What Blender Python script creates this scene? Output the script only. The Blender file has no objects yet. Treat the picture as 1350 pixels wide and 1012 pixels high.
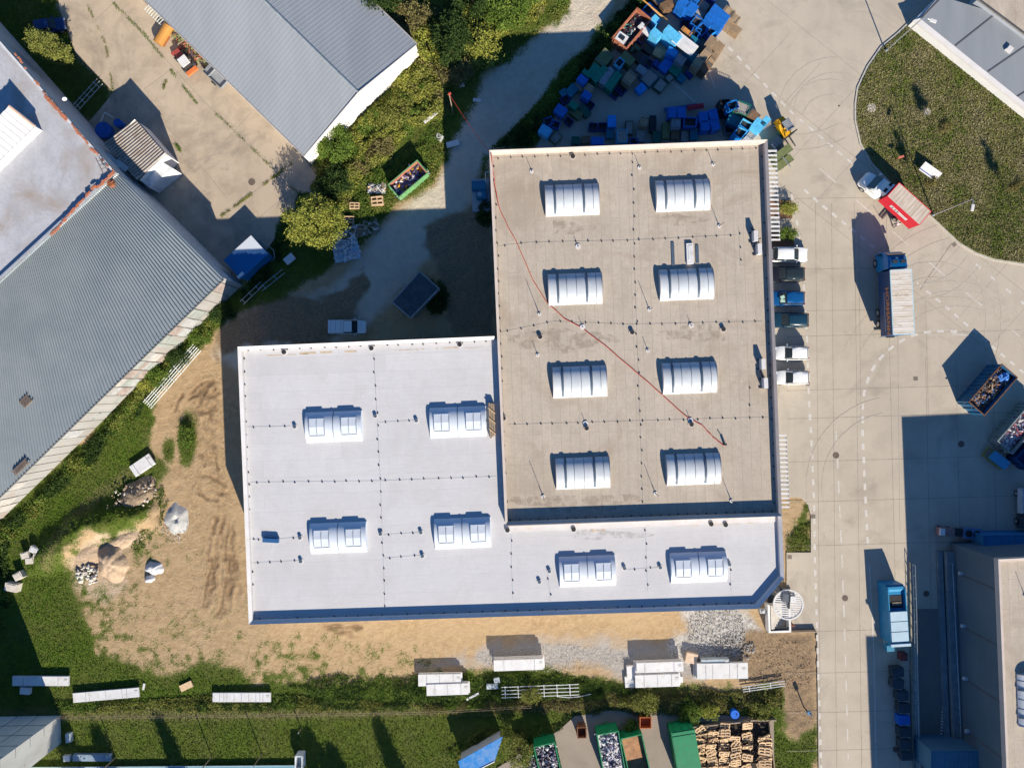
import bpy, math, random
import numpy as np
from mathutils import Vector, Matrix
random.seed(7); RNG = np.random.default_rng(7)
SC = bpy.context.scene; COL = SC.collection
R = math.radians
# ---------------------------------------------------------------- camera, sky, sun, exposure
CAMH = 90.0; FPX = 963.0                      # flying height and focal length (in pixels of a 1350 px wide photo)
cam = bpy.data.objects.new('camera', bpy.data.cameras.new('camera')); COL.objects.link(cam)
cam.location = (0, 0, CAMH); cam.rotation_euler = (0, 0, 0)
cam.data.sensor_width = 36; cam.data.lens = FPX/1350*36; cam.data.clip_end = 3000; cam.data.clip_start = 1
SC.camera = cam
ELEV = R(28.5); SUNH = Vector((.359, -.933)).normalized()
wd = bpy.data.worlds.new("World"); SC.world = wd; wd.use_nodes = True
_s = wd.node_tree.nodes.new('ShaderNodeTexSky'); _s.sky_type = 'NISHITA'; _s.sun_disc = False
_s.sun_elevation = ELEV; _s.sun_rotation = math.atan2(SUNH.x, SUNH.y)
_s.air_density = 1.0; _s.dust_density = .3; _s.ozone_density = 1.6
_t = wd.node_tree.nodes.new('ShaderNodeMix'); _t.data_type = 'RGBA'; _t.blend_type = 'MULTIPLY'; _t.inputs[0].default_value = 1
_t.inputs[7].default_value = (.42, .86, 1.34, 1)                 # clear deep-blue autumn sky
wd.node_tree.links.new(_s.outputs[0], _t.inputs[6]); wd.node_tree.links.new(_t.outputs[2], wd.node_tree.nodes['Background'].inputs[0])
wd.node_tree.nodes['Background'].inputs[1].default_value = 0.055
sl = bpy.data.lights.new('sun', 'SUN'); sl.energy = 4.6; sl.angle = R(.5); sl.color = (1, .915, .765)
sun = bpy.data.objects.new('sun', sl); COL.objects.link(sun)
sun.rotation_euler = Vector((-SUNH.x*math.cos(ELEV), -SUNH.y*math.cos(ELEV), -math.sin(ELEV))).to_track_quat('-Z', 'Y').to_euler()
sun.location = (60, -150, 120)
SC.view_settings.view_transform = 'Standard'; SC.view_settings.look = 'None'
SC.view_settings.exposure = 0.86; SC.view_settings.gamma = 1
SC.render.resolution_x = 1024; SC.render.resolution_y = 767

def W(px, py, z=0.):                          # photo pixel at height z -> metres
    k = (CAMH-z)/FPX
    return ((px-675)*k, (506-py)*k)
def WP(pts, z=0.): return [W(x, y, z) for x, y in pts]
def lerp(a, b, t): return a+(b-a)*t

# ---------------------------------------------------------------- materials
class NT:
    def __init__(s, name):
        s.m = bpy.data.materials.new(name); s.m.use_nodes = True; s.t = s.m.node_tree
        s.b = s.t.nodes['Principled BSDF']; s.pos = s.t.nodes.new('ShaderNodeNewGeometry').outputs['Position']
    def n(s, ty, ins={}, **kw):
        nd = s.t.nodes.new(ty)
        for k, v in kw.items(): setattr(nd, k, v)
        for k, v in ins.items():
            if isinstance(v, bpy.types.NodeSocket): s.t.links.new(v, nd.inputs[k])
            else: nd.inputs[k].default_value = v
        return nd
    def noise(s, sc, det=3, rough=.6, vec=None, dist=0):
        return s.n('ShaderNodeTexNoise', {'Vector': vec or s.pos, 'Scale': sc, 'Detail': det, 'Roughness': rough, 'Distortion': dist}).outputs['Fac']
    def map(s, scale=(1, 1, 1), rot=(0, 0, 0), vec=None, loc=(0, 0, 0)):
        return s.n('ShaderNodeMapping', {'Vector': vec or s.pos, 'Scale': scale, 'Rotation': rot, 'Location': loc}).outputs[0]
    def rng(s, v, a, b, c=0., d=1.):
        return s.n('ShaderNodeMapRange', {0: v, 1: a, 2: b, 3: c, 4: d}).outputs[0]
    def math(s, op, a, b=0., c=0.): return s.n('ShaderNodeMath', {0: a, 1: b, 2: c}, operation=op).outputs[0]
    def mix(s, f, a, b):
        f4 = lambda c: c if isinstance(c, bpy.types.NodeSocket) else (c[0], c[1], c[2], 1)
        return s.n('ShaderNodeMix', {0: f, 6: f4(a), 7: f4(b)}, data_type='RGBA').outputs[2]
    def attr(s, nm): return s.n('ShaderNodeAttribute', attribute_name=nm).outputs['Fac']
    def done(s, col, rough=.85, bump=None, bs=.3, bd=.05, metal=0., spec=.3):
        if isinstance(col, bpy.types.NodeSocket): s.t.links.new(col, s.b.inputs['Base Color'])
        else: s.b.inputs['Base Color'].default_value = (*col, 1)
        s.b.inputs['Roughness'].default_value = rough; s.b.inputs['Metallic'].default_value = metal
        s.b.inputs['Specular IOR Level'].default_value = spec
        if bump is not None:
            bn = s.n('ShaderNodeBump', {'Height': bump, 'Strength': bs, 'Distance': bd})
            s.t.links.new(bn.outputs[0], s.b.inputs['Normal'])
        return s.m
def sc3(c, k): return tuple(min(.95, x*k) for x in c)
_mc = {}
def M(name, col, rough=.6, var=.18, scale=1.2, metal=0., dirt=None, damt=.45, spec=.3, bump=.15):
    """general painted / plain surface: base colour, uneven wear, dirt blotches"""
    if name in _mc: return _mc[name]
    t = NT(name)
    c = t.mix(t.rng(t.noise(scale, 4), .3, .7), sc3(col, 1-var), sc3(col, 1+var))
    if dirt:
        c = t.mix(t.rng(t.noise(scale*2.3, 5, .7), .52, .68, 0, damt), c, dirt)
    _mc[name] = t.done(c, rough, t.noise(scale*9, 3), bump, .02, metal, spec)
    return _mc[name]
DIRT = (.12, .09, .06)

def mat_concrete(name, c, seamrot=0., dk=1.):
    t = NT(name)
    big = t.noise(.05, 4, .6); mid = t.noise(.35, 5, .65); fine = t.noise(5, 4, .7)
    v = t.map((1, .06, 1), (0, 0, seamrot)); st = t.noise(.9, 4, .6, v)
    cc = t.mix(t.rng(big, .35, .65), sc3(c, .90), sc3(c, 1.06))
    cc = t.mix(t.rng(mid, .45, .75, 0, min(.9, .45*dk)), cc, sc3(c, .62))
    cc = t.mix(t.rng(st, .5, .72, 0, .22), cc, sc3(c, .72))
    cc = t.mix(t.rng(fine, .3, .75, 0, .22), cc, sc3(c, .6))
    sp = t.noise(.12, 5, .7, None, 1.2)
    cc = t.mix(t.rng(sp, .60-.04*dk, .70, 0, .35*dk), cc, (.21, .175, .14))
    sp2 = t.noise(.9, 6, .75)
    cc = t.mix(t.rng(sp2, .66, .74, 0, .5), cc, (.12, .105, .09))
    return t.done(cc, .88, fine, .25, .03)
CONC = mat_concrete('concrete_pale', (.475, .41, .33))
CONC_W = mat_concrete('concrete_old', (.46, .37, .275), R(40), 2.)
CONC_D = mat_concrete('yard_paving', (.30, .25, .205))
JOINT = M('joint_sealant', (.26, .225, .185), .9, .3, 2)
PAINT = M('road_paint', (.55, .51, .46), .7, .1, 3, dirt=(.38, .34, .29), damt=.85)
KERB = M('kerb_stone', (.46, .42, .36), .9, .12, 2)

def mat_membrane(name, c, rot, seam, row=1.05, dirty=(.30, .22, .15), damt=.5, mort=.35, lng=9.):
    t = NT(name)
    v = t.map((1, 1, 1), (0, 0, rot))
    br = t.n('ShaderNodeTexBrick', {'Vector': v, 'Color1': (*sc3(c, 1.02), 1), 'Color2': (*sc3(c, .95), 1), 'Mortar': (*seam, 1), 'Scale': 1,
             'Mortar Size': .016, 'Mortar Smooth': .6, 'Brick Width': lng, 'Row Height': row, 'Bias': 0.}, offset=.37, offset_frequency=2)
    cc = t.mix(t.rng(br.outputs['Fac'], 0, 1, 0, mort), br.outputs['Color'], seam)
    v2 = t.map((1, .12, 1), (0, 0, 0)); fine = t.noise(2.5, 5, .7, t.map((.25, 2.2, 1)))
    cc = t.mix(t.rng(fine, .38, .75, 0, .32), cc, sc3(c, .7))
    cc = t.mix(t.rng(t.noise(.16, 5, .65, None, .8), .5, .74, 0, damt), cc, dirty)
    cc = t.mix(t.rng(t.noise(.05, 3), .35, .65, 0, .25), cc, sc3(c, .85))
    cc = t.mix(t.rng(t.noise(4.2, 4, .8), .5, .72, 0, min(.6, damt*.8)), cc, sc3(c, .62))
    cc = t.mix(t.rng(t.noise(.45, 6, .75, t.map((1, .55, 1))), .46, .72, 0, damt*.75), cc, sc3(c, .66))
    cc = t.mix(t.rng(t.noise(.7, 5, .7, t.map((1, .5, 1), loc=(5, 5, 0))), .56, .72, 0, damt*.5), cc, sc3(c, 1.22))
    return t.done(cc, .9, fine, .12, .02)
ROOF_T = mat_membrane('beige_roofing', (.47, .40, .325), R(88), (.20, .16, .13), 1.05, (.28, .21, .15), .75, .85)
ROOF_L = mat_membrane('white_roofing', (.565, .55, .555), R(-2), (.42, .42, .44), 1.9, (.42, .385, .345), .30, .3, 14)
ROOF_FL = mat_membrane('grey_roofing', (.44, .44, .47), R(40), (.30, .29, .29), 2.4, (.30, .23, .17), .95, .5, 12)
FLASH = M('white_flashing', (.60, .575, .57), .6, .06, .5, dirt=(.50, .36, .22), damt=.3)
FLASH_T = M('pale_flashing', (.47, .40, .36), .7, .08, .5, dirt=(.36, .27, .2), damt=.3)
WALLW = M('white_wall', (.72, .70, .67), .8, .06, .6, dirt=(.5, .44, .36), damt=.3)
WALLG = M('grey_cladding', (.42, .44, .47), .5, .05, .5, metal=.2)
RUST = M('rusty_steel', (.26, .09, .04), .8, .35, 1.5, dirt=(.08, .04, .03))
BRICK = M('red_brick', (.42, .15, .08), .9, .25, 3, dirt=(.2, .12, .09))
STEEL = M('galvanised_steel', (.50, .53, .54), .4, .12, 2, .7)
DARK = M('black_rubber', (.022, .022, .024), .7, .2, 3)
BLACKP = M('black_plastic', (.03, .035, .04), .5, .2, 2)
GLASS = M('dark_glass', (.02, .03, .035), .08, .1, 1, 0, spec=.6, bump=0)
WOOD = M('raw_wood', (.60, .42, .25), .8, .22, 3.5, dirt=(.28, .20, .13), damt=.4)
WOOD_G = M('weathered_wood', (.30, .23, .16), .85, .25, 3, dirt=(.15, .11, .08))
WHITE = M('white_panel', (.62, .61, .61), .5, .07, .8, dirt=(.42, .37, .30), damt=.5)

# ---------------------------------------------------------------- mesh builder
def _link(o, parent, sub):
    COL.objects.link(o)
    if parent is not None: o.parent = parent
class MB:
    def __init__(s): s.v = []; s.f = []; s.mi = []
    def add(s, vs, fs, mi=0):
        b = len(s.v); s.v += [tuple(v) for v in vs]
        s.f += [tuple(b+i for i in f) for f in fs]; s.mi += [mi]*len(fs); return s
    def box(s, c, d, rz=0., mi=0, M4=None, taper=1.):
        x, y, z = d[0]/2, d[1]/2, d[2]/2; ca, sa = math.cos(rz), math.sin(rz)
        vs = []
        for k, (i, j) in [(-1, p) for p in ((-1, -1), (1, -1), (1, 1), (-1, 1))]+[(1, p) for p in ((-1, -1), (1, -1), (1, 1), (-1, 1))]:
            t = taper if k > 0 else 1
            p = (i*x*t, j*y*t); q = Vector((c[0]+p[0]*ca-p[1]*sa, c[1]+p[0]*sa+p[1]*ca, c[2]+k*z))
            vs.append(M4 @ q if M4 else q)
        return s.add(vs, [(3, 2, 1, 0), (4, 5, 6, 7), (0, 1, 5, 4), (1, 2, 6, 5), (2, 3, 7, 6), (3, 0, 4, 7)], mi)
    def prism(s, poly, z0, z1, mi=0, caps=True, mtop=None):
        a = sum(poly[i][0]*poly[(i+1) % len(poly)][1]-poly[(i+1) % len(poly)][0]*poly[i][1] for i in range(len(poly)))
        if a < 0: poly = poly[::-1]
        n = len(poly); g = (lambda z, i: z[i] if isinstance(z, (list, tuple)) else z)
        vs = [(p[0], p[1], g(z0, i)) for i, p in enumerate(poly)]+[(p[0], p[1], g(z1, i)) for i, p in enumerate(poly)]
        s.add(vs, [(i, (i+1) % n, n+(i+1) % n, n+i) for i in range(n)], mi)
        if caps:
            s.add(vs[n:], [tuple(range(n))], mi if mtop is None else mtop)
            s.add(vs[:n], [tuple(range(n))[::-1]], mi)
        return s
    def tube(s, p, q, r, n=6, mi=0, r2=None, caps=True):
        p = Vector(p); q = Vector(q); d = (q-p)
        if d.length < 1e-6: return s
        d.normalize(); a = d.orthogonal().normalized(); b = d.cross(a); r2 = r if r2 is None else r2
        vs = [p+(a*math.cos(2*math.pi*i/n)+b*math.sin(2*math.pi*i/n))*r for i in range(n)]
        vs += [q+(a*math.cos(2*math.pi*i/n)+b*math.sin(2*math.pi*i/n))*r2 for i in range(n)]
        fs = [(i, (i+1) % n, n+(i+1) % n, n+i) for i in range(n)]
        if caps: fs += [tuple(range(n))[::-1], tuple(range(n, 2*n))]
        return s.add(vs, fs, mi)
    def path(s, pts, r, n=6, mi=0):
        for a, b in zip(pts, pts[1:]): s.tube(a, b, r, n, mi)
        return s
    def cyl(s, x, y, z0, z1, r, n=16, mi=0, r2=None): return s.tube((x, y, z0), (x, y, z1), r, n, mi, r2)
    def loft(s, rings, mi=0, cap=True):
        n = len(rings[0]); vs = [p for r in rings for p in r]; fs = []
        for k in range(len(rings)-1):
            for i in range(n): fs.append((k*n+i, k*n+(i+1) % n, (k+1)*n+(i+1) % n, (k+1)*n+i))
        if cap: fs += [tuple(range(n))[::-1], tuple((len(rings)-1)*n+i for i in range(n))]
        return s.add(vs, fs, mi)
    def chunk(s, c, r, mi=0, flat=.7, rnd=random):
        vs = []
        for d in ((1, 0, 0), (-1, 0, 0), (0, 1, 0), (0, -1, 0), (0, 0, 1), (0, 0, -1)):
            k = rnd.uniform(.65, 1.25)*r; a = rnd.uniform(-.5, .5)
            x, y = d[0]*math.cos(a)-d[1]*math.sin(a), d[0]*math.sin(a)+d[1]*math.cos(a)
            vs.append((c[0]+x*k+rnd.uniform(-.2, .2)*r, c[1]+y*k+rnd.uniform(-.2, .2)*r, c[2]+d[2]*k*flat))
        return s.add(vs, [(0, 2, 4), (2, 1, 4), (1, 3, 4), (3, 0, 4), (2, 0, 5), (1, 2, 5), (3, 1, 5), (0, 3, 5)], mi)
    def build(s, name, mats, parent=None, world=False, smooth=None, label=None):
        me = bpy.data.meshes.new(name); vs = s.v
        if world and parent is not None:
            o = parent.location; vs = [(x-o.x, y-o.y, z-o.z) for x, y, z in vs]
        me.from_pydata(vs, [], s.f)
        if not isinstance(mats, (list, tuple)): mats = [mats]
        for m in mats: me.materials.append(m)
        if len(mats) > 1: me.polygons.foreach_set('material_index', s.mi)
        if smooth:
            me.polygons.foreach_set('use_smooth', [True]*len(me.polygons)); me.update()
            me.set_sharp_from_angle(angle=R(smooth))
        me.update()
        ob = bpy.data.objects.new(name, me); _link(ob, parent, 0)
        if label: ob['label'] = label
        return ob
def thing(name, label, cat, loc=(0, 0, 0), rz=0., group=None):
    o = bpy.data.objects.new(name, None); COL.objects.link(o); o.empty_display_size = .3
    o.location = loc if len(loc) == 3 else (*loc, 0); o.rotation_euler = (0, 0, rz)
    o['label'] = label; o['category'] = cat
    if group: o['group'] = group
    return o
def tag(o, label, cat, group=None, kind=None):
    o['label'] = label; o['category'] = cat
    if group: o['group'] = group
    if kind: o['kind'] = kind
    return o
def struct(o): o['kind'] = 'structure'; return o
def dup(root, loc, rz=0., label=None, group=None, scale=None, rot=None):
    r = root.copy(); COL.objects.link(r); r.location = loc; r.rotation_euler = rot or (0, 0, rz)
    if scale: r.scale = scale
    if label: r['label'] = label
    if group: r['group'] = group
    for ch in list(root.children):
        c = ch.copy(); COL.objects.link(c); c.parent = r
        for g in ch.children:
            d = g.copy(); COL.objects.link(d); d.parent = c
    return r
def bulk(name, verts, faces, mats, k=3, mi=None, parent=None, smooth=False):
    me = bpy.data.meshes.new(name); n = len(faces)
    me.vertices.add(len(verts)); me.vertices.foreach_set('co', np.asarray(verts, np.float32).ravel())
    me.loops.add(n*k); me.loops.foreach_set('vertex_index', np.asarray(faces, np.int32).ravel())
    me.polygons.add(n); me.polygons.foreach_set('loop_start', np.arange(0, n*k, k, dtype=np.int32))
    for m in (mats if isinstance(mats, (list, tuple)) else [mats]): me.materials.append(m)
    if mi is not None: me.polygons.foreach_set('material_index', np.asarray(mi, np.int32))
    if smooth: me.polygons.foreach_set('use_smooth', np.ones(n, bool))
    me.update(calc_edges=True); me.validate()
    o = bpy.data.objects.new(name, me); _link(o, parent, 0); return o
_ones = ['', 'first', 'second', 'third', 'fourth', 'fifth', 'sixth', 'seventh', 'eighth', 'ninth', 'tenth', 'eleventh', 'twelfth', 'thirteenth',
         'fourteenth', 'fifteenth', 'sixteenth', 'seventeenth', 'eighteenth', 'nineteenth', 'twentieth']
_tens = {20: 'twenty', 30: 'thirty', 40: 'forty', 50: 'fifty'}
def nth(i):
    if i <= 20: return _ones[i]
    return _tens[i//10*10]+('-'+_ones[i % 10] if i % 10 else 'th') if i % 10 else _tens[i//10*10][:-1]+'ieth'

# ---------------------------------------------------------------- 2-D helpers
def sdist(X, Y, poly):                        # signed distance (positive inside), numpy
    d2 = np.full(X.shape, 1e18); ins = np.zeros(X.shape, bool); n = len(poly)
    for i in range(n):
        ax, ay = poly[i]; bx, by = poly[(i+1) % n]; ex, ey = bx-ax, by-ay
        t = np.clip(((X-ax)*ex+(Y-ay)*ey)/(ex*ex+ey*ey+1e-12), 0, 1)
        d2 = np.minimum(d2, (X-ax-t*ex)**2+(Y-ay-t*ey)**2)
        c = ((ay > Y) != (by > Y)) & (X < (bx-ax)*(Y-ay)/((by-ay) if by != ay else 1e-9)+ax)
        ins ^= c
    return np.where(ins, 1, -1)*np.sqrt(d2)
_vg = {}
def vnoise(X, Y, s, seed=0):                  # smooth value noise
    if seed not in _vg: _vg[seed] = np.random.default_rng(seed).random((256, 256))
    g = _vg[seed]; x = X/s+500; y = Y/s+500
    i = np.floor(x).astype(int); j = np.floor(y).astype(int); u = x-i; v = y-j; u = u*u*(3-2*u); v = v*v*(3-2*v)
    G = lambda a, b: g[a % 256, b % 256]
    return (G(i, j)*(1-u)+G(i+1, j)*u)*(1-v)+(G(i, j+1)*(1-u)+G(i+1, j+1)*u)*v
def fbm(X, Y, s, seed=0): return .5*vnoise(X, Y, s, seed)+.3*vnoise(X, Y, s/2.1, seed+1)+.2*vnoise(X, Y, s/4.3, seed+2)
def offset(poly, d):                          # inward offset of a closed polygon
    n = len(poly); a = sum(poly[i][0]*poly[(i+1) % n][1]-poly[(i+1) % n][0]*poly[i][1] for i in range(n)); s = 1 if a > 0 else -1
    out = []
    for i in range(n):
        p0, p1, p2 = Vector(poly[i-1]), Vector(poly[i]), Vector(poly[(i+1) % n])
        e1 = (p1-p0).normalized(); e2 = (p2-p1).normalized(); n1 = Vector((-e1.y, e1.x))*s; n2 = Vector((-e2.y, e2.x))*s
        b = (n1+n2).normalized(); out.append(tuple(p1+b*d/max(.3, b.dot(n1))))
    return out
def ribbon(mb, p, q, w, z, mi=0):
    p = Vector(p); q = Vector(q); d = (q-p).normalized(); n = Vector((-d.y, d.x))*w/2
    mb.add([(*(p-n), z), (*(q-n), z), (*(q+n), z), (*(p+n), z)], [(0, 1, 2, 3)], mi)

# ================================================================ GROUND
GR_W = [(-300, 1300), (-300, 640), (0, 680), (190, 497), (262, 425), (300, 375), (330, 380), (345, 372), (300, 415), (262, 462), (235, 485), (205, 530), (197, 590), (222, 620),
        (205, 650), (190, 700), (150, 715), (128, 700), (92, 740), (98, 775), (140, 800), (150, 850), (215, 885), (262, 872), (335, 885), (395, 866), (430, 888), (500, 892),
        (560, 884), (645, 884), (730, 882), (800, 893), (832, 903), (905, 905), (1000, 908), (1033, 905), (1034, 962), (1052, 975), (1079, 950), (1079, 1300)]
GR_N = [(300, 415), (350, 330), (380, 300), (400, 270), (418, 230), (405, 208), (551, 70), (470, -60), (760, -60), (745, 15), (700, 52), (640, 100), (602, 165), (590, 212), (572, 245), (530, 270), (500, 300), (460, 345), (400, 372), (345, 392)]
GR_H = [(835, -60), (880, -60), (868, 10), (812, 62), (740, 130), (704, 200), (640, 205), (640, 262), (628, 262), (636, 215), (668, 190), (700, 150), (745, 88), (775, 60), (798, 28), (825, 0)]
GR_NW = [(-200, -200), (58, -200), (78, 10), (100, 70), (150, 120), (140, 145), (120, 160), (0, 60)]
GR_KI = [(640, 270), (652, 270), (652, 442), (640, 442)]
GR_P = [(1068, 655), (1037, 700), (1037, 727), (1068, 727)]
ROAD = [(835, -60), (760, -60), (745, 15), (700, 52), (640, 100), (602, 165), (590, 212), (572, 245), (530, 270), (500, 300), (440, 375), (370, 400), (300, 425), (280, 470), (330, 500), (480, 440), (560, 345), (600, 300), (625, 262), (636, 215), (668, 190), (700, 150), (745, 88), (775, 60), (798, 28)]
GRAVEL2 = [(560, 880), (600, 868), (700, 850), (780, 845), (860, 850), (930, 860), (925, 890), (830, 900), (780, 880), (640, 878)]
RUBBLE = [(905, 806), (985, 802), (1000, 835), (970, 868), (900, 872), (880, 850), (915, 835)]
BROWN = [(980, 835), (1075, 832), (1078, 955), (1052, 975), (1034, 960), (1034, 905), (990, 900), (975, 870)]
MUD = [(560, 300), (640, 262), (652, 280), (652, 440), (600, 440), (585, 400), (575, 350)]
MUD2 = [(285, 440), (330, 410), (400, 392), (450, 378), (480, 350), (500, 372), (460, 440), (420, 450), (320, 458), (285, 480)]
CLAY = [(90, 735), (130, 700), (185, 690), (192, 712), (160, 730), (165, 770), (140, 800), (98, 775)]
RUT1 = [(250, 505), (290, 500), (292, 560), (300, 625), (310, 690), (285, 660), (262, 600), (255, 560)]
RUT2 = [(268, 690), (318, 700), (325, 790), (300, 815), (285, 810), (272, 760)]
TRACKS = [[(252, 518.6), (257, 513.5), (268.6, 504.5), (279, 503)], [(250, 524), (258, 522), (263, 518.6), (272, 509.6), (279.5, 504)], [(259.6, 541), (262, 527.6), (268.6, 518.6), (272, 513)], [(268.6, 541), (271, 527.6), (276, 518.6), (281, 512)],
 [(270, 538), (277.6, 536.5), (283, 534.6)], [(258, 543.6), (272, 543), (283, 538.5)], [(275, 522.4), (286.5, 518.6)], [(258, 548), (256, 570), (261, 592), (268, 612)], [(276, 545), (277, 570), (283, 600), (287, 620)], [(262, 628), (272.5, 629), (285, 631.7), (296, 640)], [(277, 645), (290, 651), (302, 648)], [(262, 634), (259.6, 650), (272.5, 657), (288, 659)],
 [(288, 665), (281.5, 691), (277.6, 711), (272.5, 737)], [(295.6, 670), (290.5, 693), (288, 737)], [(306, 693), (303, 737)], [(299, 690), (296, 737)], [(278.7, 730), (274.5, 772), (266, 797)], [(284, 730), (281, 772), (272, 800)], [(301, 730), (299.6, 766), (292.6, 794), (284, 811)], [(307, 730), (305, 766), (298, 796), (290, 813)], [(312, 738), (306.6, 772)], [(428, 829), (451, 827.5), (474, 826)], [(442, 833), (468, 837)], [(425, 825), (450, 824)],
 [(232, 560), (226, 545), (240, 520)]]
def make_ground():
    st = .21
    xs = np.concatenate([[-1500, -700, -300, -150, -95], np.arange(-70, 70.01, st), [95, 150, 300, 700, 1500]])
    ys = np.concatenate([[-1500, -700, -300, -150, -85], np.arange(-53, 53.01, st), [85, 150, 300, 700, 1500]])
    X, Y = np.meshgrid(xs, ys); nx, ny = len(xs), len(ys)
    jag = (fbm(X, Y, 3.5, 3)-.5)*2.6+(fbm(X, Y, .9, 9)-.5)*1.0
    A = {}
    def sd(p): return sdist(X, Y, WP(p))
    gw, gn, gh, gnw, gp = sd(GR_W), sd(GR_N), sd(GR_H), sd(GR_NW), sd(GR_P)
    patch = (fbm(X, Y, 2.6, 31)-.5)
    soft = sdist(X, Y, WP([(95, 720), (330, 690), (330, 900), (560, 900), (560, 860), (430, 830), (210, 880), (120, 860)]))   # thin trodden grass
    fade = np.clip((soft+2)/3, 0, 1)
    tuft = (fbm(X, Y, .8, 77)-.55)*3.2
    g = np.maximum.reduce([gw+jag, gn+jag*.9, gh+jag*.8, gnw+jag*.6, gp+jag])
    bl = np.exp(-(((X-W(245, 0)[0])/1.2)**2+((Y-W(0, 578)[1])/3.2)**2)); bl = np.maximum(bl, .75*np.exp(-(((X-W(222, 0)[0])/1.)**2+((Y-W(0, 592)[1])/2)**2)))
    g = np.maximum(g, (bl-.35)*3+jag*.5)
    gs = np.clip(gw*.075, -1.1, .9)+tuft*.62-.02; kf = np.clip((soft+3.5)/4.5, 0, 1); kf = kf*kf*(3-2*kf); g = g*(1-kf)+gs*kf
    g = np.where((np.abs(X) > 72) | (np.abs(Y) > 55), 2, g)
    A['grass'] = g
    A['road'] = sd(ROAD)+jag*.6
    A['gravel'] = np.maximum(sd(GRAVEL2)+jag*1.2, sd(RUBBLE)+jag)
    A['chalk'] = sd(RUBBLE)+jag
    A['brown'] = np.maximum.reduce([sd(BROWN)+jag*.7, sd(MUD)+jag, sd(MUD2)+jag*1.3])
    A['clay'] = sd(CLAY)+jag*.5
    A['worn'] = np.maximum(np.exp(-(sdist(X, Y, WP([(0, 942), (400, 938), (560, 934), (700, 926), (1000, 915), (1000, 917), (700, 928), (560, 936), (400, 940), (0, 944)])))**2*1.2), 0)
    # mown wheel track up the west verge
    trk = WP([(62, 745), (75, 712), (95, 680), (130, 650), (165, 625), (200, 600), (202, 603), (168, 628), (133, 653), (98, 683), (78, 715), (65, 748)])
    A['worn'] = np.maximum(A['worn'], .8*np.exp(-(sdist(X, Y, trk))**2*1.6)*(g > 0))
    Z = (fbm(X, Y, 6, 5)-.5)*.10
    inner = np.minimum(g, 1)
    Z += np.clip(g, 0, 2)*.03*(fbm(X, Y, .7, 12)-.3)
    dirtm = np.clip(-g, 0, 1)
    r1 = np.clip(sd(RUT1)/1.0, 0, 1); r2 = np.clip(sd(RUT2)/1.0, 0, 1)
    ph = X*6.2+np.sin(Y*.55)*2.2+fbm(X, Y, 3, 21)*6
    Z += r2*np.sin(ph)*.06*(.4+vnoise(X, Y, 1.6, 40))
    ph1 = (X*.8+Y*.75)*3.6+fbm(X, Y, 4, 22)*9
    Z += r1*np.sin(ph1)*.06*(.3+vnoise(X, Y, 1.3, 41))
    Z += dirtm*(fbm(X, Y, .9, 44)-.5)*.07
    dt = np.full(X.shape, 9.); q = TRACKS
    for tr_ in q:
        P_ = WP(tr_)
        for (ax, ay), (bx, by) in zip(P_, P_[1:]):
            wx, wy = X+(vnoise(X, Y, .8, 61)-.5)*.5, Y+(vnoise(X, Y, .8, 62)-.5)*.5
            ex, ey = bx-ax, by-ay; tt = np.clip(((wx-ax)*ex+(wy-ay)*ey)/(ex*ex+ey*ey), 0, 1); dt = np.minimum(dt, np.hypot(wx-ax-tt*ex, wy-ay-tt*ey))
    tk = np.clip(fbm(X, Y, 1.3, 66)*2.6-.55, 0, 1)
    Z += (-.11*np.exp(-(dt/.17)**2)+.055*np.exp(-((dt-.38)/.16)**2))*tk
    A['track'] = np.exp(-(dt/.26)**2)*tk
    A['rut'] = np.maximum(r1, r2)
    Z += np.clip(A['brown'], 0, 1)*(fbm(X, Y, .8, 45)-.3)*.25
    # spoil bank curving round the west heap
    bank = np.exp(-((np.hypot((X-W(190, 0)[0])/1.25, Y-W(0, 790)[1])-10.5)/1.7)**2)*np.clip((W(215, 0)[0]-X)/3, 0, 1)*np.clip((Y-W(0, 760)[1])/3, 0, 1)
    Z += bank*1.5*(.6+.8*fbm(X, Y, 1.8, 50))
    Z = Z-.12
    flat = np.maximum.reduce([sdist(X, Y, WP(p)) for p in (YARD_E, YARD_W, YARD_S)])
    Z = np.where(flat > -.3, np.minimum(Z, -.06), Z)
    verts = np.stack([X.ravel(), Y.ravel(), Z.ravel()], 1)
    idx = np.arange(nx*ny).reshape(ny, nx)
    F = np.stack([idx[:-1, :-1], idx[:-1, 1:], idx[1:, 1:], idx[1:, :-1]], -1).reshape(-1, 4)
    t = NT('open_ground')
    f1 = t.noise(1.3, 6, .7); f2 = t.noise(6, 5, .75); f3 = t.noise(.22, 4); f4 = t.noise(18, 3)
    j = t.math('MULTIPLY_ADD', f2, 1.6, -.8)
    def mask(nm, w=.35, jj=1.): return t.rng(t.math('MULTIPLY_ADD', j, jj, t.attr(nm)), -w, w)
    sand = t.mix(t.rng(f1, .32, .68), (.34, .225, .12), (.49, .35, .205))
    sand = t.mix(t.rng(f3, .4, .62, 0, .8), sand, (.44, .31, .18))
    sand = t.mix(t.rng(f4, .5, .75, 0, .4), sand, (.26, .19, .12))
    sand = t.mix(t.math('MULTIPLY', t.rng(t.noise(2.2, 5, .7, t.map((1.6, .5, 1))), .48, .6), t.rng(t.attr('rut'), 0, 1, 0, .4)), sand, (.24, .155, .085))
    sand = t.mix(t.math('MULTIPLY', t.attr('track'), t.rng(f2, .25, .6, .45, .95)), sand, (.15, .09, .05))
    sand = t.mix(t.rng(t.noise(.6, 6, .75, None, 1.), .54, .68, 0, .38), sand, (.26, .165, .09))
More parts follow.
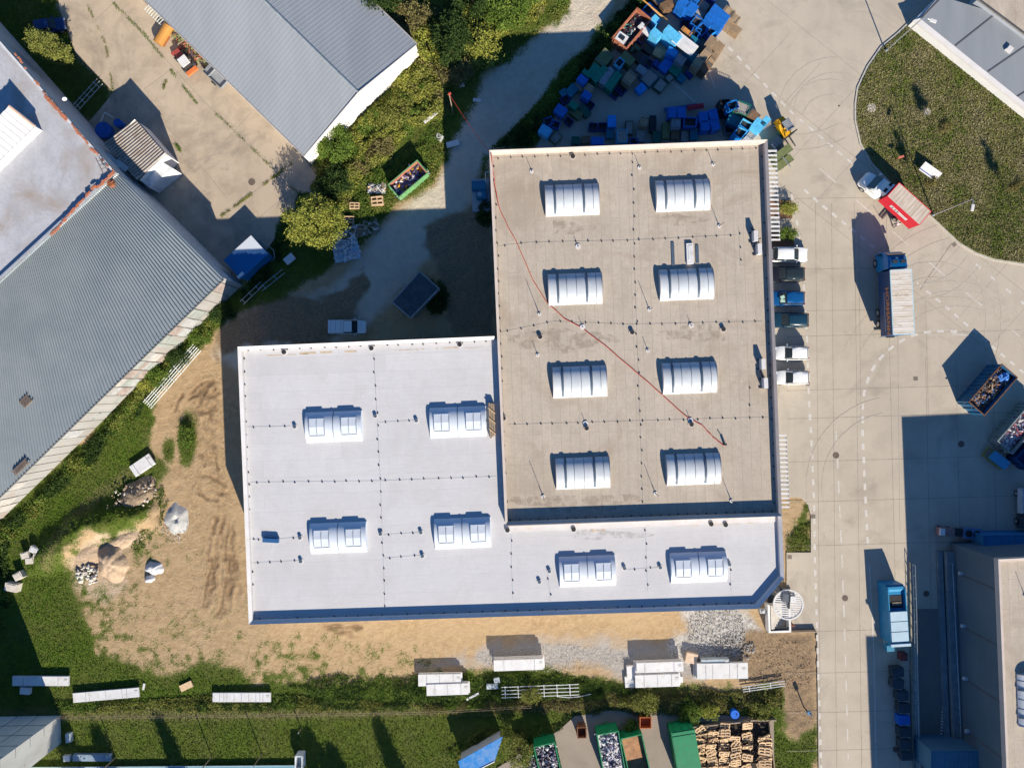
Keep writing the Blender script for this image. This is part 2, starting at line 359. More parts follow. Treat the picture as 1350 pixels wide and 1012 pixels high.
    road = t.mix(t.rng(f1, .35, .65), (.50, .435, .35), (.60, .515, .40)); road = t.mix(t.rng(f3, .5, .62, 0, .5), road, (.46, .375, .28))
    road = t.mix(t.rng(f4, .5, .75, 0, .35), road, (.38, .325, .26))
    grav = t.mix(t.rng(f4, .35, .62), (.22, .2, .185), (.48, .44, .40))
    chalk = t.mix(t.rng(t.noise(4, 4, .7), .4, .6), (.26, .24, .22), (.56, .53, .49))
    brown = t.mix(t.rng(f2, .35, .68), (.17, .115, .07), (.37, .265, .165))
    clay = t.mix(t.rng(f1, .35, .65), (.40, .30, .20), (.52, .39, .27))
    gr = t.mix(t.rng(f1, .35, .65), (.05, .082, .010), (.09, .13, .018)); gr = t.mix(t.rng(f2, .5, .75, 0, .5), gr, (.15, .15, .05))
    gr = t.mix(t.rng(f3, .42, .6, 0, .35), gr, (.12, .11, .04))
    c = t.mix(mask('road', .5), sand, road); c = t.mix(mask('gravel', .8), c, grav); c = t.mix(mask('chalk', .6), c, chalk)
    c = t.mix(mask('brown', .4), c, brown); c = t.mix(mask('clay', .4), c, clay)
    c = t.mix(t.math('MULTIPLY', mask('grass', .3, 1.9), t.rng(f1, .2, .45, .85, 1)), c, gr)
    c = t.mix(t.math('MULTIPLY', t.rng(t.attr('worn'), .2, .9, 0, .7), t.rng(f2, .3, .6)), c, (.22, .17, .09))
    h = t.math('ADD', f2, t.math('MULTIPLY', f1, 2.))
    m = t.done(c, .95, h, .7, .10, spec=.1)
    o = bulk('ground', verts, F, m, 4, smooth=True); struct(o)
    for k, v in A.items():
        a = o.data.attributes.new(k, 'FLOAT', 'POINT'); a.data.foreach_set('value', v.ravel().astype(np.float32))
    return X, Y, Z, g
YARD_E = [(842, -400), (862, -20), (870, 8), (815, 62), (742, 130), (706, 196), (720, 260), (980, 300), (990, 640), (1035, 655), (1056, 656), (1065, 665), (1069, 680), (1069, 728), (1037, 728), (1037, 790), (1015, 795), (1012, 833), (1077, 833), (1079, 1000), (1085, 1500), (2600, 1500), (2600, -400)]
YARD_W = [(70, -300), (170, -300), (470, 30), (385, 195), (400, 205), (422, 240), (418, 262), (380, 290), (340, 345), (300, 385), (150, 300), (110, 170), (150, 122), (100, 70), (78, 10)]
YARD_S = [(645, 1300), (655, 1012), (690, 990), (737, 962), (757, 944), (800, 936), (882, 938), (1020, 946), (1024, 1300)]
GX, GY, GZ, GG = make_ground()
def gz(x, y):
    i = np.clip(np.searchsorted(GX[0], x), 0, GX.shape[1]-1); j = np.clip(np.searchsorted(GY[:, 0], y), 0, GX.shape[0]-1)
    return GZ[j, i]
def sheet(name, px, z, mat, th=.06):
    return struct(MB().prism(WP(px), z-th, z, 0).build(name, mat))
sheet('concrete_yard', YARD_E, .02, CONC, .14)
sheet('old_concrete_yard', YARD_W, .02, CONC_W, .14)
sheet('skip_yard_paving', YARD_S, .02, CONC_D, .14)
# slab joints
mj = MB()
def jl(pts, w=.05):
    p = WP(pts)
    for a, b in zip(p, p[1:]): ribbon(mj, a, b, w, .024)
for x0, x1 in ((1077, 1082), (1098, 1103), (1128, 1136), (1170, 1186), (1222, 1232), (1262, 1272), (1310, 1320)): jl([(x0-2, 268 if x0 < 1200 else 470), (x1, 1012)])
for y in (262, 355, 410): jl([(1040, y), (1180, y-2)])
for y0 in (444, 515, 552, 609, 662, 720, 833, 888, 940, 990): jl([(1037, y0), (1345, y0-9)])
jl([(1132, 300), (1135, 560)], .04); jl([(1183, 390), (1186, 700)], .04); jl([(1220, 395), (1224, 550)])
for k in range(-3, 7):                                   # diagonal bays along the lorry road
    jl([(905+k*34, -30-k*30+60), (1400+k*34, 365-k*30+60)], .04) if k in (-2, 0, 2, 5) else None
for t_ in (.05, .16, .27, .39, .5, .62, .74, .86, .97):
    a = (960+t_*390, 95+t_*335); jl([(a[0]-36, a[1]+40), (a[0]+60, a[1]-66)], .035)
jl([(1255, 320), (1213, 381)], .12)
for p in ([(138, -10), (268, 133), (345, 208), (400, 262)], [(190, 118), (225, 92)], [(122, 30), (160, -5)], [(270, 215), (330, 150)], [(292, 285), (385, 215)], [(182, 125), (250, 200), (300, 262)], [(320, 305), (372, 262)]): jl(p, .05)
struct(mj.build('slab_joints', JOINT))
struct(MB().prism(WP([(1208, 802), (1246, 802), (1253, 1300), (1224, 1300)]), -.1, .028).build('loading_ramp', mat_concrete('ramp_asphalt', (.19, .175, .16))))
# painted markings
mp = MB()
def dashes(pts, on, off, w, z=.03, start=0):
    p = [Vector(q) for q in WP(pts)]; seg = []; acc = 0
    tot = sum((b-a).length for a, b in zip(p, p[1:]))
    def at(s):
        for a, b in zip(p, p[1:]):
            L = (b-a).length
            if s <= L: return a.lerp(b, s/L)
            s -= L
        return p[-1]
    s = start
    while s < tot:
        ribbon(mp, at(s), at(min(s+on, tot)), w*random.uniform(.85, 1.1), z); s += on+off
dashes([(1043, 256), (1052, 300), (1057, 345), (1061, 400), (1064, 450), (1066, 520), (1070, 590), (1073, 660), (1074, 730), (1077, 830), (1080, 930), (1083, 1030)], .75, .85, .3)
dashes([(1102, 568), (1106, 650), (1110, 740), (1114, 850), (1118, 1000)], 1.55, 1.5, .16)
dashes([(1262, 437), (1240, 436), (1218, 438), (1200, 443), (1183, 452), (1168, 464), (1155, 478), (1146, 494), (1140, 512), (1137, 535), (1137, 570), (1140, 640), (1144, 720)], .85, .8, .34)
dashes([(1146, 745), (1152, 860), (1155, 1020)], 3, .15, .16)
dashes([(1060, 250), (1078, 266), (1120, 300), (1205, 370), (1243, 401), (1300, 450), (1400, 533)], .75, .75, .3)
dashes([(960, 62), (1041, 146), (1125, 217)], .8, .75, .28); dashes([(1286, 348), (1346, 397), (1420, 460)], .8, 1.6, .3)
dashes([(1080, 222), (1123, 259), (1196, 322), (1250, 367), (1300, 407), (1400, 490)], 2.7, 3.2, .12)
for p in ([(886, 108), (916, 135)], [(933, 88), (943, 118)], [(1255, 440), (1278, 442)]): ribbon(mp, *WP(p), .15, .03)
struct(mp.build('painted_markings', PAINT))
mt_ = MB(); rt_ = random.Random(5); _tz = [.0305]
def tyre(cx, cy, rad, a0, a1, w=.22, gap=1.9):
    for rr in (rad, rad+gap):
        p = [(W(cx, cy)[0]+rr*math.cos(R(a)), W(cx, cy)[1]+rr*math.sin(R(a))) for a in np.arange(a0, a1, 2.)]
        _tz[0] += .0004; L_ = []
        for i_, u in enumerate(p):
            d_ = (Vector(p[min(i_+1, len(p)-1)])-Vector(p[max(i_-1, 0)])).normalized(); n_ = Vector((-d_.y, d_.x))*w*rt_.uniform(.12, .5)
            L_ += [(u[0]-n_.x, u[1]-n_.y, _tz[0]), (u[0]+n_.x, u[1]+n_.y, _tz[0])]
        mt_.add(L_, [(2*i_, 2*i_+1, 2*i_+3, 2*i_+2) for i_ in range(len(p)-1)])
for a in ((1250, 520, 12, 60, 160), (1262, 500, 9, 20, 140), (1210, 300, 7, 200, 330), (1100, 150, 5, -30, 200), (1092, 160, 3.2, 0, 170), (1150, 420, 14, -40, 40), (1050, 60, 11, 200, 300), (1290, 470, 15, 80, 150), (1230, 430, 6, 10, 120), (1180, 640, 9, 100, 200), (1170, 560, 14, 150, 215)): tyre(*a)
struct(mt_.build('tyre_marks', M('tyre_smear', (.43, .375, .305), .9, .12, 3)))
# lawn island with kerb
LAWN = [(1203, 24), (1182, 44), (1160, 62), (1142, 88), (1129, 116), (1126, 138), (1126, 160), (1133, 191), (1148, 217), (1170, 240), (1200, 266), (1227, 288), (1263, 322), (1285, 335), (1310, 344), (1350, 350), (1500, 350), (1900, 350), (1900, 400), (2000, -100), (1560, 320), (1350, 152), (1270, 83)]
LAWN = LAWN[:16]+[(1600, 350), (1500, 272), (1350, 152), (1270, 83)]
KW = WP(LAWN)
struct(MB().prism(KW, -.1, .13).build('kerb', KERB))
tl = NT('dry_lawn'); a1 = tl.noise(.5, 5, .7); a2 = tl.noise(4.5, 5, .75); a3 = tl.noise(.12, 3); a4 = tl.noise(14, 3)
cl = tl.mix(tl.rng(a2, .36, .64), (.10, .105, .035), (.27, .225, .12)); cl = tl.mix(tl.rng(a3, .35, .6, 0, .5), cl, (.085, .10, .03))
cl = tl.mix(tl.rng(a4, .5, .7, 0, .5), cl, (.035, .045, .014)); cl = tl.mix(tl.rng(a1, .55, .7, 0, .5), cl, (.22, .18, .10))
MLAWN = tl.done(cl, .95, a2, .9, .12, spec=.1)
struct(MB().prism(offset(KW, .22), .05, .17).build('lawn', MLAWN))
MANHOLE = M('manhole_iron', (.13, .095, .075), .8, .2, 4)
# ================================================================ BUILDINGS
def lin(p, q, t): return (p[0]+(q[0]-p[0])*t, p[1]+(q[1]-p[1])*t)
def ctr(pts): return (sum(p[0] for p in pts)/len(pts), sum(p[1] for p in pts)/len(pts))
def parapet(mb, outer, z0, z1, th, edges=None, mi=0, drop=.06):
    inner = offset(outer, th); n = len(outer)
    for i in (edges if edges is not None else range(n)):
        j = (i+1) % n; a, b, c, d = outer[i], outer[j], inner[j], inner[i]
        mb.add([(*a, z1), (*b, z1), (*c, z1-drop), (*d, z1-drop), (*a, z0), (*b, z0), (*c, z0), (*d, z0)],
               [(0, 1, 2, 3), (0, 4, 5, 1), (3, 2, 6, 7), (0, 3, 7, 4), (1, 5, 6, 2)], mi)
    return mb
BANG = R(2.2)
POLY = M('milky_polycarbonate', (.58, .62, .68), .35, .05, .6, dirt=(.5, .48, .44), damt=.2, spec=.4)
POLY_T = M('aged_polycarbonate', (.50, .525, .55), .45, .1, .5, dirt=(.40, .37, .32), damt=.35, spec=.3)
BARM = M('dark_glazing_bar', (.07, .10, .14), .5, .1, 2)
VFR = M('grey_vent_frame', (.30, .33, .38), .5)
def vault(parent, cx, cy, z, L, Wd, rise, kind):
    """barrel roof light; returns part with sub-parts. local frame centred on the kerb"""
    curb = .16 if kind == 'tall' else .14
    def yz(a, off=0.):                         # a from -1 (south) to 1 (north)
        th = a*R(62); rr = (Wd/2)/math.sin(R(62)); f = rise/(rr*(1-math.cos(R(62))))
        return (rr*math.sin(th)+off*math.sin(th), curb+(rr*(math.cos(th)-math.cos(R(62))))*f+off*math.cos(th))
    root = MB(); n = 18
    root.box((0, 0, curb/2), (L, Wd, curb))
    arc = [yz(-1+2*k/n) for k in range(n+1)]
    vs = [(x, a, b) for x in (-L/2+.05, L/2-.05) for a, b in arc]
    root.add(vs, [(k, n+1+k, n+2+k, k+1) for k in range(n)])
    root.add([(-L/2+.05, a, b) for a, b in arc], [tuple(range(n+1))]); root.add([(L/2-.05, a, b) for a, b in arc], [tuple(range(n+1))[::-1]])
    o = root.build('skylight', POLY_T if kind == 'tall' else POLY, parent, smooth=40); o.location = (cx-parent.location.x, cy-parent.location.y, z-parent.location.z); o.rotation_euler = (0, 0, BANG)
    def strip(x0, x1, off, a0=-1, a1=1, name='glazing_bar', mat=BARM):
        b = MB(); m = 14
        for k in range(m):
            p, q = yz(lerp(a0, a1, k/m), off), yz(lerp(a0, a1, (k+1)/m), off); p0, q0 = yz(lerp(a0, a1, k/m), -.02), yz(lerp(a0, a1, (k+1)/m), -.02)
            b.add([(x0, *p), (x1, *p), (x1, *q), (x0, *q), (x0, *p0), (x1, *p0), (x1, *q0), (x0, *q0)], [(0, 1, 2, 3), (0, 3, 7, 4), (1, 5, 6, 2)])
            if k == 0: b.add([(x0, *p), (x1, *p), (x1, *p0), (x0, *p0)], [(0, 3, 2, 1)])
            if k == m-1: b.add([(x0, *q), (x1, *q), (x1, *q0), (x0, *q0)], [(0, 1, 2, 3)])
        return b.build(name, mat, o)
    if kind == 'tall':
        for x in (-.32*L, .21*L): strip(x-.11, x+.11, .09, -.80, .98)
        for x in (-.16*L, .02*L, .38*L): strip(x-.018, x+.018, .03)
        strip(-L/2, -L/2+.07, .05, name='end_trim', mat=FLASH_T); strip(L/2-.07, L/2, .05, name='end_trim', mat=FLASH_T)
    else:
        strip(-.025, .025, .04)
        for x in (-.28*L, .28*L):
            b = MB(); w, a0, a1 = .135*L, -.42, .46
            p, q = yz(a0, .08), yz(a1, .16); p0, q0 = yz(a0, -.05), yz(a1, -.05); pm = yz(.02, .10); pm0 = yz(.02, -.05)
            for (u, v, u0, v0) in ((p, pm, p0, pm0), (pm, q, pm0, q0)):
                b.add([(x-w, *u), (x+w, *u), (x+w, *v), (x-w, *v), (x-w, *u0), (x+w, *u0), (x+w, *v0), (x-w, *v0)], [(0, 1, 2, 3), (0, 3, 7, 4), (1, 5, 6, 2), (3, 2, 6, 7), (0, 4, 5, 1)])
            b.build('vent_flap', POLY, o)
            for (xa, xb, ya, yb) in ((x-w-.02, x-w+.04, a0, a1), (x+w-.04, x+w+.02, a0, a1), (x-.03, x+.03, a0, a1)):
                strip(xa, xb, .15, ya, yb, 'vent_frame', VFR)
            strip(x-w, x+w, .12, a0-.05, a0-.01, 'vent_frame', VFR)
    return o
def conductor(parent, pts, z, step=1.35, sag=0.):
    """lightning tape on small holder blocks"""
    b = MB(); p = [Vector(q) for q in WP(pts, z)]
    for a, c in zip(p, p[1:]):
        L = (c-a).length; n = max(2, int(L/step)); d = (c-a).normalized()
        b.tube((*a, z+.05), (*c, z+.05), .008, 4, 1)
        for k in range(n):
            q = a.lerp(c, (k+.5)/n)+Vector((random.uniform(-.12, .12), random.uniform(-.06, .06)))
            b.box((q.x, q.y, z+.06), (.15, .15, .12), random.uniform(0, 1.5), 0, taper=.6)
    return b.build('lightning_conductor', [BLACKP, STEEL], parent, True)
def air_rod(parent, px, py, z, h=1.4, foot=.2):
    x, y = W(px, py, z); b = MB()
    b.cyl(x, y, z, z+.1, foot, 10, 1); b.cyl(x, y, z+.1, z+h*.3, .05, 6, 0); b.cyl(x, y, z+.1, z+h, .028, 6, 0)
    return b.build('lightning_rod', [DARK, FLASH], parent, True)
def roof_vent(parent, px, py, z, r=.28, h=.45, name='roof_vent', mats=(FLASH, DARK)):
    x, y = W(px, py, z); b = MB(); b.cyl(x, y, z, z+.06, r*1.35, 14, 0); b.cyl(x, y, z, z+h, r*.55, 12, 1); b.cyl(x, y, z+h, z+h+.06, r, 12, 1)
    return b.build(name, list(mats), parent, True)

# --- tall warehouse, beige roof
TZ, TD = 9.9, 8.95
T = WP([(645, 198), (1012, 184), (1031, 680), (666, 692)], TZ)
tall = thing('warehouse', 'tall square warehouse with flat beige roof and eight barrel skylights', 'warehouse', (*ctr(T), 0))
MB().prism(offset(T, .02), -.1, TD-.02, 0, caps=False).build('wall', M('warehouse_cladding', (.30, .34, .40), .5, .05, .4), tall, True)
Ti = offset(T, .28)
MB().prism(Ti, TD-.1, TD).build('roof', ROOF_T, tall, True)
parapet(MB(), T, TD-.12, TZ, .28, drop=.2).build('parapet', FLASH_T, tall, True)
for px, py in ((754, 264), (899, 258), (758, 381), (904, 375), (764, 503), (908, 498), (768, 623), (913, 618)):
    vault(tall, *W(px, py, TD), TD, 6.0, 3.45, .74, 'tall')
conductor(tall, [(650, 209), (1004, 196)], TD); conductor(tall, [(651, 212), (656, 330), (664, 560), (668, 670)], TD)
conductor(tall, [(834, 205), (836, 330), (842, 500), (848, 670)], TD)
conductor(tall, [(655, 325), (700, 320), (835, 317), (972, 310)], TD); conductor(tall, [(662, 438), (730, 424), (830, 428), (1005, 424)], TD)
conductor(tall, [(670, 560), (840, 555), (1015, 550)], TD); conductor(tall, [(668, 686), (1024, 673)], TD, 1.0); conductor(tall, [(1004, 200), (1010, 330), (1018, 560), (1022, 670)], TD, 1.2)
conductor(tall, [(974, 300), (976, 352)], TD); conductor(tall, [(988, 500), (989, 545)], TD)
for px, py in ((716, 654), (864, 650), (964, 660), (711, 414), (856, 408), (948, 298), (709, 468), (854, 462), (843, 221), (701, 226), (940, 217)):
    air_rod(tall, px, py, TD, random.choice((1.9, 2.3)) if py not in (468, 462, 221, 226, 217) else .9)
for px, py in ((762, 325), (768, 431), (911, 429), (772, 558), (910, 554)): air_rod(tall, px, py, TD, .7, .3)
for px, py in ((712, 444), (833, 438), (953, 434), (773, 564), (911, 559), (755, 207), (664, 551)): roof_vent(tall, px, py, TD, .25, .25, 'roof_drain', (FLASH_T, DARK))
def ac(px, py):
    x, y = W(px, py, TD); b = MB()
    b.box((x, y, TD+.55), (.45, 1.15, .8), BANG); b.box((x-.12, y-.5, TD+.08), (.7, .08, .16), BANG, 1); b.box((x-.12, y+.5, TD+.08), (.7, .08, .16), BANG, 1)
    b.tube((x+.23, y, TD+.55), (x+.27, y, TD+.55), .36, 12, 1)
    b.build('air_conditioner', [FLASH, DARK], tall, True)
for p in ((993, 313), (998, 330), (1003, 480), (1006, 505)): ac(*p)
mb = MB(); 
for pts in ([(990, 301), (996, 304), (1001, 322), (1000, 336)], [(1002, 488), (1006, 498), (1009, 502)], [(997, 316), (1003, 314)]):
    q = [(*W(x, y, TD+.3), TD+.3) for x, y in pts]; mb.path(q, .06, 5)
mb.build('refrigerant_pipe', DARK, tall, True)
for p in ((887, 335), (919, 335)):
    x, y = W(*p, TD); MB().box((x, y, TD+.05), (.34, 2.6 if p[0] == 887 else 2.0, .1), BANG).build('duct_cover', BARM, tall, True)
o = MB().box((0, 0, .14), (.75, 2.3, .28)).box((.05, .1, .30), (.5, 1.6, .05)).build('wrapped_pack', [WHITE]); o.location = (*W(909, 335, TD), TD); o.rotation_euler = (0, 0, BANG)
tag(o, 'long white wrapped pack lying on the beige roof above a skylight', 'pack')
# downpipe hood + awnings on the east wall (slatted canopies)
def canopy(y0, y1, xl, xr, lab):
    z = 7.2; a = W(xl, y0, z); b_ = W(xl+(y1-y0)*.04, y1, z); wx = W(xr, y0, z)[0]-a[0]
    L = a[1]-b_[1]; o = thing('canopy', lab, 'canopy', (a[0], a[1], 0)); m = MB(); n = int(L/.48)
    dx = (b_[0]-a[0])
    for k in range(n+1):
        t = k/n; m.box((dx*t+wx/2, -L*t, z), (wx, .2, .07), 0)
    m.build('slat', WHITE, o)
    m = MB(); m.tube((0, 0, z-.1), (dx, -L, z-.1), .05, 5); m.tube((wx-.04, 0, z-.09), (dx+wx-.04, -L, z-.09), .05, 5)
    for t in (0, .33, .66, 1): m.tube((dx*t+wx-.1, -L*t, z-.1), (dx*t-1., -L*t, z-1.6), .035, 5)
    m.build('bracket', STEEL, o)
canopy(199, 316, 1008, 1024, 'white slatted canopy beside the planted beds on the warehouse east wall')
canopy(574, 668, 1018, 1037, 'white slatted canopy above the bare corner bed, south of the parked cars')

# --- low hall, white roof
LZ, LD = 9.45, 8.72
LP = WP([(313, 457), (652, 443)], LZ)+[(Ti[3][0]+1.5, Ti[0][1]-20), (Ti[3][0]+1.5, Ti[3][1]+1.2), (Ti[2][0]-1., Ti[2][1]+1.2)]+WP([(1031, 678.5), (1034, 762), (1000, 802), (328, 823)], LZ)
low = thing('factory_hall', 'lower factory hall with L-shaped white roof wrapped round the warehouse', 'factory hall', (*ctr(WP([(313, 457), (652, 443), (328, 823)], LZ)), 0))
MB().prism(offset(LP, .02), -.1, LD-.03, 0, caps=False).build('wall', WALLW, low, True)
# wall pieces inside the warehouse are cut away: rebuild as an open run of the outer edges only
o = low.children[0]; bpy.data.objects.remove(o, do_unlink=True)
Lo = offset(LP, .02); m = MB()
for i in (0, 5, 6, 7, 8):
    a, b = Lo[i], Lo[(i+1) % 9]; m.add([(*a, -.1), (*b, -.1), (*b, LD), (*a, LD)], [(0, 1, 2, 3)])
m.build('wall', WALLW, low, True)
Ld = offset(LP, .3)
MB().prism(Ld, LD-.2, LD).build('roof', ROOF_L, low, True)
parapet(MB(), LP, LD-.15, LZ, .34, (0, 5, 6, 7, 8), drop=.24).build('parapet', FLASH, low, True)
# flashing strip and rust-stained upstand along the warehouse
a, b = W(668, 693, LD), W(1028, 680, LD)
m = MB(); d = (Vector(b)-Vector(a)); n = Vector((-d.y, d.x)).normalized()
m.prism([a, b, tuple(Vector(b)-n*.6), tuple(Vector(a)-n*.6)], LD, LD+.12); m.build('upstand', FLASH, low, True)
STAIN = M('rust_streak', (.48, .37, .25), .9, .2, 2)
m = MB()
for x0, x1, y, w in ((352, 412, 468.5, .18), (395, 470, 465.5, .3), (520, 560, 461.5, .14), (575, 606, 459, .3), (612, 636, 458.5, .12), (720, 850, 698, .25), (770, 800, 699.5, .4), (890, 1000, 693, .1)):
    p, q = W(x0, y+(412-x0)*.0, LD), W(x1, y-(x1-x0)*.038, LD); k = 14
    pts = [(lerp(p[0], q[0], t/k), lerp(p[1], q[1], t/k)) for t in range(k+1)]
    for u, v in zip(pts, pts[1:]):
        if random.random() < .75: ribbon(m, u, v, w*random.uniform(.2, .8), LD+.006)
m.build('rust_stain', STAIN, low, True)
for px, py in ((441, 562), (604, 556), (447, 708), (610, 702), (774, 752), (920, 747)):
    vault(low, *W(px, py, LD), LD, 6.3, 3.35, .64, 'low')
for pts in ([(320, 462), (650, 450)], [(321, 465), (334, 812)], [(493, 465), (502, 640), (508, 808)], [(330, 636), (500, 634), (655, 628)], [(326, 563), (384, 562)], [(330, 711), (345, 711)], [(360, 711), (395, 708)], [(500, 557), (548, 554)],
            [(503, 705), (553, 702)], [(505, 736), (555, 732)], [(332, 742), (396, 739)], [(334, 816), (1000, 794)], [(674, 705), (676, 790)], [(851, 690), (854, 780)], [(722, 752), (726, 795)], [(826, 751), (870, 748)], [(963, 742), (964, 780)]): conductor(low, pts, LD)
for px, py in ((389, 562), (495, 548), (549, 554), (396, 708), (502, 703), (555, 701), (557, 732), (397, 739), (724, 752), (711, 766), (823, 748), (870, 747), (961, 743)): roof_vent(low, px, py, LD, .2, .2, 'pipe_cowl', (FLASH, BARM))
for px, py in ((375, 464), (490, 459), (606, 454), (669, 698), (756, 697), (937, 690), (956, 691)): roof_vent(low, px, py, LD, .26, .2, 'roof_drain', (FLASH, DARK))
for px_, py_, rx_, ry_, par_, zz_, cc_ in ((800, 705, 4.5, .5, low, LD, 0), (755, 448, 4.2, 1.2, tall, TD, 1), (915, 440, 3.6, .9, tall, TD, 1), (755, 300, 2.4, .7, tall, TD, 1), (760, 662, 7., .9, tall, TD, 1), (900, 290, 2.4, .6, tall, TD, 1), (690, 448, 1.6, .9, tall, TD, 1)):
    cx_, cy_ = W(px_, py_, zz_); P__ = []
    for k in range(36): a_ = 2*math.pi*k/36; w__ = 1+.25*math.sin(3*a_+px_)+.12*math.sin(7*a_+py_)+random.uniform(-.08, .08); P__.append((cx_+rx_*w__*math.cos(a_), cy_+ry_*w__*math.sin(a_)))
    tm_ = _mc.get('pond%d' % cc_)
    if tm_ is None:
        q_ = NT('dried_puddle_%d' % cc_); bs = (.515, .495, .475) if cc_ == 0 else (.405, .335, .262)
        tm_ = q_.done(q_.mix(q_.rng(q_.noise(1.2, 6, .75), .35, .68), bs, sc3(bs, .82 if cc_ else .9)), .9); _mc['pond%d' % cc_] = tm_
        q_.t.links.new(q_.rng(q_.noise(1.1, 5, .7, None, .6), .45, .62, 0, .45), q_.b.inputs['Alpha'])
    MB().add([(*p__, zz_+.006+.0004*(px_ % 7)) for p__ in P__], [tuple(range(36))]).build('dried_puddle', tm_, par_, True)
# loose things on the roofs
o = thing('plank_stack', 'narrow stack of grey boards with three slanting battens between white-roof skylight and warehouse wall', 'boards', (*W(648, 554, LD), LD), BANG)
m = MB(); [m.box((-.15+.22*k, .05*k, .3), (.19, 3.9-.2*k, .6)) for k in range(3)]; m.build('board', WOOD_G, o)
m = MB(); [m.box((.08, y, .66), (1.0, .1, .1), R(-42)) for y in (1.1, 0, -1.2)]; m.build('batten', WOOD, o)
o = MB().box((0, 0, .2), (1.75, .5, .4)).box((.1, .1, .42), (1.4, .2, .05)).build('tool_box', [M('blue_box', (.03, .10, .24), .4)]); o.location = (*W(358, 711, LD), LD); o.rotation_euler = (0, 0, R(-3))
tag(o, 'long narrow dark blue box near the left edge of the white roof', 'box')
# red cable from the pole in the scrub over the beige roof
pts = [(648, 203, TZ+.05), (652, 245, TD+.2), (660, 280, TD+.05), (682, 322, TD+.05), (703, 370, TD+.05), (722, 400, TD+.05), (745, 420, TD+.05), (770, 434, TD+.05), (800, 457, TD+.05), (835, 487, TD+.05), (873, 520, TD+.05), (905, 549, TD+.05), (925, 560, TD+.05), (940, 576, TD+.05), (954, 587, TD+.05)]
cw = []
for (a, b) in zip(pts, pts[1:]):
    for k in range(4): t = k/4; cw.append((lerp(a[0], b[0], t)+random.uniform(-.7, .7), lerp(a[1], b[1], t), lerp(a[2], b[2], t)))
cw.append(pts[-1]); q = [(*W(x, y, z), z) for x, y, z in cw]
a = Vector((*W(592, 124, 6), 6)); b = Vector(q[0]); air = []
for k in range(17): t = k/16; p = a.lerp(b, t); p.z -= 1.6*4*t*(1-t)*.5; air.append(tuple(p))
m = MB().path(air, .035, 5).path(q, .04, 5)
tag(m.build('cable', M('red_cable', (.42, .04, .03), .6, .1)), 'thin red cable running through the air and diagonally across the beige roof', 'cable')
o = thing('cable_mast', 'slim mast in the scrub that holds the far end of the red cable', 'mast', (a.x, a.y, -.1))
MB().cyl(0, 0, 0, 6.15, .06, 8).build('mast_pole', WOOD_G, o); m = MB(); m.box((0, 0, 6.05), (.35, .08, .08), .4); m.box((.1, 0, 6.2), (.25, .2, .14), .4); m.build('bracket', M('red_tape', (.55, .08, .06)), o)
o = MB().box((0, 0, .3), (.22, .22, .6)).tube((0, 0, .6), (-.3, .35, .75), .05).build('cable_reel', BLACKP); o.location = (*W(955, 585, TD), TD); tag(o, 'small dark cable clamp at the roof end of the red cable', 'clamp')

# --- corrugated sheets helper: surface between two edges with real ribs
def ribbed(mb, A, B, C, D, n, h, mi=0, duty=.5):
    """A->B lower edge, D->C upper edge (3-D points); ribs run from AB to DC"""
    A, B, C, D = map(Vector, (A, B, C, D)); nm = (B-A).cross(D-A).normalized()
    if nm.z < 0: nm = -nm
    vs = []; k = 0
    prof = [(0, 0), (duty*.35, 1), (duty*.65+.12, 1), (duty+.12, 0)]
    for i in range(n):
        for u, w in prof:
            t = (i+u)/n; vs.append(A.lerp(B, t)+nm*h*w); vs.append(D.lerp(C, t)+nm*h*w)
    vs.append(B); vs.append(C); N = len(vs)//2
    mb.add(vs, [(2*i, 2*i+2, 2*i+3, 2*i+1) for i in range(N-1)], mi); return mb
def P3(px, py, z): return (*W(px, py, z), z)
# corrugated hall, west
CORR = NT('blue_grey_sheet')
cc = CORR.mix(CORR.rng(CORR.noise(.25, 4), .35, .65), (.25, .288, .312), (.30, .335, .352)); cc = CORR.mix(CORR.rng(CORR.noise(3, 5, .7), .6, .75, 0, .35), cc, (.33, .37, .39))
CORR = CORR.done(cc, .5, metal=.25)
A_, B_, C_, D_ = P3(-45, 699, 6.0), P3(295, 368, 6.0), P3(156, 229, 6.5), P3(-45, 410, 6.5)
wh = thing('corrugated_hall', 'long hall with blue-grey corrugated roof and pale panelled south-east wall', 'hall', (*W(130, 450, 5), 0))
m = MB(); ribbed(m, A_, B_, C_, D_, 96, .14); m.build('roof', CORR, wh, True)
# walls
gA, gB, gC = A_[:2], B_[:2], C_[:2]
def wallrun(mb, pts, z1s, z0=-.1, mi=0):
    for i in range(len(pts)-1):
        a, b = pts[i], pts[i+1]; mb.add([(*a, z0), (*b, z0), (*b, z1s[i+1]), (*a, z1s[i])], [(0, 1, 2, 3)], mi)
inn = lambda p, q, t: (lerp(p[0], q[0], t), lerp(p[1], q[1], t))
eav = [inn(A_[:2], D_[:2], .012), inn(B_[:2], C_[:2], .012)]
tw = NT('pale_wall_panels'); vv = tw.map((1, 1, 0), (0, 0, R(-44))); w1 = tw.n('ShaderNodeTexWave', {'Vector': vv, 'Scale': .42, 'Distortion': 0.}, wave_profile='SAW').outputs['Fac']
c = tw.mix(tw.rng(tw.noise(.22, 3, .6), .35, .65), (.30, .285, .265), (.36, .35, .335)); c = tw.mix(tw.rng(w1, .93, .96, 0, .75), c, (.22, .18, .16))
c = tw.mix(tw.rng(tw.noise(.55, 4, .7, tw.map((1, 1, .2))), .60, .67, 0, .45), c, (.36, .19, .13)); c = tw.mix(tw.rng(tw.noise(.4, 2, .5, tw.map((1, 1, .1), loc=(9, 4, 0))), .62, .66, 0, .5), c, (.28, .34, .31))
WPAN = tw.done(c, .8)
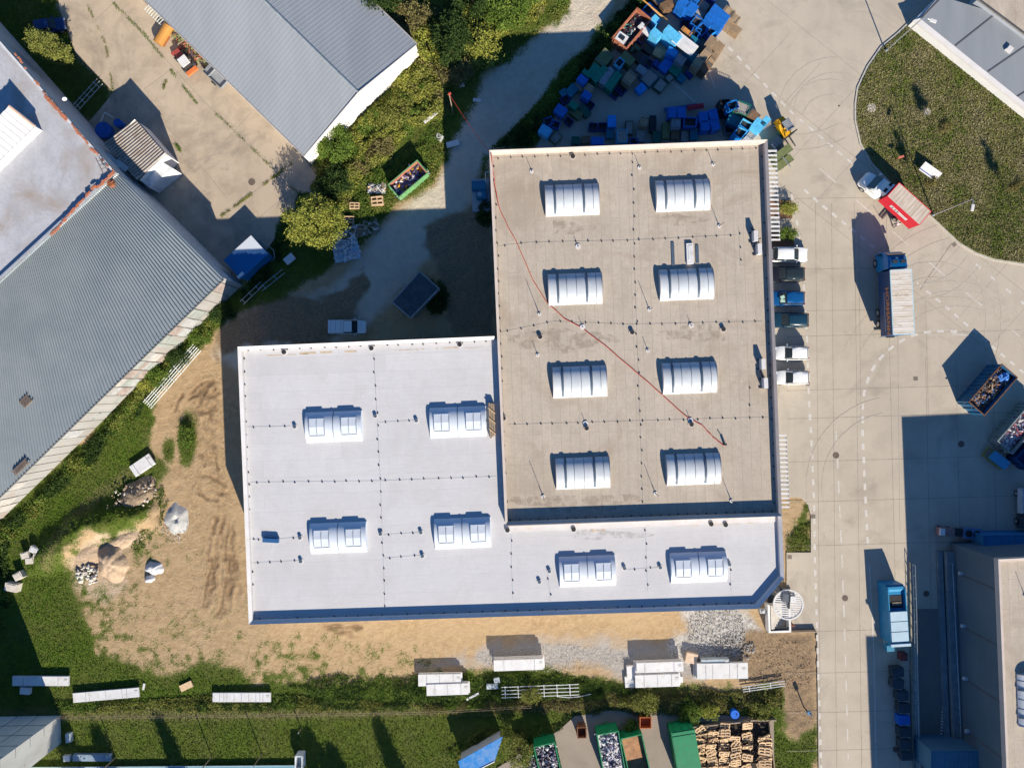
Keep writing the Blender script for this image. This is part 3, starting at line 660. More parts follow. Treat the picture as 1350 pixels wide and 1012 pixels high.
m = MB(); wallrun(m, eav, [5.95, 5.95]); m.build('wall', WPAN, wh, True)
m = MB(); ea, eb = Vector(eav[0]), Vector(eav[1]); dd = (eb-ea).normalized(); nn = Vector((dd.y, -dd.x)); rr_ = random.Random(4); Lw_ = (eb-ea).length; k = 0
while k*1.45 < Lw_:
    p_ = ea+dd*(k*1.45)+nn*.02; m.box((p_.x, p_.y, 2.95), (.035, .05, 5.9), math.atan2(dd.y, dd.x)); k += 1
m.build('panel_seam', M('panel_seam', (.20, .17, .15), .8), wh, True)
for k in range(46):
    t_ = rr_.uniform(.02, .98)*Lw_ if k > 26 else rr_.uniform(.52, .86)*Lw_; t_ = round(t_/1.45)*1.45+.72; p_ = ea+dd*t_+nn*.012*(1+k*.02); h_ = rr_.uniform(.5, 3.); z_ = rr_.uniform(h_/2, 5.8-h_/2)
    MB().box((p_.x, p_.y, z_), (1.3, .03+k*.0012, h_), math.atan2(dd.y, dd.x)).build('wall_panel', M(*[('rusty_panel', (.31, .25, .225), .8, .3, 1.5), ('greenish_panel', (.285, .30, .28), .8, .25, 1.5), ('grey_panel', (.37, .37, .37), .8, .2, 2), ('pale_panel', (.42, .39, .36), .8, .2, 2)][rr_.randrange(4)]), wh, True)
m = MB(); wallrun(m, [eav[1], inn(C_[:2], D_[:2], .004)], [5.95, 6.45]); m.build('end_wall', M('shaded_wall', (.50, .52, .52), .8), wh, True)
m = MB(); m.tube(A_, B_, .09, 6); m.build('gutter', M('dark_gutter', (.05, .055, .06), .6), wh, True)
m = MB(); m.tube(D_, C_, .12, 6, 0); m.build('ridge_trim', M('cream_trim', (.62, .62, .50), .7), wh, True)
for px, py, w_, l_ in ((41, 528, .9, 1.3), (34, 614, .6, 2.2)):
    x, y = W(px, py, 5.5); b = MB(); n_ = int(l_/.16)
    for k in range(n_): b.box(((k-n_/2)*.16, 0, 0), (.09, w_, .08))
    b.box((0, -w_/2, -.02), (l_, .08, .1)); b.box((0, w_/2, -.02), (l_, .08, .1))
    q = b.build('roof_grating', [M('rusty_grate', (.20, .15, .12), .8, .3, 4)], wh); q.location = (x-wh.location.x, y-wh.location.y, 6.35); q.rotation_euler = (0, 0, R(44))
# grey flat-roofed hall far west
FA = [(-40, 12), (152, 224), (152, 231), (-45, 416)]
fz = 7.2; fp = WP([(-120, -82), (152, 227), (-120, 478)], fz)
fh = thing('flat_roofed_hall', 'old flat-roofed hall with light grey roof, exposed bricks and a white monitor skylight', 'hall', (*W(20, 220, 0), 0))
m = MB(); wallrun(m, [fp[0], fp[1], fp[2]], [fz-.02]*3); m.build('wall', M('old_render', (.36, .40, .44), .85, .1, .6, dirt=(.3, .2, .15), damt=.3), fh, True)
MB().prism(offset(fp, .25), fz-.5, fz-.42).build('roof', ROOF_FL, fh, True)
parapet(MB(), fp, fz-.5, fz, .26, (0, 1)).build('parapet', M('grey_coping', (.50, .51, .54), .8, .1, 1, dirt=(.38, .22, .15), damt=.4), fh, True)
m = MB()
def bricks(pa, pb, n, w):
    for k in range(n):
        t = random.random(); x, y = W(lerp(pa[0], pb[0], t), lerp(pa[1], pb[1], t), fz); m.box((x+random.uniform(-w, w), y+random.uniform(-w, w), fz+.02+random.uniform(0, .04)), (random.uniform(.2, .5), .18, .06), R(-47)+random.uniform(-.2, .2) if pa[1] < 224 else R(43))
bricks((60, 127), (88, 158), 60, .12); bricks((92, 162), (118, 192), 14, .08); bricks((125, 245), (68, 310), 50, .09); bricks((150, 228), (128, 247), 26, .12); bricks((20, 70), (60, 125), 10, .1); bricks((120, 196), (150, 226), 8, .12)
m.build('exposed_bricks', BRICK, fh, True)
# white roof monitor
mz = fz-.42; m = MB()
mo = WP([(-55, 232), (11, 139), (47, 166), (48, 168)], mz+1.6)
c0, c1, c2, c3 = P3(12, 140, mz+2.1), P3(46, 167, mz+1.3), P3(-44, 254, mz+1.3), P3(-78, 227, mz+2.1)
ribbed(m, c1, c2, c3, c0, 16, .05); m.build('monitor_roof', WHITE, fh, True)
m = MB(); pts = [c0[:2], c1[:2], c2[:2], c3[:2]]; wallrun(m, [pts[3], pts[0], pts[1], pts[2]], [mz+2.06, mz+2.06, mz+1.26, mz+1.26], mz-.05); m.build('monitor_wall', WHITE, fh, True)
m = MB(); m.tube((c0[0], c0[1], c0[2]+.03), (c1[0], c1[1], c1[2]+.03), .16, 6); m.build('monitor_trim', M('salmon_trim', (.62, .40, .31), .8), fh, True)
m = MB()
for a, b in (((126, 208), (137, 230)), ((131, 207), (143, 226))): m.tube(P3(*a, fz+.3), P3(*b, fz+.3), .04, 5)
for t in (.2, .45, .7, .95): m.tube(P3(lerp(126, 137, t), lerp(208, 230, t), fz+.3), P3(lerp(131, 143, t), lerp(207, 226, t), fz+.3), .03, 4)
m.build('roof_ladder', M('dark_steel', (.08, .07, .07), .6), fh, True)
o = MB().tube((0, 0, .0), (0, 0, .5), .42, 10, r2=.36).tube((0, 0, .5), (.5, .3, .6), .08).build('roof_fan', RUST); o.location = P3(148, 243, 6.55); tag(o, 'rusty round fan on the ridge corner of the corrugated roof', 'fan')

# gabled hall, north
ez, rz_ = 4.0, 6.3
gE, gW_, gR = P3(550, 58, ez), P3(401, 206, ez), P3(472.5, 122, rz_)
dirN = Vector((gE[0]-gW_[0], gE[1]-gW_[1])).normalized(); back = Vector((-dirN.y, dirN.x)); back = back if back.y > 0 else -back
# ridge direction follows the south-west eave (221,30)-(401,206)
e2 = Vector(W(221, 30, ez)); back = (e2-Vector(gW_[:2])).normalized(); LEN = 46
bk = lambda p, L=LEN: (p[0]+back.x*L, p[1]+back.y*L, p[2])
gh = thing('gabled_hall', 'gabled hall with ribbed pale grey roof and bright white gable wall', 'hall', (*W(360, 60, 0), 0))
SEAM = NT('pale_grey_sheet'); c = SEAM.mix(SEAM.rng(SEAM.noise(.3, 4, .6, SEAM.map((1, .2, 1), (0, 0, R(46)))), .35, .65), (.32, .335, .35), (.365, .38, .395)); c = SEAM.mix(SEAM.rng(SEAM.noise(2.5, 4), .62, .75, 0, .4), c, (.28, .27, .25)); SEAM = SEAM.done(c, .5, metal=.2)
m = MB(); ribbed(m, bk(gW_), gW_, gR, bk(gR), 92, .007, 0, .3); ribbed(m, gE, bk(gE), bk(gR), gR, 92, .010, 0, .3); m.build('roof', SEAM, gh, True)
m = MB(); m.tube(gR, bk(gR), .14, 6); m.build('ridge_cap', M('ridge_sheet', (.26, .29, .31), .5), gh, True)
s = lambda p: Vector(p)+Vector((back.x*.35, back.y*.35, -.06))
w0, e0, r0 = s(gW_), s(gE), s(gR); m = MB()
m.add([(w0.x, w0.y, -.1), (e0.x, e0.y, -.1), tuple(e0), tuple(r0), tuple(w0)], [(0, 1, 2, 3, 4)])
for p, in ((gW_,), (gE,)):
    a = s(p); b = Vector(bk(a)); m.add([(a.x, a.y, -.1), (b.x, b.y, -.1), (b.x, b.y, a.z), tuple(a)], [(0, 1, 2, 3)])
m.build('wall', M('bright_white_render', (.74, .71, .67), .9, .03, .5), gh, True)
m = MB(); m.tube(gW_, bk(gW_), .07, 6); m.tube(gE, bk(gE), .07, 6); m.build('gutter', M('zinc_gutter', (.33, .30, .28), .6), gh, True)
m = MB(); m.tube((gR[0], gR[1], gR[2]+.1), gE, .05, 5); m.tube((gR[0], gR[1], gR[2]+.1), gW_, .05, 5); m.build('verge_trim', M('zinc_gutter', (.3, .3, .3)), gh, True)

# canopy building top right
hz = 1.6; th_ = thing('low_office_building', 'low building with grey sheeted roof in three bays and white fascia beside the dry lawn', 'building', (*W(1330, 60, 0), 0))
e = [(1209, 27), (1356, 145)]; ed = Vector((147, 118)); ff = WP([(1204.5, 27), (1500, 263), (1620, 110), (1234, -3)], hz)
MB().prism(offset(ff, .05), -.1, hz-.1).build('wall', WALLW, th_, True)
GREYR = NT('grey_sheet'); c = GREYR.mix(GREYR.rng(GREYR.noise(.5, 4, .6, GREYR.map((1, .15, 1), (0, 0, R(39)))), .3, .7), (.215, .23, .25), (.255, .27, .29)); GREYR = GREYR.done(c, .6)
rr = WP([(1213, 24), (1500, 255), (1620, 110), (1239, -6)], hz+.15)
MB().prism(rr, hz-.1, hz+.05).build('roof', GREYR, th_, True)
FW = M('white_fascia', (.66, .62, .60), .7, .05, 1)
m = MB(); a, b = ff[0], ff[1]; c_, d_ = rr[1], rr[0]; m.prism([a, b, c_, d_], hz-.3, hz+.1); m.build('fascia', FW, th_, True)
m = MB()
for p, q in (((1259, 61), (1312, 19)), ((1302, 95), (1356, 58)), ((1340, 128), (1400, 92)), ((1214, 25), (1240, -2))): 
    a, b = W(*p, hz), W(*q, hz); m.box(((a[0]+b[0])/2, (a[1]+b[1])/2, hz+.07), ((Vector(b)-Vector(a)).length, .16, .05), math.atan2(b[1]-a[1], b[0]-a[0]))
m.build('bay_joint', M('dark_joint', (.09, .09, .10), .7), th_, True)
x, y = W(1329, 66, hz); MB().box((x, y, hz+.2), (.75, .75, .28), R(-40)).box((x, y, hz+.36), (.6, .6, .06), R(-40)).build('roof_hatch', FLASH, th_, True)
mm = thing('tall_office_building', 'building beyond the grey roof bays with jointed beige roof', 'building', (*W(1400, 0, 0), 0))
bb = WP([(1291, -2), (1450, 116), (1700, -200), (1400, -260)], 2.6)
MB().prism(bb, -.1, 2.2, 0, caps=False).build('wall', WALLG, mm, True); MB().prism(bb, 2.1, 2.3).build('roof', ROOF_T, mm, True)
m = parapet(MB(), bb, 2.25, 2.5, .12); m.build('roof_edge', M('dark_edge', (.08, .08, .09)), mm, True)

# dock building bottom right
RZ = 9.0; rp = WP([(1316, 737), (1620, 722), (1640, 1230), (1336, 1240)], RZ)
rb = thing('dock_warehouse', 'tall warehouse with beige roof and blue-grey panelled dock wall at right edge', 'warehouse', (*ctr(rp), 0))
ri = offset(rp, .05); tp = NT('dock_wall_panels'); c = tp.mix(tp.rng(tp.noise(.15, 3), .35, .65), (.075, .115, .145), (.10, .135, .165)); PANW = tp.done(c, .7)
MB().prism(ri, -.1, RZ-.6, 0, caps=False).build('wall', PANW, rb, True)
MB().prism(offset(rp, .3), RZ-.7, RZ-.5).build('roof', ROOF_T, rb, True)
parapet(MB(), rp, RZ-.75, RZ, .3).build('parapet', FLASH_T, rb, True)
m = MB(); a, b = Vector(ri[0]), Vector(ri[3]); d = (b-a).normalized(); n_ = Vector((d.y, -d.x)); n_ = n_ if n_.x < 0 else -n_
for k in range(9):
    p = a+d*(6.3*k+3.5)+n_*.02; m.box((p.x, p.y, 4.2), (.06, .14, 8.4), math.atan2(d.y, d.x)+R(90))
m.build('panel_joint', M('dark_joint', (.09, .09, .10), .7), rb, True)
WL = M('wall_lamp', (.40, .45, .50), .4)
for k in range(5):
    p = a+d*(6.3*k+3.2)+n_*.25; MB().box((p.x, p.y, 2.4), (.5, .35, .3), 0).box((p.x, p.y, 2.6), (.4, .3, .1)).build('wall_lamp', WL, rb, True)
m = MB()
for off, zz, hh in ((.55, 1.0, 1.0), (1.55, .5, .5)):
    p = a+d*1.+n_*off; q = a+d*60+n_*off; c = (p+q)/2; m.box((c.x, c.y, zz/2), (59, 1.0 if off < 1 else .6, hh), math.atan2(d.y, d.x))
m.build('loading_dock', M('dock_concrete', (.17, .20, .22), .9), rb, True)
o = vault(rb, *W(1359, 921, RZ-.5), RZ-.5, 5.8, 3.1, .6, 'tall')
o.rotation_euler = (0, 0, R(92))
air_rod(rb, 1351, 785, RZ-.5, 1.6)
# rails beside the ramp
RAIL = STEEL
def railing(name, lab, pts, h=1.0, step=2., grp=None, mat=None, mids=(.5,), r=.03):
    p = [Vector(q) for q in WP(pts)]; o = thing(name, lab, 'railing' if 'rail' in name else 'fence', (*p[0], 0), 0, grp)
    ps = MB(); rl = MB()
    for a, b in zip(p, p[1:]):
        a, b = a-p[0], b-p[0]; n = max(1, round((b-a).length/step))
        for k in range(n+1): q = a.lerp(b, k/n); ps.tube((q.x, q.y, 0), (q.x, q.y, h), r*1.2, 5)
        for z in (h,)+tuple(h*x for x in mids): rl.tube((a.x, a.y, z), (b.x, b.y, z), r, 5)
    ps.build('post', mat or RAIL, o); rl.build('rail', mat or RAIL, o); return o
railing('ramp_railing', 'pale steel railing along the kerb between blue skip and loading ramp', [(1200, 742), (1202, 800), (1206, 1040)], 1.1, 1.5, r=.04)
railing('dock_railing', 'steel railing on the edge of the dock below the panelled wall', [(1248, 740), (1263, 1040)], 1.2, 1.8, r=.05)
m = MB().prism(WP([(1197.5, 740), (1199, 740), (1206, 1200), (1203, 1200)]), 0, .35); tag(m.build('ramp_wall', M('ramp_wall', (.30, .27, .22), .9)), 'low concrete wall that edges the loading ramp', 'wall')
mk = M('ramp_marker', (.60, .60, .60), .5)
for i, (xa, ya, xb, yb, n_) in enumerate(((1244, 905, 1240, 970, 17), (1207, 908, 1211, 968, 15))):
    m = MB()
    for k in range(n_): x, y = W(lerp(xa, xb, k/(n_-1)), lerp(ya, yb, k/(n_-1))); m.cyl(x, y, .02, .22, .09, 8)
    tag(m.build('ramp_grip_strip', mk), ['row of pale grip studs on the dock side of the ramp', 'row of pale grip studs beside the ramp railing'][i], 'grip strip')
o = thing('dock_leveller', 'dark recessed dock leveller at the foot of the loading ramp', 'dock leveller', (*W(1229, 985), 0))
MB().box((0, .3, .06), (3.6, 1.6, .12)).build('plate', BLACKP, o); MB().box((0, -1.3, .5), (4.2, .5, 1.)).build('bumper', DARK, o)
# shipping-container-like annexes (ribbed)
BLUEC = M('blue_container_paint', (.02, .16, .34), .45, .1, 1, dirt=(.10, .10, .12), damt=.3)
def container(name, lab, px, py, z, L, Wd, rot, mat, cat='container', ribs=28):
    o = thing(name, lab, cat, (*W(px, py, z), 0), rot); m = MB(); h = z
    m.box((0, 0, h/2), (L, Wd, h-.1)); m.build('body', mat, o)
    m = MB(); ribbed(m, (-L/2+.1, -Wd/2+.1, h-.04), (L/2-.1, -Wd/2+.1, h-.04), (L/2-.1, Wd/2-.1, h-.04), (-L/2+.1, Wd/2-.1, h-.04), ribs, .05); m.build('roof', mat, o)
    m = MB()
    for s_ in (-1, 1):
        m.box((0, s_*Wd/2, h-.06), (L, .12, .14)); m.box((s_*L/2, 0, h-.06), (.12, Wd-.14, .14)); m.box((0, s_*Wd/2, .1), (L, .12, .2))
        for q in (-1, 1): m.box((s_*L/2, q*Wd/2, h/2), (.15, .15, h-.2))
    m.build('frame', mat, o); return o
container('shipping_container', 'blue ribbed shipping container behind the dock warehouse north wall', 1348, 716, 2.6, 9.3, 2.0, R(1), BLUEC)
container('dock_shelter', 'blue ribbed shelter roof in the shade at the foot of the ramp', 1262, 1004, 4., 6.1, 2.6, R(0), M('dull_blue_sheet', (.07, .17, .25), .6, .1, 1), 'shelter', 20)
# off-frame south building (casts the shade over the lower road)
sp = [W(1226, 1058), W(1700, 1050), W(1700, 1400), W(1240, 1400)]
sb = thing('south_warehouse', 'tall grey warehouse just beyond the lower right edge', 'warehouse', (*ctr(sp), 0))
MB().prism(sp, -.1, 11.6, 0, caps=False).build('wall', WALLG, sb, True); MB().prism(sp, 11.5, 12).build('roof', ROOF_T, sb, True)

# tall narrow store, bottom left: only its two walls show, the roof lies outside the frame
SH = 12.5; sp4 = WP([(79, 943), (80.5, 979), (-190, 992), (-192, 948)])
bl = thing('tall_store', 'tall weathered white store whose leaning walls fill the lower left corner', 'building', (*ctr(sp4), 0))
FIB = NT('weathered_render'); c = FIB.mix(FIB.rng(FIB.noise(.5, 5, .7, FIB.map((1, 1, .35))), .38, .68), (.62, .60, .56), (.50, .475, .44)); c = FIB.mix(FIB.rng(FIB.noise(.8, 5, .75, FIB.map((1, 1, .3), loc=(4, 2, 1))), .56, .68, 0, .7), c, (.25, .22, .18)); FIB = FIB.done(c, .9)
MB().prism(sp4, -.1, SH, 0, caps=False).build('wall', FIB, bl, True); MB().prism(offset(sp4, -.15), SH, SH+.15).build('roof', M('bitumen_store', (.10, .10, .11), .8), bl, True)
m = MB(); a, b = Vector(sp4[0]), Vector(sp4[3]); d = (b-a).normalized()
for k in range(1, 10): p = a+d*(k*2.6); m.box((p.x, p.y+.01, SH/2), (.05, .05, SH-.1))
for k in range(1, 5): m.box(((a.x+b.x)/2, (a.y+b.y)/2+.012, k*2.5), ((b-a).length-.1, .05, .05), math.atan2(d.y, d.x))
for k in range(1, 5): m.box((sp4[0][0]+.02, (sp4[0][1]+sp4[1][1])/2, k*2.5+.6), (.05, 3.2, .05))
m.build('wall_joint', M('wall_joint_dark', (.14, .15, .15), .8), bl, True)

# fibre-cement shed by the west hall
sz = 3.4; s4 = [P3(180, 157, sz), P3(220, 203, sz+.1), P3(181, 238, sz+.5), P3(137, 190, sz+.5)]
sd_ = thing('shed', 'small shed with striped rusty corrugated roof against the old hall', 'shed', (*W(185, 200), 0))
tr = NT('striped_fibre_sheet'); c = tr.mix(tr.rng(tr.noise(1.2, 5, .7), .4, .7), (.36, .33, .30), (.24, .19, .155)); c = tr.mix(tr.rng(tr.noise(5, 3), .6, .75, 0, .6), c, (.28, .13, .06)); TRS = tr.done(c, .9)
m = MB(); ribbed(m, s4[1], s4[0], s4[3], s4[2], 26, .0); m.v = []; m.f = []; m.mi = []
ribbed(m, s4[0], s4[1], s4[2], s4[3], 17, .16); m.build('roof', TRS, sd_, True)
m = MB(); q = [p[:2] for p in s4]; q = offset(q, .12); MB_ = [(q[i], (sz, sz+.1, sz+.5, sz+.5)[i]-.1) for i in range(4)]
m.prism(q, -.1, [z for _, z in MB_] if True else 3, 0, caps=False); m.build('wall', WALLW, sd_, True)
# white lean-to annexe
q = WP([(213, 213), (228, 222), (196, 247), (183, 236)], 2.6); MB().prism(q, -.1, 2.6).build('lean_to', M('shade_white', (.62, .63, .64), .8), sd_, True)
x, y = W(153, 213, sz+.4); b = MB(); b.box((x, y, sz+.9), (2.2, .5, .08), R(-42)); b.box((x+.9, y-.6, sz+.85), (1.6, .7, .1), R(-38)); b.build('loose_sheet', M('loose_sheet', (.42, .42, .42), .7), sd_, True)

# kiosk in the shade
kz = 3.0; kp = WP([(553, 357), (580, 380), (541, 420), (516, 398)], kz)
ks = thing('substation_kiosk', 'dark flat-roofed kiosk standing on the gravel in the building shade', 'kiosk', (*ctr(kp), 0), 0)
MB().prism(offset(kp, .15), -.1, kz-.2, 0, caps=False).build('wall', M('kiosk_wall', (.24, .24, .24), .9), ks, True)
MB().prism(offset(kp, .06), kz-.2, kz-.05).build('roof', M('bitumen', (.07, .08, .09), .8, .25, 1.5), ks, True)
parapet(MB(), kp, kz-.25, kz, .16).build('roof_edge', M('kiosk_edge', (.30, .30, .29), .8), ks, True)
# chiller on plinth by warehouse west wall
o = thing('chiller_unit', 'blue chiller on a concrete plinth against the warehouse west wall', 'chiller', (*W(634, 258), 0), BANG)
MB().box((0, 0, .15), (2.2, 4.0, .3)).build('plinth', M('plinth', (.42, .43, .44), .9), o)
MB().box((-.15, .9, .95), (1.7, 1.0, 1.3)).box((.1, -.1, .8), (1.2, 1.1, 1.0)).build('cabinet', M('chiller_blue', (.03, .17, .28), .5), o)
m = MB(); [m.tube((-.1, y, 1.31), (-.1, y, 1.36), .3, 12) for y in (-.15,)]; m.tube((.7, 2.4, 1.6), (.7, 1.2, 1.6), .06); m.tube((.7, 2.4, 1.6), (1.3, 2.4, 1.6), .06); m.tube((.7, 2.4, .0), (.7, 2.4, 1.6), .05); m.build('pipework', STEEL, o)

# blue-roofed shed bottom
bz = 2.4; q = WP([(604, 1003), (663, 970), (690, 1030), (640, 1060)], bz)
o = thing('blue_roofed_shelter', 'shelter with faded bright blue sheet roof beside the skip yard', 'shelter', (*ctr(q), 0))
tb = NT('faded_blue_sheet'); c = tb.mix(tb.rng(tb.noise(1.4, 5, .6), .42, .62), (.015, .19, .52), (.11, .25, .50)); TB = tb.done(c, .6)
q = WP([(604, 1003), (663, 970), (652, 1003), (610, 1024)], bz)
MB().prism(q, bz-.08, bz).build('roof', TB, o, True); MB().prism(offset(q, .2), -.1, bz-.1, 0, caps=False).build('wall', WALLG, o, True)
a, b = q[2], q[3]; m = MB(); m.tube((*a, bz+.02), (*b, bz+.02), .06, 5); m.build('gutter', WHITE, o, True)
# ================================================================ VEHICLES
def paint(name, c, rough=.25): return M('paint_'+name, c, rough, .04, .8, .0, spec=.6, bump=0)
CHROME = M('headlight_glass', (.75, .78, .80), .15, .05); TAIL = M('tail_light', (.22, .02, .02), .3)
def wheel(parent, x, y, r=.32, w=.22):
    o = MB().tube((0, -w/2, 0), (0, w/2, 0), r, 16).build('tyre', DARK); o.name = 'wheel'; o.parent = parent; o.location = (x, y, r)
    MB().tube((0, -w/2-.01, 0), (0, w/2+.01, 0), r*.6, 10).build('rim', STEEL, o)
def car(label, px, py, rot, pm, L=4.3, Wd=1.78, H=1.48, rear=-.47, group='cars parked along the east wall of the warehouse', kind='hatch', glassroof=False):
    t = thing('parked_car', label, 'car', (*W(px, py), .03), rot, group); w = Wd/2
    if kind == 'hatch': st = [(-.5, .35, .70, .80), (-.48, .30, .86, .90), (-.40, .26, .93, .97), (-.2, .24, .95, 1), (.05, .24, .94, 1), (.22, .25, .92, .99), (.36, .28, .86, .96), (.45, .30, .76, .88), (.49, .34, .64, .72), (.5, .40, .55, .60)]
    rings = []
    for fx, z0, zb, k in st:
        x = fx*L; a = w*k
        rings.append([(x, -a*.9, z0), (x, -a, z0+.14), (x, -a, zb-.16), (x, -a*.93, zb-.03), (x, -a*.55, zb+.025), (x, 0, zb+.035), (x, a*.55, zb+.025), (x, a*.93, zb-.03), (x, a, zb-.16), (x, a, z0+.14), (x, a*.9, z0)])
    MB().loft(rings).build('body', pm, t, smooth=35)
    xr, xf = rear*L, .235*L; xrt, xft = (rear+.09)*L, .06*L; g = .90*w; gt = .74*w; zt = H-.05
    secs = []
    for x, hw, z0, z1 in ((xr, g*.86, .86, .92), (lerp(xr, xrt, .6), g*.92, .88, lerp(.9, zt, .75)), (xrt, gt, .9, zt), (lerp(xrt, xft, .5), gt*1.04, .92, zt+.04), (xft, gt, .92, zt), (lerp(xft, xf, .5), gt*1.05, .9, lerp(zt, .9, .45)), (xf, g*.88, .84, .90)):
        gg = max(hw, g*(.9 if x in (xr, xf) else 1)); secs.append([(x, -gg, z0), (x, -hw, z1-.02), (x, -hw*.6, z1+.03), (x, hw*.6, z1+.03), (x, hw, z1-.02), (x, gg, z0)])
    MB().loft(secs).build('windows', GLASS, t, smooth=40)
    rs = []
    for x, hw, z in ((xrt-.02, gt*.96, zt+.0), (xrt+.12, gt, zt+.035), (lerp(xrt, xft, .5), gt*1.03, zt+.075), (xft-.12, gt, zt+.035), (xft, gt*.94, zt+.01)):
        rs.append([(x, -hw, z-.03), (x, -hw*.95, z+.02), (x, -hw*.5, z+.05), (x, hw*.5, z+.05), (x, hw*.95, z+.02), (x, hw, z-.03)])
    MB().loft(rs).build('car_roof', GLASS if glassroof else pm, t, smooth=50)
    m = MB()
    for s in (-1, 1):
        m.tube((xft, s*gt*.98, zt+.0), (xf-.02, s*g*.9, .93), .035, 5); m.tube((xrt, s*gt*.98, zt), (xr+.05, s*g*.88, .94), .045, 5); m.tube((lerp(xrt, xft, .5), s*gt*1.03, zt+.02), (lerp(xrt, xft, .5), s*g, .93), .03, 5)
        m.tube((xr+.1, s*g*.99, .945), (xf, s*g*.97, .93), .018, 5)
    m.build('pillar', pm, t)
    for s in (-1, 1):
        MB().box((xf-.28, s*(w+.09), 1.0), (.12, .2, .13), 0).build('mirror', pm, t)
        MB().box((.475*L, s*w*.62, .66), (.16, .34, .12), -s*.35).build('headlight', CHROME, t)
        MB().box((-.485*L, s*w*.74, .80), (.07, .2, .14), s*.2).build('tail_light', TAIL, t)
        for x in (-.31*L, .32*L): wheel(t, x, s*(w-.10))
    MB().box((.497*L, 0, .42), (.07, Wd*.62, .14)).build('grille', DARK, t)
    MB().box((xf+.02, 0, .90), (.10, Wd*.7, .03)).build('wiper_cowl', DARK, t)
    return t
WP_ = paint('white', (.74, .74, .73)); 
c1 = car('white hatchback with bonnet towards the road, first in the parked row', 1038, 337, R(-1), WP_, 4.4, 1.86, 1.5)
car('black car second from the top in the row by the east wall', 1034, 362.5, R(180), paint('black', (.014, .013, .018)), 4.5, 1.84, 1.5, glassroof=True)
car('bright blue car with pale papers behind its windscreen, in the parked row', 1034.5, 394, R(180), paint('blue', (.005, .07, .22)), 4.4, 1.78, 1.5)
car('dark teal car between the blue car and the white estate', 1038, 422.5, R(180), paint('teal', (.01, .04, .07)), 4.7, 1.84, 1.46, glassroof=False)
car('white estate car with dark windscreen and pink things on its dashboard', 1041, 465.5, R(180), WP_, 4.1, 1.75, 1.5)
car('white hatchback at the lower end of the parked row', 1042, 497.5, R(180), WP_, 4.05, 1.78, 1.5)
o = MB().box((0, 0, 0), (.5, .42, .02), .3).box((-.02, -.45, .0), (.6, .34, .02), -.1).build('paper_pile', [M('pale_paper', (.35, .5, .42), .8)]); o.location = (*W(1026.5, 393.5), 1.36); o.rotation_euler = (0, 0, .1)
tag(o, 'pale green papers lying on the roof edge of the blue car', 'papers')
# white pickup
def pickup():
    t = thing('pickup_truck', 'white pickup with covered load bed parked in the shade above the white roof', 'pickup', (*W(460, 431.5), -.05), 0); L, w = 4.5, .86
    st = [(-.5, .45, .95, .92), (-.49, .4, 1.0, .97), (-.2, .35, 1.0, 1), (.1, .33, 1.0, 1), (.25, .33, .98, .99), (.38, .34, .92, .96), (.46, .36, .82, .88), (.5, .42, .66, .72)]
    rings = [[(f*L, -w*k*.92, z0), (f*L, -w*k, z0+.14), (f*L, -w*k, zb-.14), (f*L, -w*k*.93, zb), (f*L, 0, zb+.04), (f*L, w*k*.93, zb), (f*L, w*k, zb-.14), (f*L, w*k, z0+.14), (f*L, w*k*.92, z0)] for f, z0, zb, k in st]
    MB().loft(rings).build('body', WP_, t, smooth=35)
    MB().loft([[(x, -a, .95), (x, -b, z), (x, b, z), (x, a, .95)] for x, a, b, z in ((-.25, .8, .66, 1.45), (-.1, .8, .68, 1.6), (.75, .8, .66, 1.6), (1.25, .78, .74, 1.0))]).build('windows', GLASS, t)
    MB().box((.2, 0, 1.62), (.95, 1.32, .06)).build('cab_roof', WP_, t)
    m = MB().box((-1.28, 0, 1.25), (1.95, 1.62, .5), taper=.96); m.build('bed_cover', WP_, t)
    m = MB(); [m.box((-1.28+x, 0, 1.52), (.03, 1.5, .03)) for x in (-.6, 0, .6)]; m.build('cover_seam', M('grey_seam', (.4, .42, .44)), t)
    for s in (-1, 1):
        MB().box((.95, s*.98, 1.08), (.12, .2, .14)).build('mirror', WP_, t); MB().box((2.1, s*.55, .75), (.15, .3, .13)).build('headlight', CHROME, t)
        for x in (-1.35, 1.4): wheel(t, x, s*.78, .36)
pickup()
def text_mesh(name, body, size, mat, parent, loc, rot, ex=.01, sx=1.):
    cu = bpy.data.curves.new(name, 'FONT'); cu.body = body; cu.size = size; cu.extrude = ex; cu.align_x = 'CENTER'; cu.align_y = 'CENTER'; cu.offset = .012
    tmp = bpy.data.objects.new('t', cu); COL.objects.link(tmp); dg = bpy.context.evaluated_depsgraph_get()
    me = bpy.data.meshes.new_from_object(tmp.evaluated_get(dg)); bpy.data.objects.remove(tmp); me.materials.clear(); me.materials.append(mat)
    o = bpy.data.objects.new(name, me); COL.objects.link(o); o.parent = parent; o.location = loc; o.rotation_euler = rot; o.scale = (sx, 1, 1); return o
TARP = NT('box_roof_sheet'); c = TARP.mix(TARP.rng(TARP.noise(.8, 5, .7, TARP.map((.5, 2.5, 1))), .42, .66), (.60, .55, .50), (.50, .42, .33)); c = TARP.mix(TARP.rng(TARP.noise(1.1, 4, .7, TARP.map((.6, 2, 1), loc=(7, 3, 1))), .58, .68, 0, .7), c, (.33, .24, .15)); TARP = TARP.done(c, .8)
TARP2 = NT('box_roof_sheet_streaked'); v = TARP2.map((1, 1, 1), (0, 0, R(42))); c = TARP2.mix(TARP2.rng(TARP2.noise(1.3, 5, .7, TARP2.map((2.2, .4, 1), vec=v)), .40, .62), (.58, .49, .41), (.44, .35, .27)); TARP2 = TARP2.done(c, .8)
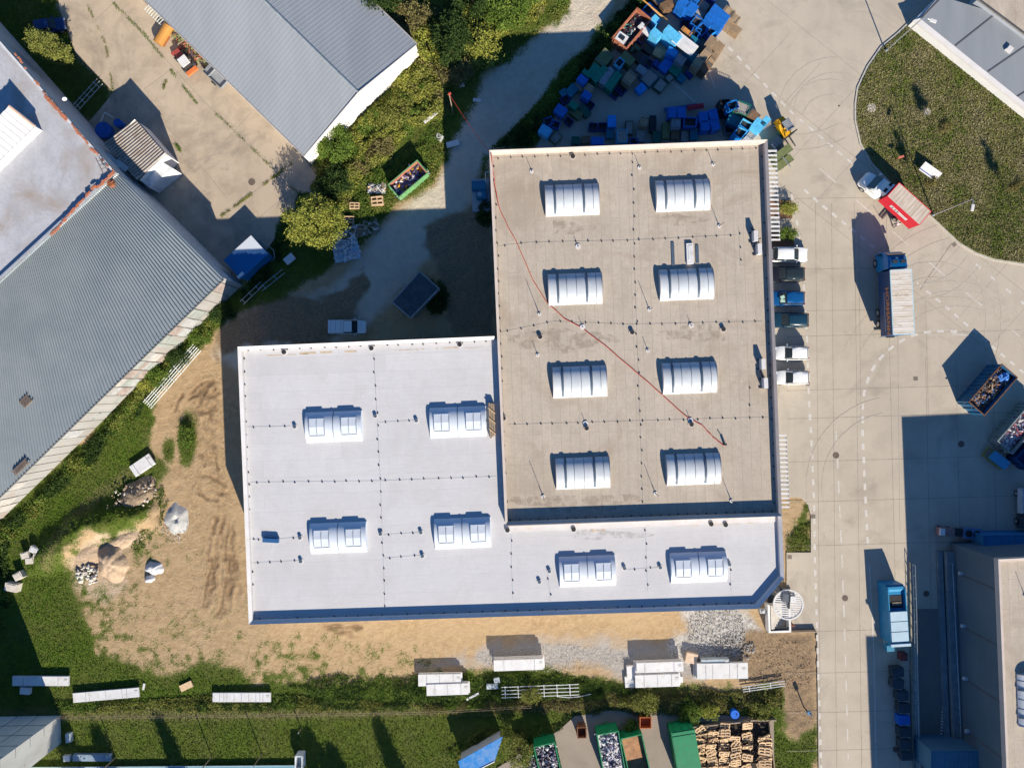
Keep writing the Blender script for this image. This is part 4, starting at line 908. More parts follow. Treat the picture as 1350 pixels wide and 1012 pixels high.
def lorry(name, label, px, py, rot, L, Wd, ztop, zbot, mbox, mcab, mroof, cabL, cabH, kind):
    t = thing(name, label, 'lorry', (*W(px, py, ztop), .03), rot); w = Wd/2
    m = MB().box((L/2, 0, (ztop+zbot)/2), (L, Wd, ztop-zbot-.04)); m.v = [(x-L, y, z) for x, y, z in m.v]; m.build('box_body', mbox, t)
    m = MB(); n = 12
    ribbed(m, (-L+.04, -w+.04, ztop+.004), (-.04, -w+.04, ztop+.004), (-.04, w-.04, ztop+.004), (-L+.04, w-.04, ztop+.004), n, .012, 0, .1); m.build('box_roof', mroof, t)
    m = MB(); [m.box((-L/2, s*w, ztop-.04), (L, .08, .1)) for s in (-1, 1)]; [m.box((x, 0, ztop-.04), (.08, Wd-.08, .1)) for x in (0, -L)]; m.build('roof_edge', mbox if kind == 'red' else M('pale_blue_edge', (.35, .55, .65)), t)
    MB().box((-L/2+.6, 0, zbot-.2), (L+1.6, .9, .25)).build('chassis', BLACKP, t)
    # cab
    x0, h = .25, cabH; hw = Wd/2*.96 if kind != 'red' else Wd/2*.95
    if kind == 'blue':
        ring = lambda x, z0, z1, k, kt: [(x, -hw*k, z0), (x, -hw*k, z1-.3), (x, -hw*kt, z1), (x, hw*kt, z1), (x, hw*k, z1-.3), (x, hw*k, z0)]
        MB().loft([ring(x0, .7, h, 1, .92), (ring(x0+.9, .7, h+.05, 1, .92)), ring(x0+1.5, .6, h-.15, 1, .9), ring(x0+cabL-.12, .55, h-.9, .98, .9), ring(x0+cabL, .55, 1.9, .92, .8)]).build('cab', mcab, t, smooth=25)
        MB().loft([[(x0+1.66, -hw*.84, h-.17), (x0+1.66, hw*.84, h-.17), (x0+1.66, hw*.84, h-.3), (x0+1.66, -hw*.84, h-.3)], [(x0+cabL-.02, -hw*.84, 2.1), (x0+cabL-.02, hw*.84, 2.1), (x0+cabL-.1, hw*.84, 1.95), (x0+cabL-.1, -hw*.84, 1.95)]]).build('windscreen', GLASS, t)
        MB().loft([[(x0+.15, -hw*.85, h-.05), (x0+.15, hw*.85, h-.05), (x0+.15, hw*.75, h+.55), (x0+.15, -hw*.75, h+.55)], [(x0+1.25, -hw*.8, h-.05), (x0+1.25, hw*.8, h-.05), (x0+1.25, hw*.7, h+.12), (x0+1.25, -hw*.7, h+.12)]]).build('wind_deflector', mcab, t)
        for y in (.45, -.5): MB().box((x0+.78, y, h+.40), (.4, .62, .1), .1).build('roof_opening', BLACKP, t)
        MB().tube((x0+1.3, -hw*.7, h+.15), (x0+1.3, hw*.7, h+.15), .05).build('light_bar', BLACKP, t)
    else:
        st = [(x0, .6, 2.0, .9, .82), (x0+.5, .55, 2.3, 1, .88), (x0+1.25, .5, 2.2, 1, .86), (x0+1.9, .45, 1.45, 1, .9), (x0+2.5, .4, 1.3, .97, .85), (x0+2.85, .4, 1.12, .9, .7), (x0+3.0, .45, .9, .75, .6)]
        MB().loft([[(x, -hw*k, z0), (x, -hw*k, z1-.25), (x, -hw*kt, z1-.03), (x, 0, z1+.03), (x, hw*kt, z1-.03), (x, hw*k, z1-.25), (x, hw*k, z0)] for x, z0, z1, k, kt in st]).build('cab', mcab, t, smooth=30)
        MB().loft([[(x0+1.27, -hw*.85, 2.2), (x0+1.27, hw*.85, 2.2), (x0+1.27, hw*.85, 2.08), (x0+1.27, -hw*.85, 2.08)], [(x0+2.0, -hw*.93, 1.47), (x0+2.0, hw*.93, 1.47), (x0+1.9, hw*.93, 1.38), (x0+1.9, -hw*.93, 1.38)]]).build('windscreen', GLASS, t)
        for s in (-1, 1): MB().loft([[(x0+.75, s*hw*.985, 1.5), (x0+.75, s*hw*1.01, 1.5), (x0+.8, s*hw*.93, 2.0), (x0+.8, s*hw*.9, 2.0)], [(x0+1.8, s*hw*.985, 1.45), (x0+1.8, s*hw*1.01, 1.45), (x0+1.3, s*hw*.93, 2.0), (x0+1.3, s*hw*.9, 2.0)]]).build('side_window', GLASS, t)
        MB().loft([[(x0-.1, -hw*.8, 2.0), (x0-.1, hw*.8, 2.0), (x0-.1, hw*.75, 2.95), (x0-.1, -hw*.75, 2.95)], [(x0+.9, -hw*.8, 2.2), (x0+.9, hw*.8, 2.2), (x0+.9, hw*.6, 2.4), (x0+.9, -hw*.6, 2.4)]]).build('wind_deflector', mcab, t)
        for y in (.4, -.55): MB().box((x0+.28, y, 2.82), (.32, .5, .1)).build('roof_opening', BLACKP, t)
    for s in (-1, 1):
        MB().box((x0+cabL-.35 if kind == 'blue' else x0+1.75, s*(hw+.24), 2.0 if kind == 'blue' else 1.5), (.16, .3, .5)).build('mirror', BLACKP if kind == 'blue' else mcab, t)
        MB().box((x0+cabL-.1 if kind == 'blue' else x0+2.8, s*hw*.7, .8), (.2, .4, .2)).build('headlight', CHROME, t)
        for x in ((x0+1.1, -L*.62, -L*.8) if kind == 'blue' else (x0+2.0, -L*.62)): wheel(t, x, s*(hw-.12), .5 if kind == 'blue' else .38, .3)
    MB().box((-L-.05, 0, .62), (.12, Wd*.9, .14)).build('rear_bumper', STEEL, t)
    return t
BL = paint('lorry_blue', (.0, .18, .42), .35); BLD = paint('swap_body_blue', (.004, .045, .15), .5)
bt = lorry('box_lorry', 'blue lorry with pale box roof and orange lettering on its side', 1187.5, 355.5, R(92.7), 7.6, 2.52, 4.0, 1.1, BLD, BL, TARP, 2.2, 3.3, 'blue')
text_mesh('lettering', 'HORMANN', .98, M('orange_letter', (.75, .27, .07), .6), bt, (-4.75, 1.275, 3.05), (R(90), 0, R(180)), .008, 1.12)
MB().box((-4.75, 1.266, 2.32), (4.6, .02, .07)).build('side_stripe', M('pale_stripe', (.45, .5, .6)), bt)
rt = lorry('delivery_lorry', 'white-cabbed lorry with red tarpaulin box parked at the lawn kerb', 1177.5, 250, R(138), 5.1, 2.15, 3.3, 1.05, paint('tarpaulin_red', (.62, .012, .03), .55), WP_, TARP2, 3.0, 2.3, 'red')
MB().box((-2.55, 1.085, 2.25), (2.6, .02, .5)).build('side_panel', WHITE, rt)
m = MB()
for x, w_ in ((-1.62, .2), (-2.05, .16), (-2.42, .22)): m.box((x, 1.10, 2.27), (w_, .02, .18)); m.box((x+.03, 1.10, 2.16), (w_*.5, .02, .12))
m.build('panel_marks', M('grey_marks', (.10, .13, .14)), rt)

# ---------------------------------------------------------------- skips, scrap containers, bins
def heap_stuff(name, label, x0, x1, y0, y1, z, mats, n, loc, rot, rnd, cat='scrap', hump=.5, smin=.1, smax=.4, planks=.25, kind='stuff'):
    m = MB()
    for k in range(n):
        u, v = rnd.random(), rnd.random(); x, y = lerp(x0, x1, u), lerp(y0, y1, v); zz = z+hump*math.sin(math.pi*u)*math.sin(math.pi*v)*rnd.uniform(.6, 1)+rnd.uniform(-.05, .1)
        s = rnd.uniform(smin, smax); mi = rnd.randrange(len(mats))
        if rnd.random() < planks:
            q = Matrix.Translation((x, y, zz)) @ Matrix.Rotation(rnd.uniform(0, 3.1), 4, 'Z') @ Matrix.Rotation(rnd.uniform(-.4, .4), 4, 'X')
            m.box((0, 0, 0), (s*rnd.uniform(2, 3.6), s*.35, .04), 0, mi, q)
        else: m.chunk((x, y, zz), s*.7, mi, rnd.uniform(.3, .8), rnd)
    m.box(((x0+x1)/2, (y0+y1)/2, z-.15), (abs(x1-x0), abs(y1-y0), .3), 0, 0)
    o = m.build(name, mats); o.location = loc; o.rotation_euler = (0, 0, rot); tag(o, label, cat, kind=kind); return o
def skip(name, label, px, py, rot, L, Wd, H, mat, floor=.2, mi_in=None, lid=False, group=None, ribs=8, rim=.07, zr=None):
    t = thing(name, label, 'container', (*W(px, py, H if zr is None else zr), .02), rot, group); m = MB(); th = .06; inn_ = mi_in or mat
    for s in (-1, 1):
        m.box((0, s*(Wd/2-th/2), H/2), (L, th, H), 0, 0); m.box((s*(L/2-th/2), 0, H/2), (th, Wd-2*th, H), 0, 0)
    m.box((0, 0, floor/2+.02), (L-2*th, Wd-2*th, floor), 0, 1); m.build('body', [mat, inn_], t)
    m = MB(); m2 = MB()
    for s in (-1, 1):
        m.box((0, s*Wd/2, H+.03), (L+.1, rim*1.6, .1)); m.box((s*L/2, 0, H+.03), (rim*1.6, Wd-.1, .1))
        for k in range(ribs): m2.box((-L/2+L*(k+.5)/ribs, s*(Wd/2+.05), H/2), (.12, .1, H-.1))
        for k in range(3): m2.box((s*(L/2+.05), -Wd/2+Wd*(k+.5)/3, H/2), (.1, .12, H-.1))
    m.build('rim', mat, t); m2.build('side_ribs', mat, t)
    if lid:
        m = MB(); m.box((0, 0, H+.1), (L-.1, Wd-.05, .08)); m.box((L/2-.55, 0, H+.16), (.1, Wd-.1, .06)); m.build('lid', mat, t)
    m = MB(); [m.tube((L/2+.12, s*.3, .25), (L/2+.3, s*.3, .25), .05) for s in (-1, 1)]; m.tube((L/2+.3, -.3, .25), (L/2+.3, .3, .25), .05); m.build('lifting_hook', mat, t)
    return t
GRN = M('green_skip_paint', (.005, .19, .075), .45, .12, 1.2, dirt=(.08, .10, .06), damt=.35); SCR = [M('scrap_dark', (.06, .05, .07), .6, .4, 4), M('scrap_pale', (.55, .53, .55), .5, .2, 4), M('scrap_violet', (.20, .17, .26), .6, .3, 4), M('scrap_brown', (.22, .12, .07), .8, .3, 4)]
SCRW = [SCR[0], WOOD, M('scrap_blue', (.03, .10, .28), .6), SCR[3], SCR[0], M('scrap_grey', (.16, .16, .17), .6, .3, 3)]
rn = random.Random(3)
S8 = R(90+8)
def sk(label, xl, yl, xr, yr, L, H, **kw):      # from the two top corners of the far (north) end
    a, b = Vector(W(xl, yl, H)), Vector(W(xr, yr, H)); d = (b-a); wd_ = d.length; n = Vector((-d.y, d.x)).normalized(); c = (a+b)/2-n*L/2
    px, py = c.x/CAMH*FPX+675, 506-c.y/CAMH*FPX
    ang = math.atan2(n.y, n.x); t = skip('skip_container', label, px, py, ang, L, wd_, H, kw.pop('mat', GRN), zr=0., **kw); return t, c, ang, wd_
GG_ = 'open skips in the skip yard'
t, c, a, w_ = sk('green skip filled with mixed waste, left-most in the yard', 688, 1000, 705, 994, 5.5, 1.9, group=GG_); heap_stuff('scrap_heap', 'pale waste filling the left-most green skip', -2.6, 2.6, -w_/2+.1, w_/2-.1, 1.4, SCR[:3]+[SCR[1]], 160, (c.x, c.y, 0), a, rn)
t, c, a, w_ = sk('green skip of crumpled packaging beside the thin tree', 704, 984, 731, 978, 6.2, 2.3, group=GG_); heap_stuff('scrap_heap', 'crumpled grey and white packaging in the green skip beside the tree', -3, 3, -w_/2+.1, w_/2-.1, 1.7, SCR[:3]+[SCR[1]], 240, (c.x, c.y, 0), a, rn)
t, c, a, w_ = sk('green skip heaped with shiny swarf in the middle of the yard', 787, 968, 815, 963, 6.2, 2.4, group=GG_); heap_stuff('scrap_heap', 'bright silvery swarf in the middle green skip', -3, 3, -w_/2+.1, w_/2-.1, 1.9, [SCR[1], SCR[1], SCR[0], SCR[2]], 260, (c.x, c.y, 0), a, rn)
t, c, a, w_ = sk('green skip nearly empty with rusty orange floor', 819, 973, 846, 967, 6.2, 1.9, group=GG_, mi_in=M('rusty_floor', (.38, .19, .10), .85, .3, 1.5, dirt=(.3, .26, .22)), floor=.5)
sk('closed green container with ribbed lid next to the pallet heap', 885, 965, 915, 960, 6.5, 2.6, lid=True)
ORG = M('orange_bin_paint', (.42, .12, .03), .6, .3, 2, dirt=(.12, .05, .03))
skip('tipping_bin', 'small rust-brown tipping bin standing alone in the skip yard', 767, 965, R(92), 1.25, 1.05, 1.0, M('brown_bin', (.20, .08, .04), .7, .3, 2), ribs=2, rim=.05)
skip('tipping_bin', 'small orange tipping bin at the hedge edge of the skip yard', 851, 952, R(90), 1.3, 1.35, .9, ORG, ribs=2, rim=.05)
# right-hand scrap containers
t = skip('scrap_container', 'tall blue roll-off container heaped with dark scrap and a blue tarp', 1309, 513.6, R(49), 6.0, 2.45, 2.5, M('dark_blue_skip', (.02, .12, .24), .5, .2, 1, dirt=(.07, .06, .06)), mi_in=RUST, ribs=10)
[c_.data.materials.__setitem__(0, M('dark_rust', (.13, .06, .035), .8, .3, 2)) for c_ in t.children if c_.name.startswith('rim')]
x, y, _ = t.location; heap_stuff('scrap_heap', 'dark scrap wood and metal inside the tall blue container', -2.85, 2.85, -1.1, 1.1, 1.8, [SCR[3], SCRW[5], SCR[0], WOOD, SCRW[2], SCR[3], SCR[0]], 300, (x, y, 0), R(48), rn)
o = heap_stuff('tarp_bundle', 'crumpled bright blue tarp on the scrap in the blue container', -.6, .6, -.4, .4, 2.1, [M('tarp_blue', (.08, .25, .62), .5)], 24, (x+1.6, y+1.5, 0), R(20), rn, 'tarp', .2, .2, .45, 0, None)
t = skip('scrap_container', 'grey-green roll-off container with violet and white scrap in the shade', 1347, 564, R(49), 6.2, 2.35, 2.0, M('grey_green_skip', (.20, .24, .24), .6, .2, 1), mi_in=RUST, ribs=12)
x, y, _ = t.location; heap_stuff('scrap_heap', 'violet, white and red scrap in the grey-green container', -2.95, 2.95, -1.05, 1.05, 1.4, [SCR[1], SCR[2], M('scrap_red', (.25, .05, .07)), SCR[0]], 220, (x, y, 0), R(48), rn)
skip('scrap_container', 'dark navy container behind the grey-green one at the photo edge', 1366, 592, R(49), 5., 2.3, 1.8, M('navy_skip', (.01, .05, .15), .5, .2, 1), ribs=10)
t = skip('roll_container', 'rust-rimmed container with jumbled scrap among the crates by the hedge', 833, 38, R(50), 4.6, 2.1, 1.9, M('rust_skip', (.36, .13, .07), .8, .25, 1.5), mi_in=SCR[0], ribs=6, rim=.12)
x, y, _ = t.location; heap_stuff('scrap_heap', 'dark jumbled scrap in the rust-rimmed container', -2.15, 2.15, -.95, .95, 1.2, [SCR[0], SCR[0], M('scrap_teal', (.05, .2, .2)), SCR[1], SCR[3]], 110, (x, y, 0), R(50), rn)
o = MB().box((0, 0, 1.95), (1.3, 1.1, .12)).box((.0, .0, 2.05), (.7, .5, .1), 0, 1).build('window_sash', [WHITE, GLASS]); o.location = (*W(816.5, 60.), 0); o.rotation_euler = (0, 0, R(-35)); tag(o, 'white framed pane lying across the lower end of the rusty container', 'window')
t = skip('skip_container', 'green-rimmed open skip with red inner side beside the gravel road', 538, 236, R(40), 4.6, 2.0, 1.5, M('light_green_skip', (.14, .32, .14), .5, .15, 1), mi_in=M('skip_red', (.38, .14, .10), .7), ribs=7)
MB().box((0, .98, 1.2), (4.5, .14, .68)).box((2.2, 0, 1.25), (.14, 1.8, .6)).build('inner_wall', M('skip_red', (.38, .14, .10), .7), t)
x, y, _ = t.location; heap_stuff('scrap_heap', 'violet sheets and a yellow item inside the green-rimmed skip', -2.2, 2.2, -.9, .9, .7, [SCR[2], SCR[2], M('scrap_slate', (.10, .12, .2)), SCR[0], SCR[1], M('scrap_yellow', (.55, .30, .02))], 90, (x, y, 0), R(40), rn, smax=.55)
# blue press skip by the ramp rail
PB = M('press_blue', (.02, .20, .38), .5, .1, 1); o = thing('compactor', 'blue waste compactor with open hopper and three pale lid panels beside the ramp railing', 'compactor', (*W(1184, 805, 2.5), .02), R(3.5))
m = MB(); H_ = 2.5; m.box((0, -1.95, H_/2), (2.2, 3.9, H_)); m.box((0, 1.5, 1.0), (2.15, 3.0, 2.0)); m.build('body', PB, o)
m = MB(); [m.box((q_*1.03, 1.3, 2.25), (.12, 2.6, .5)) for q_ in (-1, 1)]; m.box((0, 2.7, 2.15), (2.15, .3, .4)); m.add([(-1.0, 2.6, 2.35), (1.0, 2.6, 2.35), (1., 1.9, 1.75), (-1., 1.9, 1.75)], [(0, 1, 2, 3)]); m.build('hopper', PB, o)
MB().box((0, 1.0, 2.02), (1.7, 1.5, .04)).build('hopper_mouth', DARK, o); MB().box((.1, .75, 2.08), (1.1, .35, .06)).build('ram_plate', WOOD_G, o)
for k in range(3): MB().box((.0, -.62-k*1.22, H_+.06), (2.05, 1.14, .1), 0, taper=.985).build('lid_panel', M('pale_blue_sheet', (.40, .52, .60), .45, .06, 1), o)
MB().box((0, -4.05, H_+.12), (2.35, .3, .2)).build('end_beam', M('pale_blue_sheet', (.40, .52, .60)), o)
[MB().tube((x_, -3.9, .5), (x_, -5.3, .5), .07).build('rail', STEEL, o) for x_ in (-.9, .9)]; m = MB(); m.box((-.6, -4.9, .9), (.9, .7, .9)); m.build('drive_unit', M('drive_blue', (.05, .22, .34), .5), o)
o = MB().box((0, 0, .5), (.8, .9, .9)).tube((0, 0, .95), (0, 0, 1.1), .3, 12).build('oil_drum_rack', [M('maroon', (.16, .04, .04), .6)]); o.location = W(1187, 862)+(0,); tag(o, 'maroon cabinet behind the blue compactor', 'cabinet')
for k, (px, py, rr_, bl_) in enumerate(((1184, 886, 3, 0), (1184, 901, -8, 0), (1190, 917, 2, 0), (1192, 933, -2, 0), (1192, 949, 1, 1), (1193, 965, 2, 0), (1194, 981, -3, 0), (1196, 996, 2, 0))):
    MW = M('wheelie_blue', (.01, .10, .42), .4) if bl_ else M('wheelie_dark', (.03, .045, .06), .5)
    lab = 'bright blue lidded bin in the line of dark bins along the ramp wall' if bl_ else nth(k+1-(k > 4))+' dark lidded bin counting down the line from the compactor'
    o = thing('waste_bin', lab, 'bin', (*W(px, py, 1.2), .02), R(rr_), 'lidded bins along the ramp wall'); MB().box((0, 0, .6), (1.25, 1.05, 1.0), taper=1.08).build('body', MW, o)
    MB().loft([[(-.7, y_, 1.12), (.7, y_, 1.12), (.7, y_, z_), (-.7, y_, z_)] for y_, z_ in ((-.58, 1.16), (-.3, 1.24), (.3, 1.24), (.58, 1.16))]).build('lid', MW, o)
    m = MB(); [m.tube((s*.5, -.6, 1.15), (s*.5, -.68, 1.15), .05) for s in (-1, 1)]; m.tube((-.5, -.66, 1.15), (.5, -.66, 1.15), .025); m.build('handle', STEEL, o)
    for sx in (-1, 1):
        for sy in (-1, 1): MB().tube((sx*.45-.04, sy*.4, .1), (sx*.45+.04, sy*.4, .1), .1, 10).build('castor', DARK, o)
# small shaded vehicles on the right
o = thing('road_sweeper', 'small red and white sweeper pulling two dark tubs in the shade', 'sweeper', (*W(1259, 700), .02), R(-4))
MB().box((-1.6, 0, .75), (1.9, 1.0, .9), taper=.9).build('body', M('sweeper_red', (.30, .16, .15), .5), o); MB().box((-2.3, 0, 1.22), (.6, .9, .3), taper=.85).build('cab', WHITE, o); MB().box((0, 0, .5), (.9, .9, .5)).build('hitch', BLACKP, o)
m = MB(); m.box((1.6, 0, .6), (2.1, 1.3, .7)); m.build('trailer', M('trailer_blue', (.10, .18, .32), .5), o); [MB().tube((x_, 0, .95), (x_, 0, 1.0), .42, 14).build('tub', DARK, o) for x_ in (1.1, 2.1)]
for x_ in (-2.2, -1.1, 1.6):
    for s in (-1, 1): wheel(o, x_, s*.5, .2, .14)
o = thing('garden_tractor_bin', 'light blue tipping bin on a yellow frame beside the grey-green container', 'tipping bin', (*W(1309, 604), .02), R(-38))
MB().box((.2, 0, .8), (2.1, 1.0, .7), taper=1.1).build('bin', M('light_blue_bin', (.06, .28, .48), .5, .1), o); m = MB(); [m.box((-.1, s*.62, .4), (2.9, .12, .16)) for s in (-1, 1)]; m.box((-1.5, 0, .4), (.12, 1.2, .16)); m.build('frame', M('yellow_frame', (.30, .24, .04), .6), o)
o = thing('flatbed_truck', 'white ribbed trailer behind a dark cab at right photo edge', 'truck', (*W(1348, 658), .02), R(90))
m = MB(); m.box((0, 0, 1.1), (3.0, 2.2, .9)); m.build('body', M('trailer_white', (.48, .52, .55), .5), o); m = MB(); [m.box((-1.4+k*.4, 0, 1.6), (.12, 2.1, .08)) for k in range(8)]; m.build('rib', M('trailer_rib', (.3, .33, .36)), o)
MB().box((-2.6, 0, .9), (1.7, 1.9, 1.3), taper=.8).build('cab', M('dark_cab', (.04, .06, .08), .4), o)
for x_ in (-2.6, .8):
    for s in (-1, 1): wheel(o, x_, s*.95, .36, .25)
# forklift carrying olive crates
o = thing('forklift', 'yellow forklift with grey overhead guard at the warehouse corner', 'forklift', (*W(1030, 172), .02), R(-58)); Y_ = M('forklift_yellow', (.62, .30, .01), .4)
MB().loft([[(-1.3, -.5, .3), (-1.3, .5, .3), (-1.3, .5, 1.1), (-1.3, -.5, 1.1)], [(-.6, -.58, .25), (-.6, .58, .25), (-.6, .58, 1.35), (-.6, -.58, 1.35)], [(.1, -.58, .25), (.1, .58, .25), (.1, .58, .9), (.1, -.58, .9)], [(1., -.55, .25), (1., .55, .25), (1., .55, .7), (1., -.55, .7)]]).build('body', Y_, o)
MB().box((-.95, 0, 1.2), (.7, .95, .4), taper=.85).build('counterweight', Y_, o); MB().box((-.2, 0, 1.15), (.5, .5, .15)).box((-.45, 0, 1.4), (.12, .5, .5)).build('seat', DARK, o)
m = MB(); [m.tube((x_, s*.48, .9), (x_*.8, s*.45, 2.1), .04) for x_ in (-.6, .7) for s in (-1, 1)]; m.build('guard_post', BLACKP, o); m = MB(); m.box((.05, 0, 2.12), (1.35, 1.0, .05)); [m.box((-.5+k*.22, 0, 2.17), (.05, 1.0, .05)) for k in range(6)]; m.build('overhead_guard', M('guard_grey', (.33, .34, .35), .5), o)
m = MB(); [m.box((1.15, s*.38, 1.3), (.12, .12, 2.5)) for s in (-1, 1)]; [m.box((1.15, 0, z_), (.1, .8, .1)) for z_ in (.3, 1.3, 2.5)]; m.build('mast', BLACKP, o); m = MB(); [m.box((1.9, s*.3, .3), (1.4, .12, .06)) for s in (-1, 1)]; m.build('fork', BLACKP, o)
for x_, r_ in ((-.85, .26), (.75, .32)):
    for s in (-1, 1): wheel(o, x_, s*.5, r_, .2)

# ---------------------------------------------------------------- crates
CC = {'blue': (.01, .13, .48), 'bright blue': (.015, .26, .72), 'navy': (.012, .04, .20), 'light blue': (.10, .45, .72), 'teal': (.01, .16, .24), 'green': (.01, .20, .13), 'dark green': (.01, .10, .07),
      'olive': (.15, .17, .07), 'tan': (.34, .24, .15), 'grey': (.22, .25, .28), 'black': (.02, .025, .03), 'white': (.70, .70, .72), 'brown': (.20, .12, .07), 'red': (.40, .02, .04), 'orange': (.50, .22, .06)}
_cp = {}
def crate(kind, col, label, loc, rz, sc):
    if (kind, col) in _cp: return dup(_cp[kind, col], loc, rz, label, scale=sc)
    mt = M('crate_'+col.replace(' ', '_'), CC[col], .5, .18, 2.2, dirt=(.10, .09, .07), damt=.3); mi_ = M('crate_inside', (.03, .03, .035), .8)
    t = thing('crate', label, 'crate', loc, rz, 'crates and boxes stacked on the crate yard'); t.scale = sc
    L, Wd, H = 1.2, 1.0, 1.0                       # unit crate, scaled per stack
    if kind == 'lid':
        MB().box((0, 0, .55), (1.12, .92, .86)).build('body', mt, t)
        m = MB().box((0, 0, .985), (1.2, 1.0, .06)); [m.box((-.42+.28*k, 0, 1.02), (.05, .9, .025)) for k in range(4)]; [m.box((0, s*.46, 1.02), (1.16, .05, .03)) for s in (-1, 1)]; m.build('lid', mt, t)
    elif kind == 'open':
        m = MB()
        for s in (-1, 1): m.box((0, s*.475, .56), (1.2, .05, .88)); m.box((s*.575, 0, .56), (.05, .9, .88))
        m.build('body', mt, t); m = MB().box((0, 0, .62), (1.08, .88, .04)); m.build('contents', mi_, t)
        m = MB(); [m.box((0, s*.49, 1.0), (1.24, .07, .05)) for s in (-1, 1)]; [m.box((s*.59, 0, 1.0), (.07, .92, .05)) for s in (-1, 1)]; m.build('rim', mt, t)
    elif kind == 'slat':
        m = MB(); z = .14
        while z < .98:
            for k in range(6): m.box((0, -.42+.168*k, z), (1.2, .12, .03))
            for k in (-1, 0, 1): m.box((k*.52, 0, z-.07), (.12, .96, .09))
            z += .17
        m.build('pallet_layers', mt, t)
    elif kind == 'board':
        m = MB(); [m.box((0, -.4+.2*k, .55), (1.2, .188, .9)) for k in range(5)]; m.build('boards', mt, t); m = MB(); [m.box((k*.45, 0, 1.01), (.09, 1.0, .03)) for k in (-1, 1)]; m.build('strap', M('strap', (.12, .11, .10)), t)
    elif kind == 'cage':
        m = MB()
        for s in (-1, 1):
            for k in range(7): m.tube((-.6+.2*k, s*.5, .12), (-.6+.2*k, s*.5, 1), .02, 4); m.tube((s*.6, -.5+.166*k, .12), (s*.6, -.5+.166*k, 1), .02, 4)
            for z in (.12, .4, .7, 1.): m.tube((-.6, s*.5, z), (.6, s*.5, z), .02, 4); m.tube((s*.6, -.5, z), (s*.6, .5, z), .02, 4)
        m.build('mesh_sides', mt, t); m = MB().box((0, 0, .45), (1.1, .9, .6)); m.build('contents', M('cage_load', (.30, .27, .25), .8, .3, 6), t)
    m = MB(); [m.box((sx*.48, sy*.38, .06), (.16, .16, .12)) for sx in (-1, 0, 1) for sy in (-1, 0, 1)]; m.build('feet', mt, t)
    _cp[kind, col] = t; return t
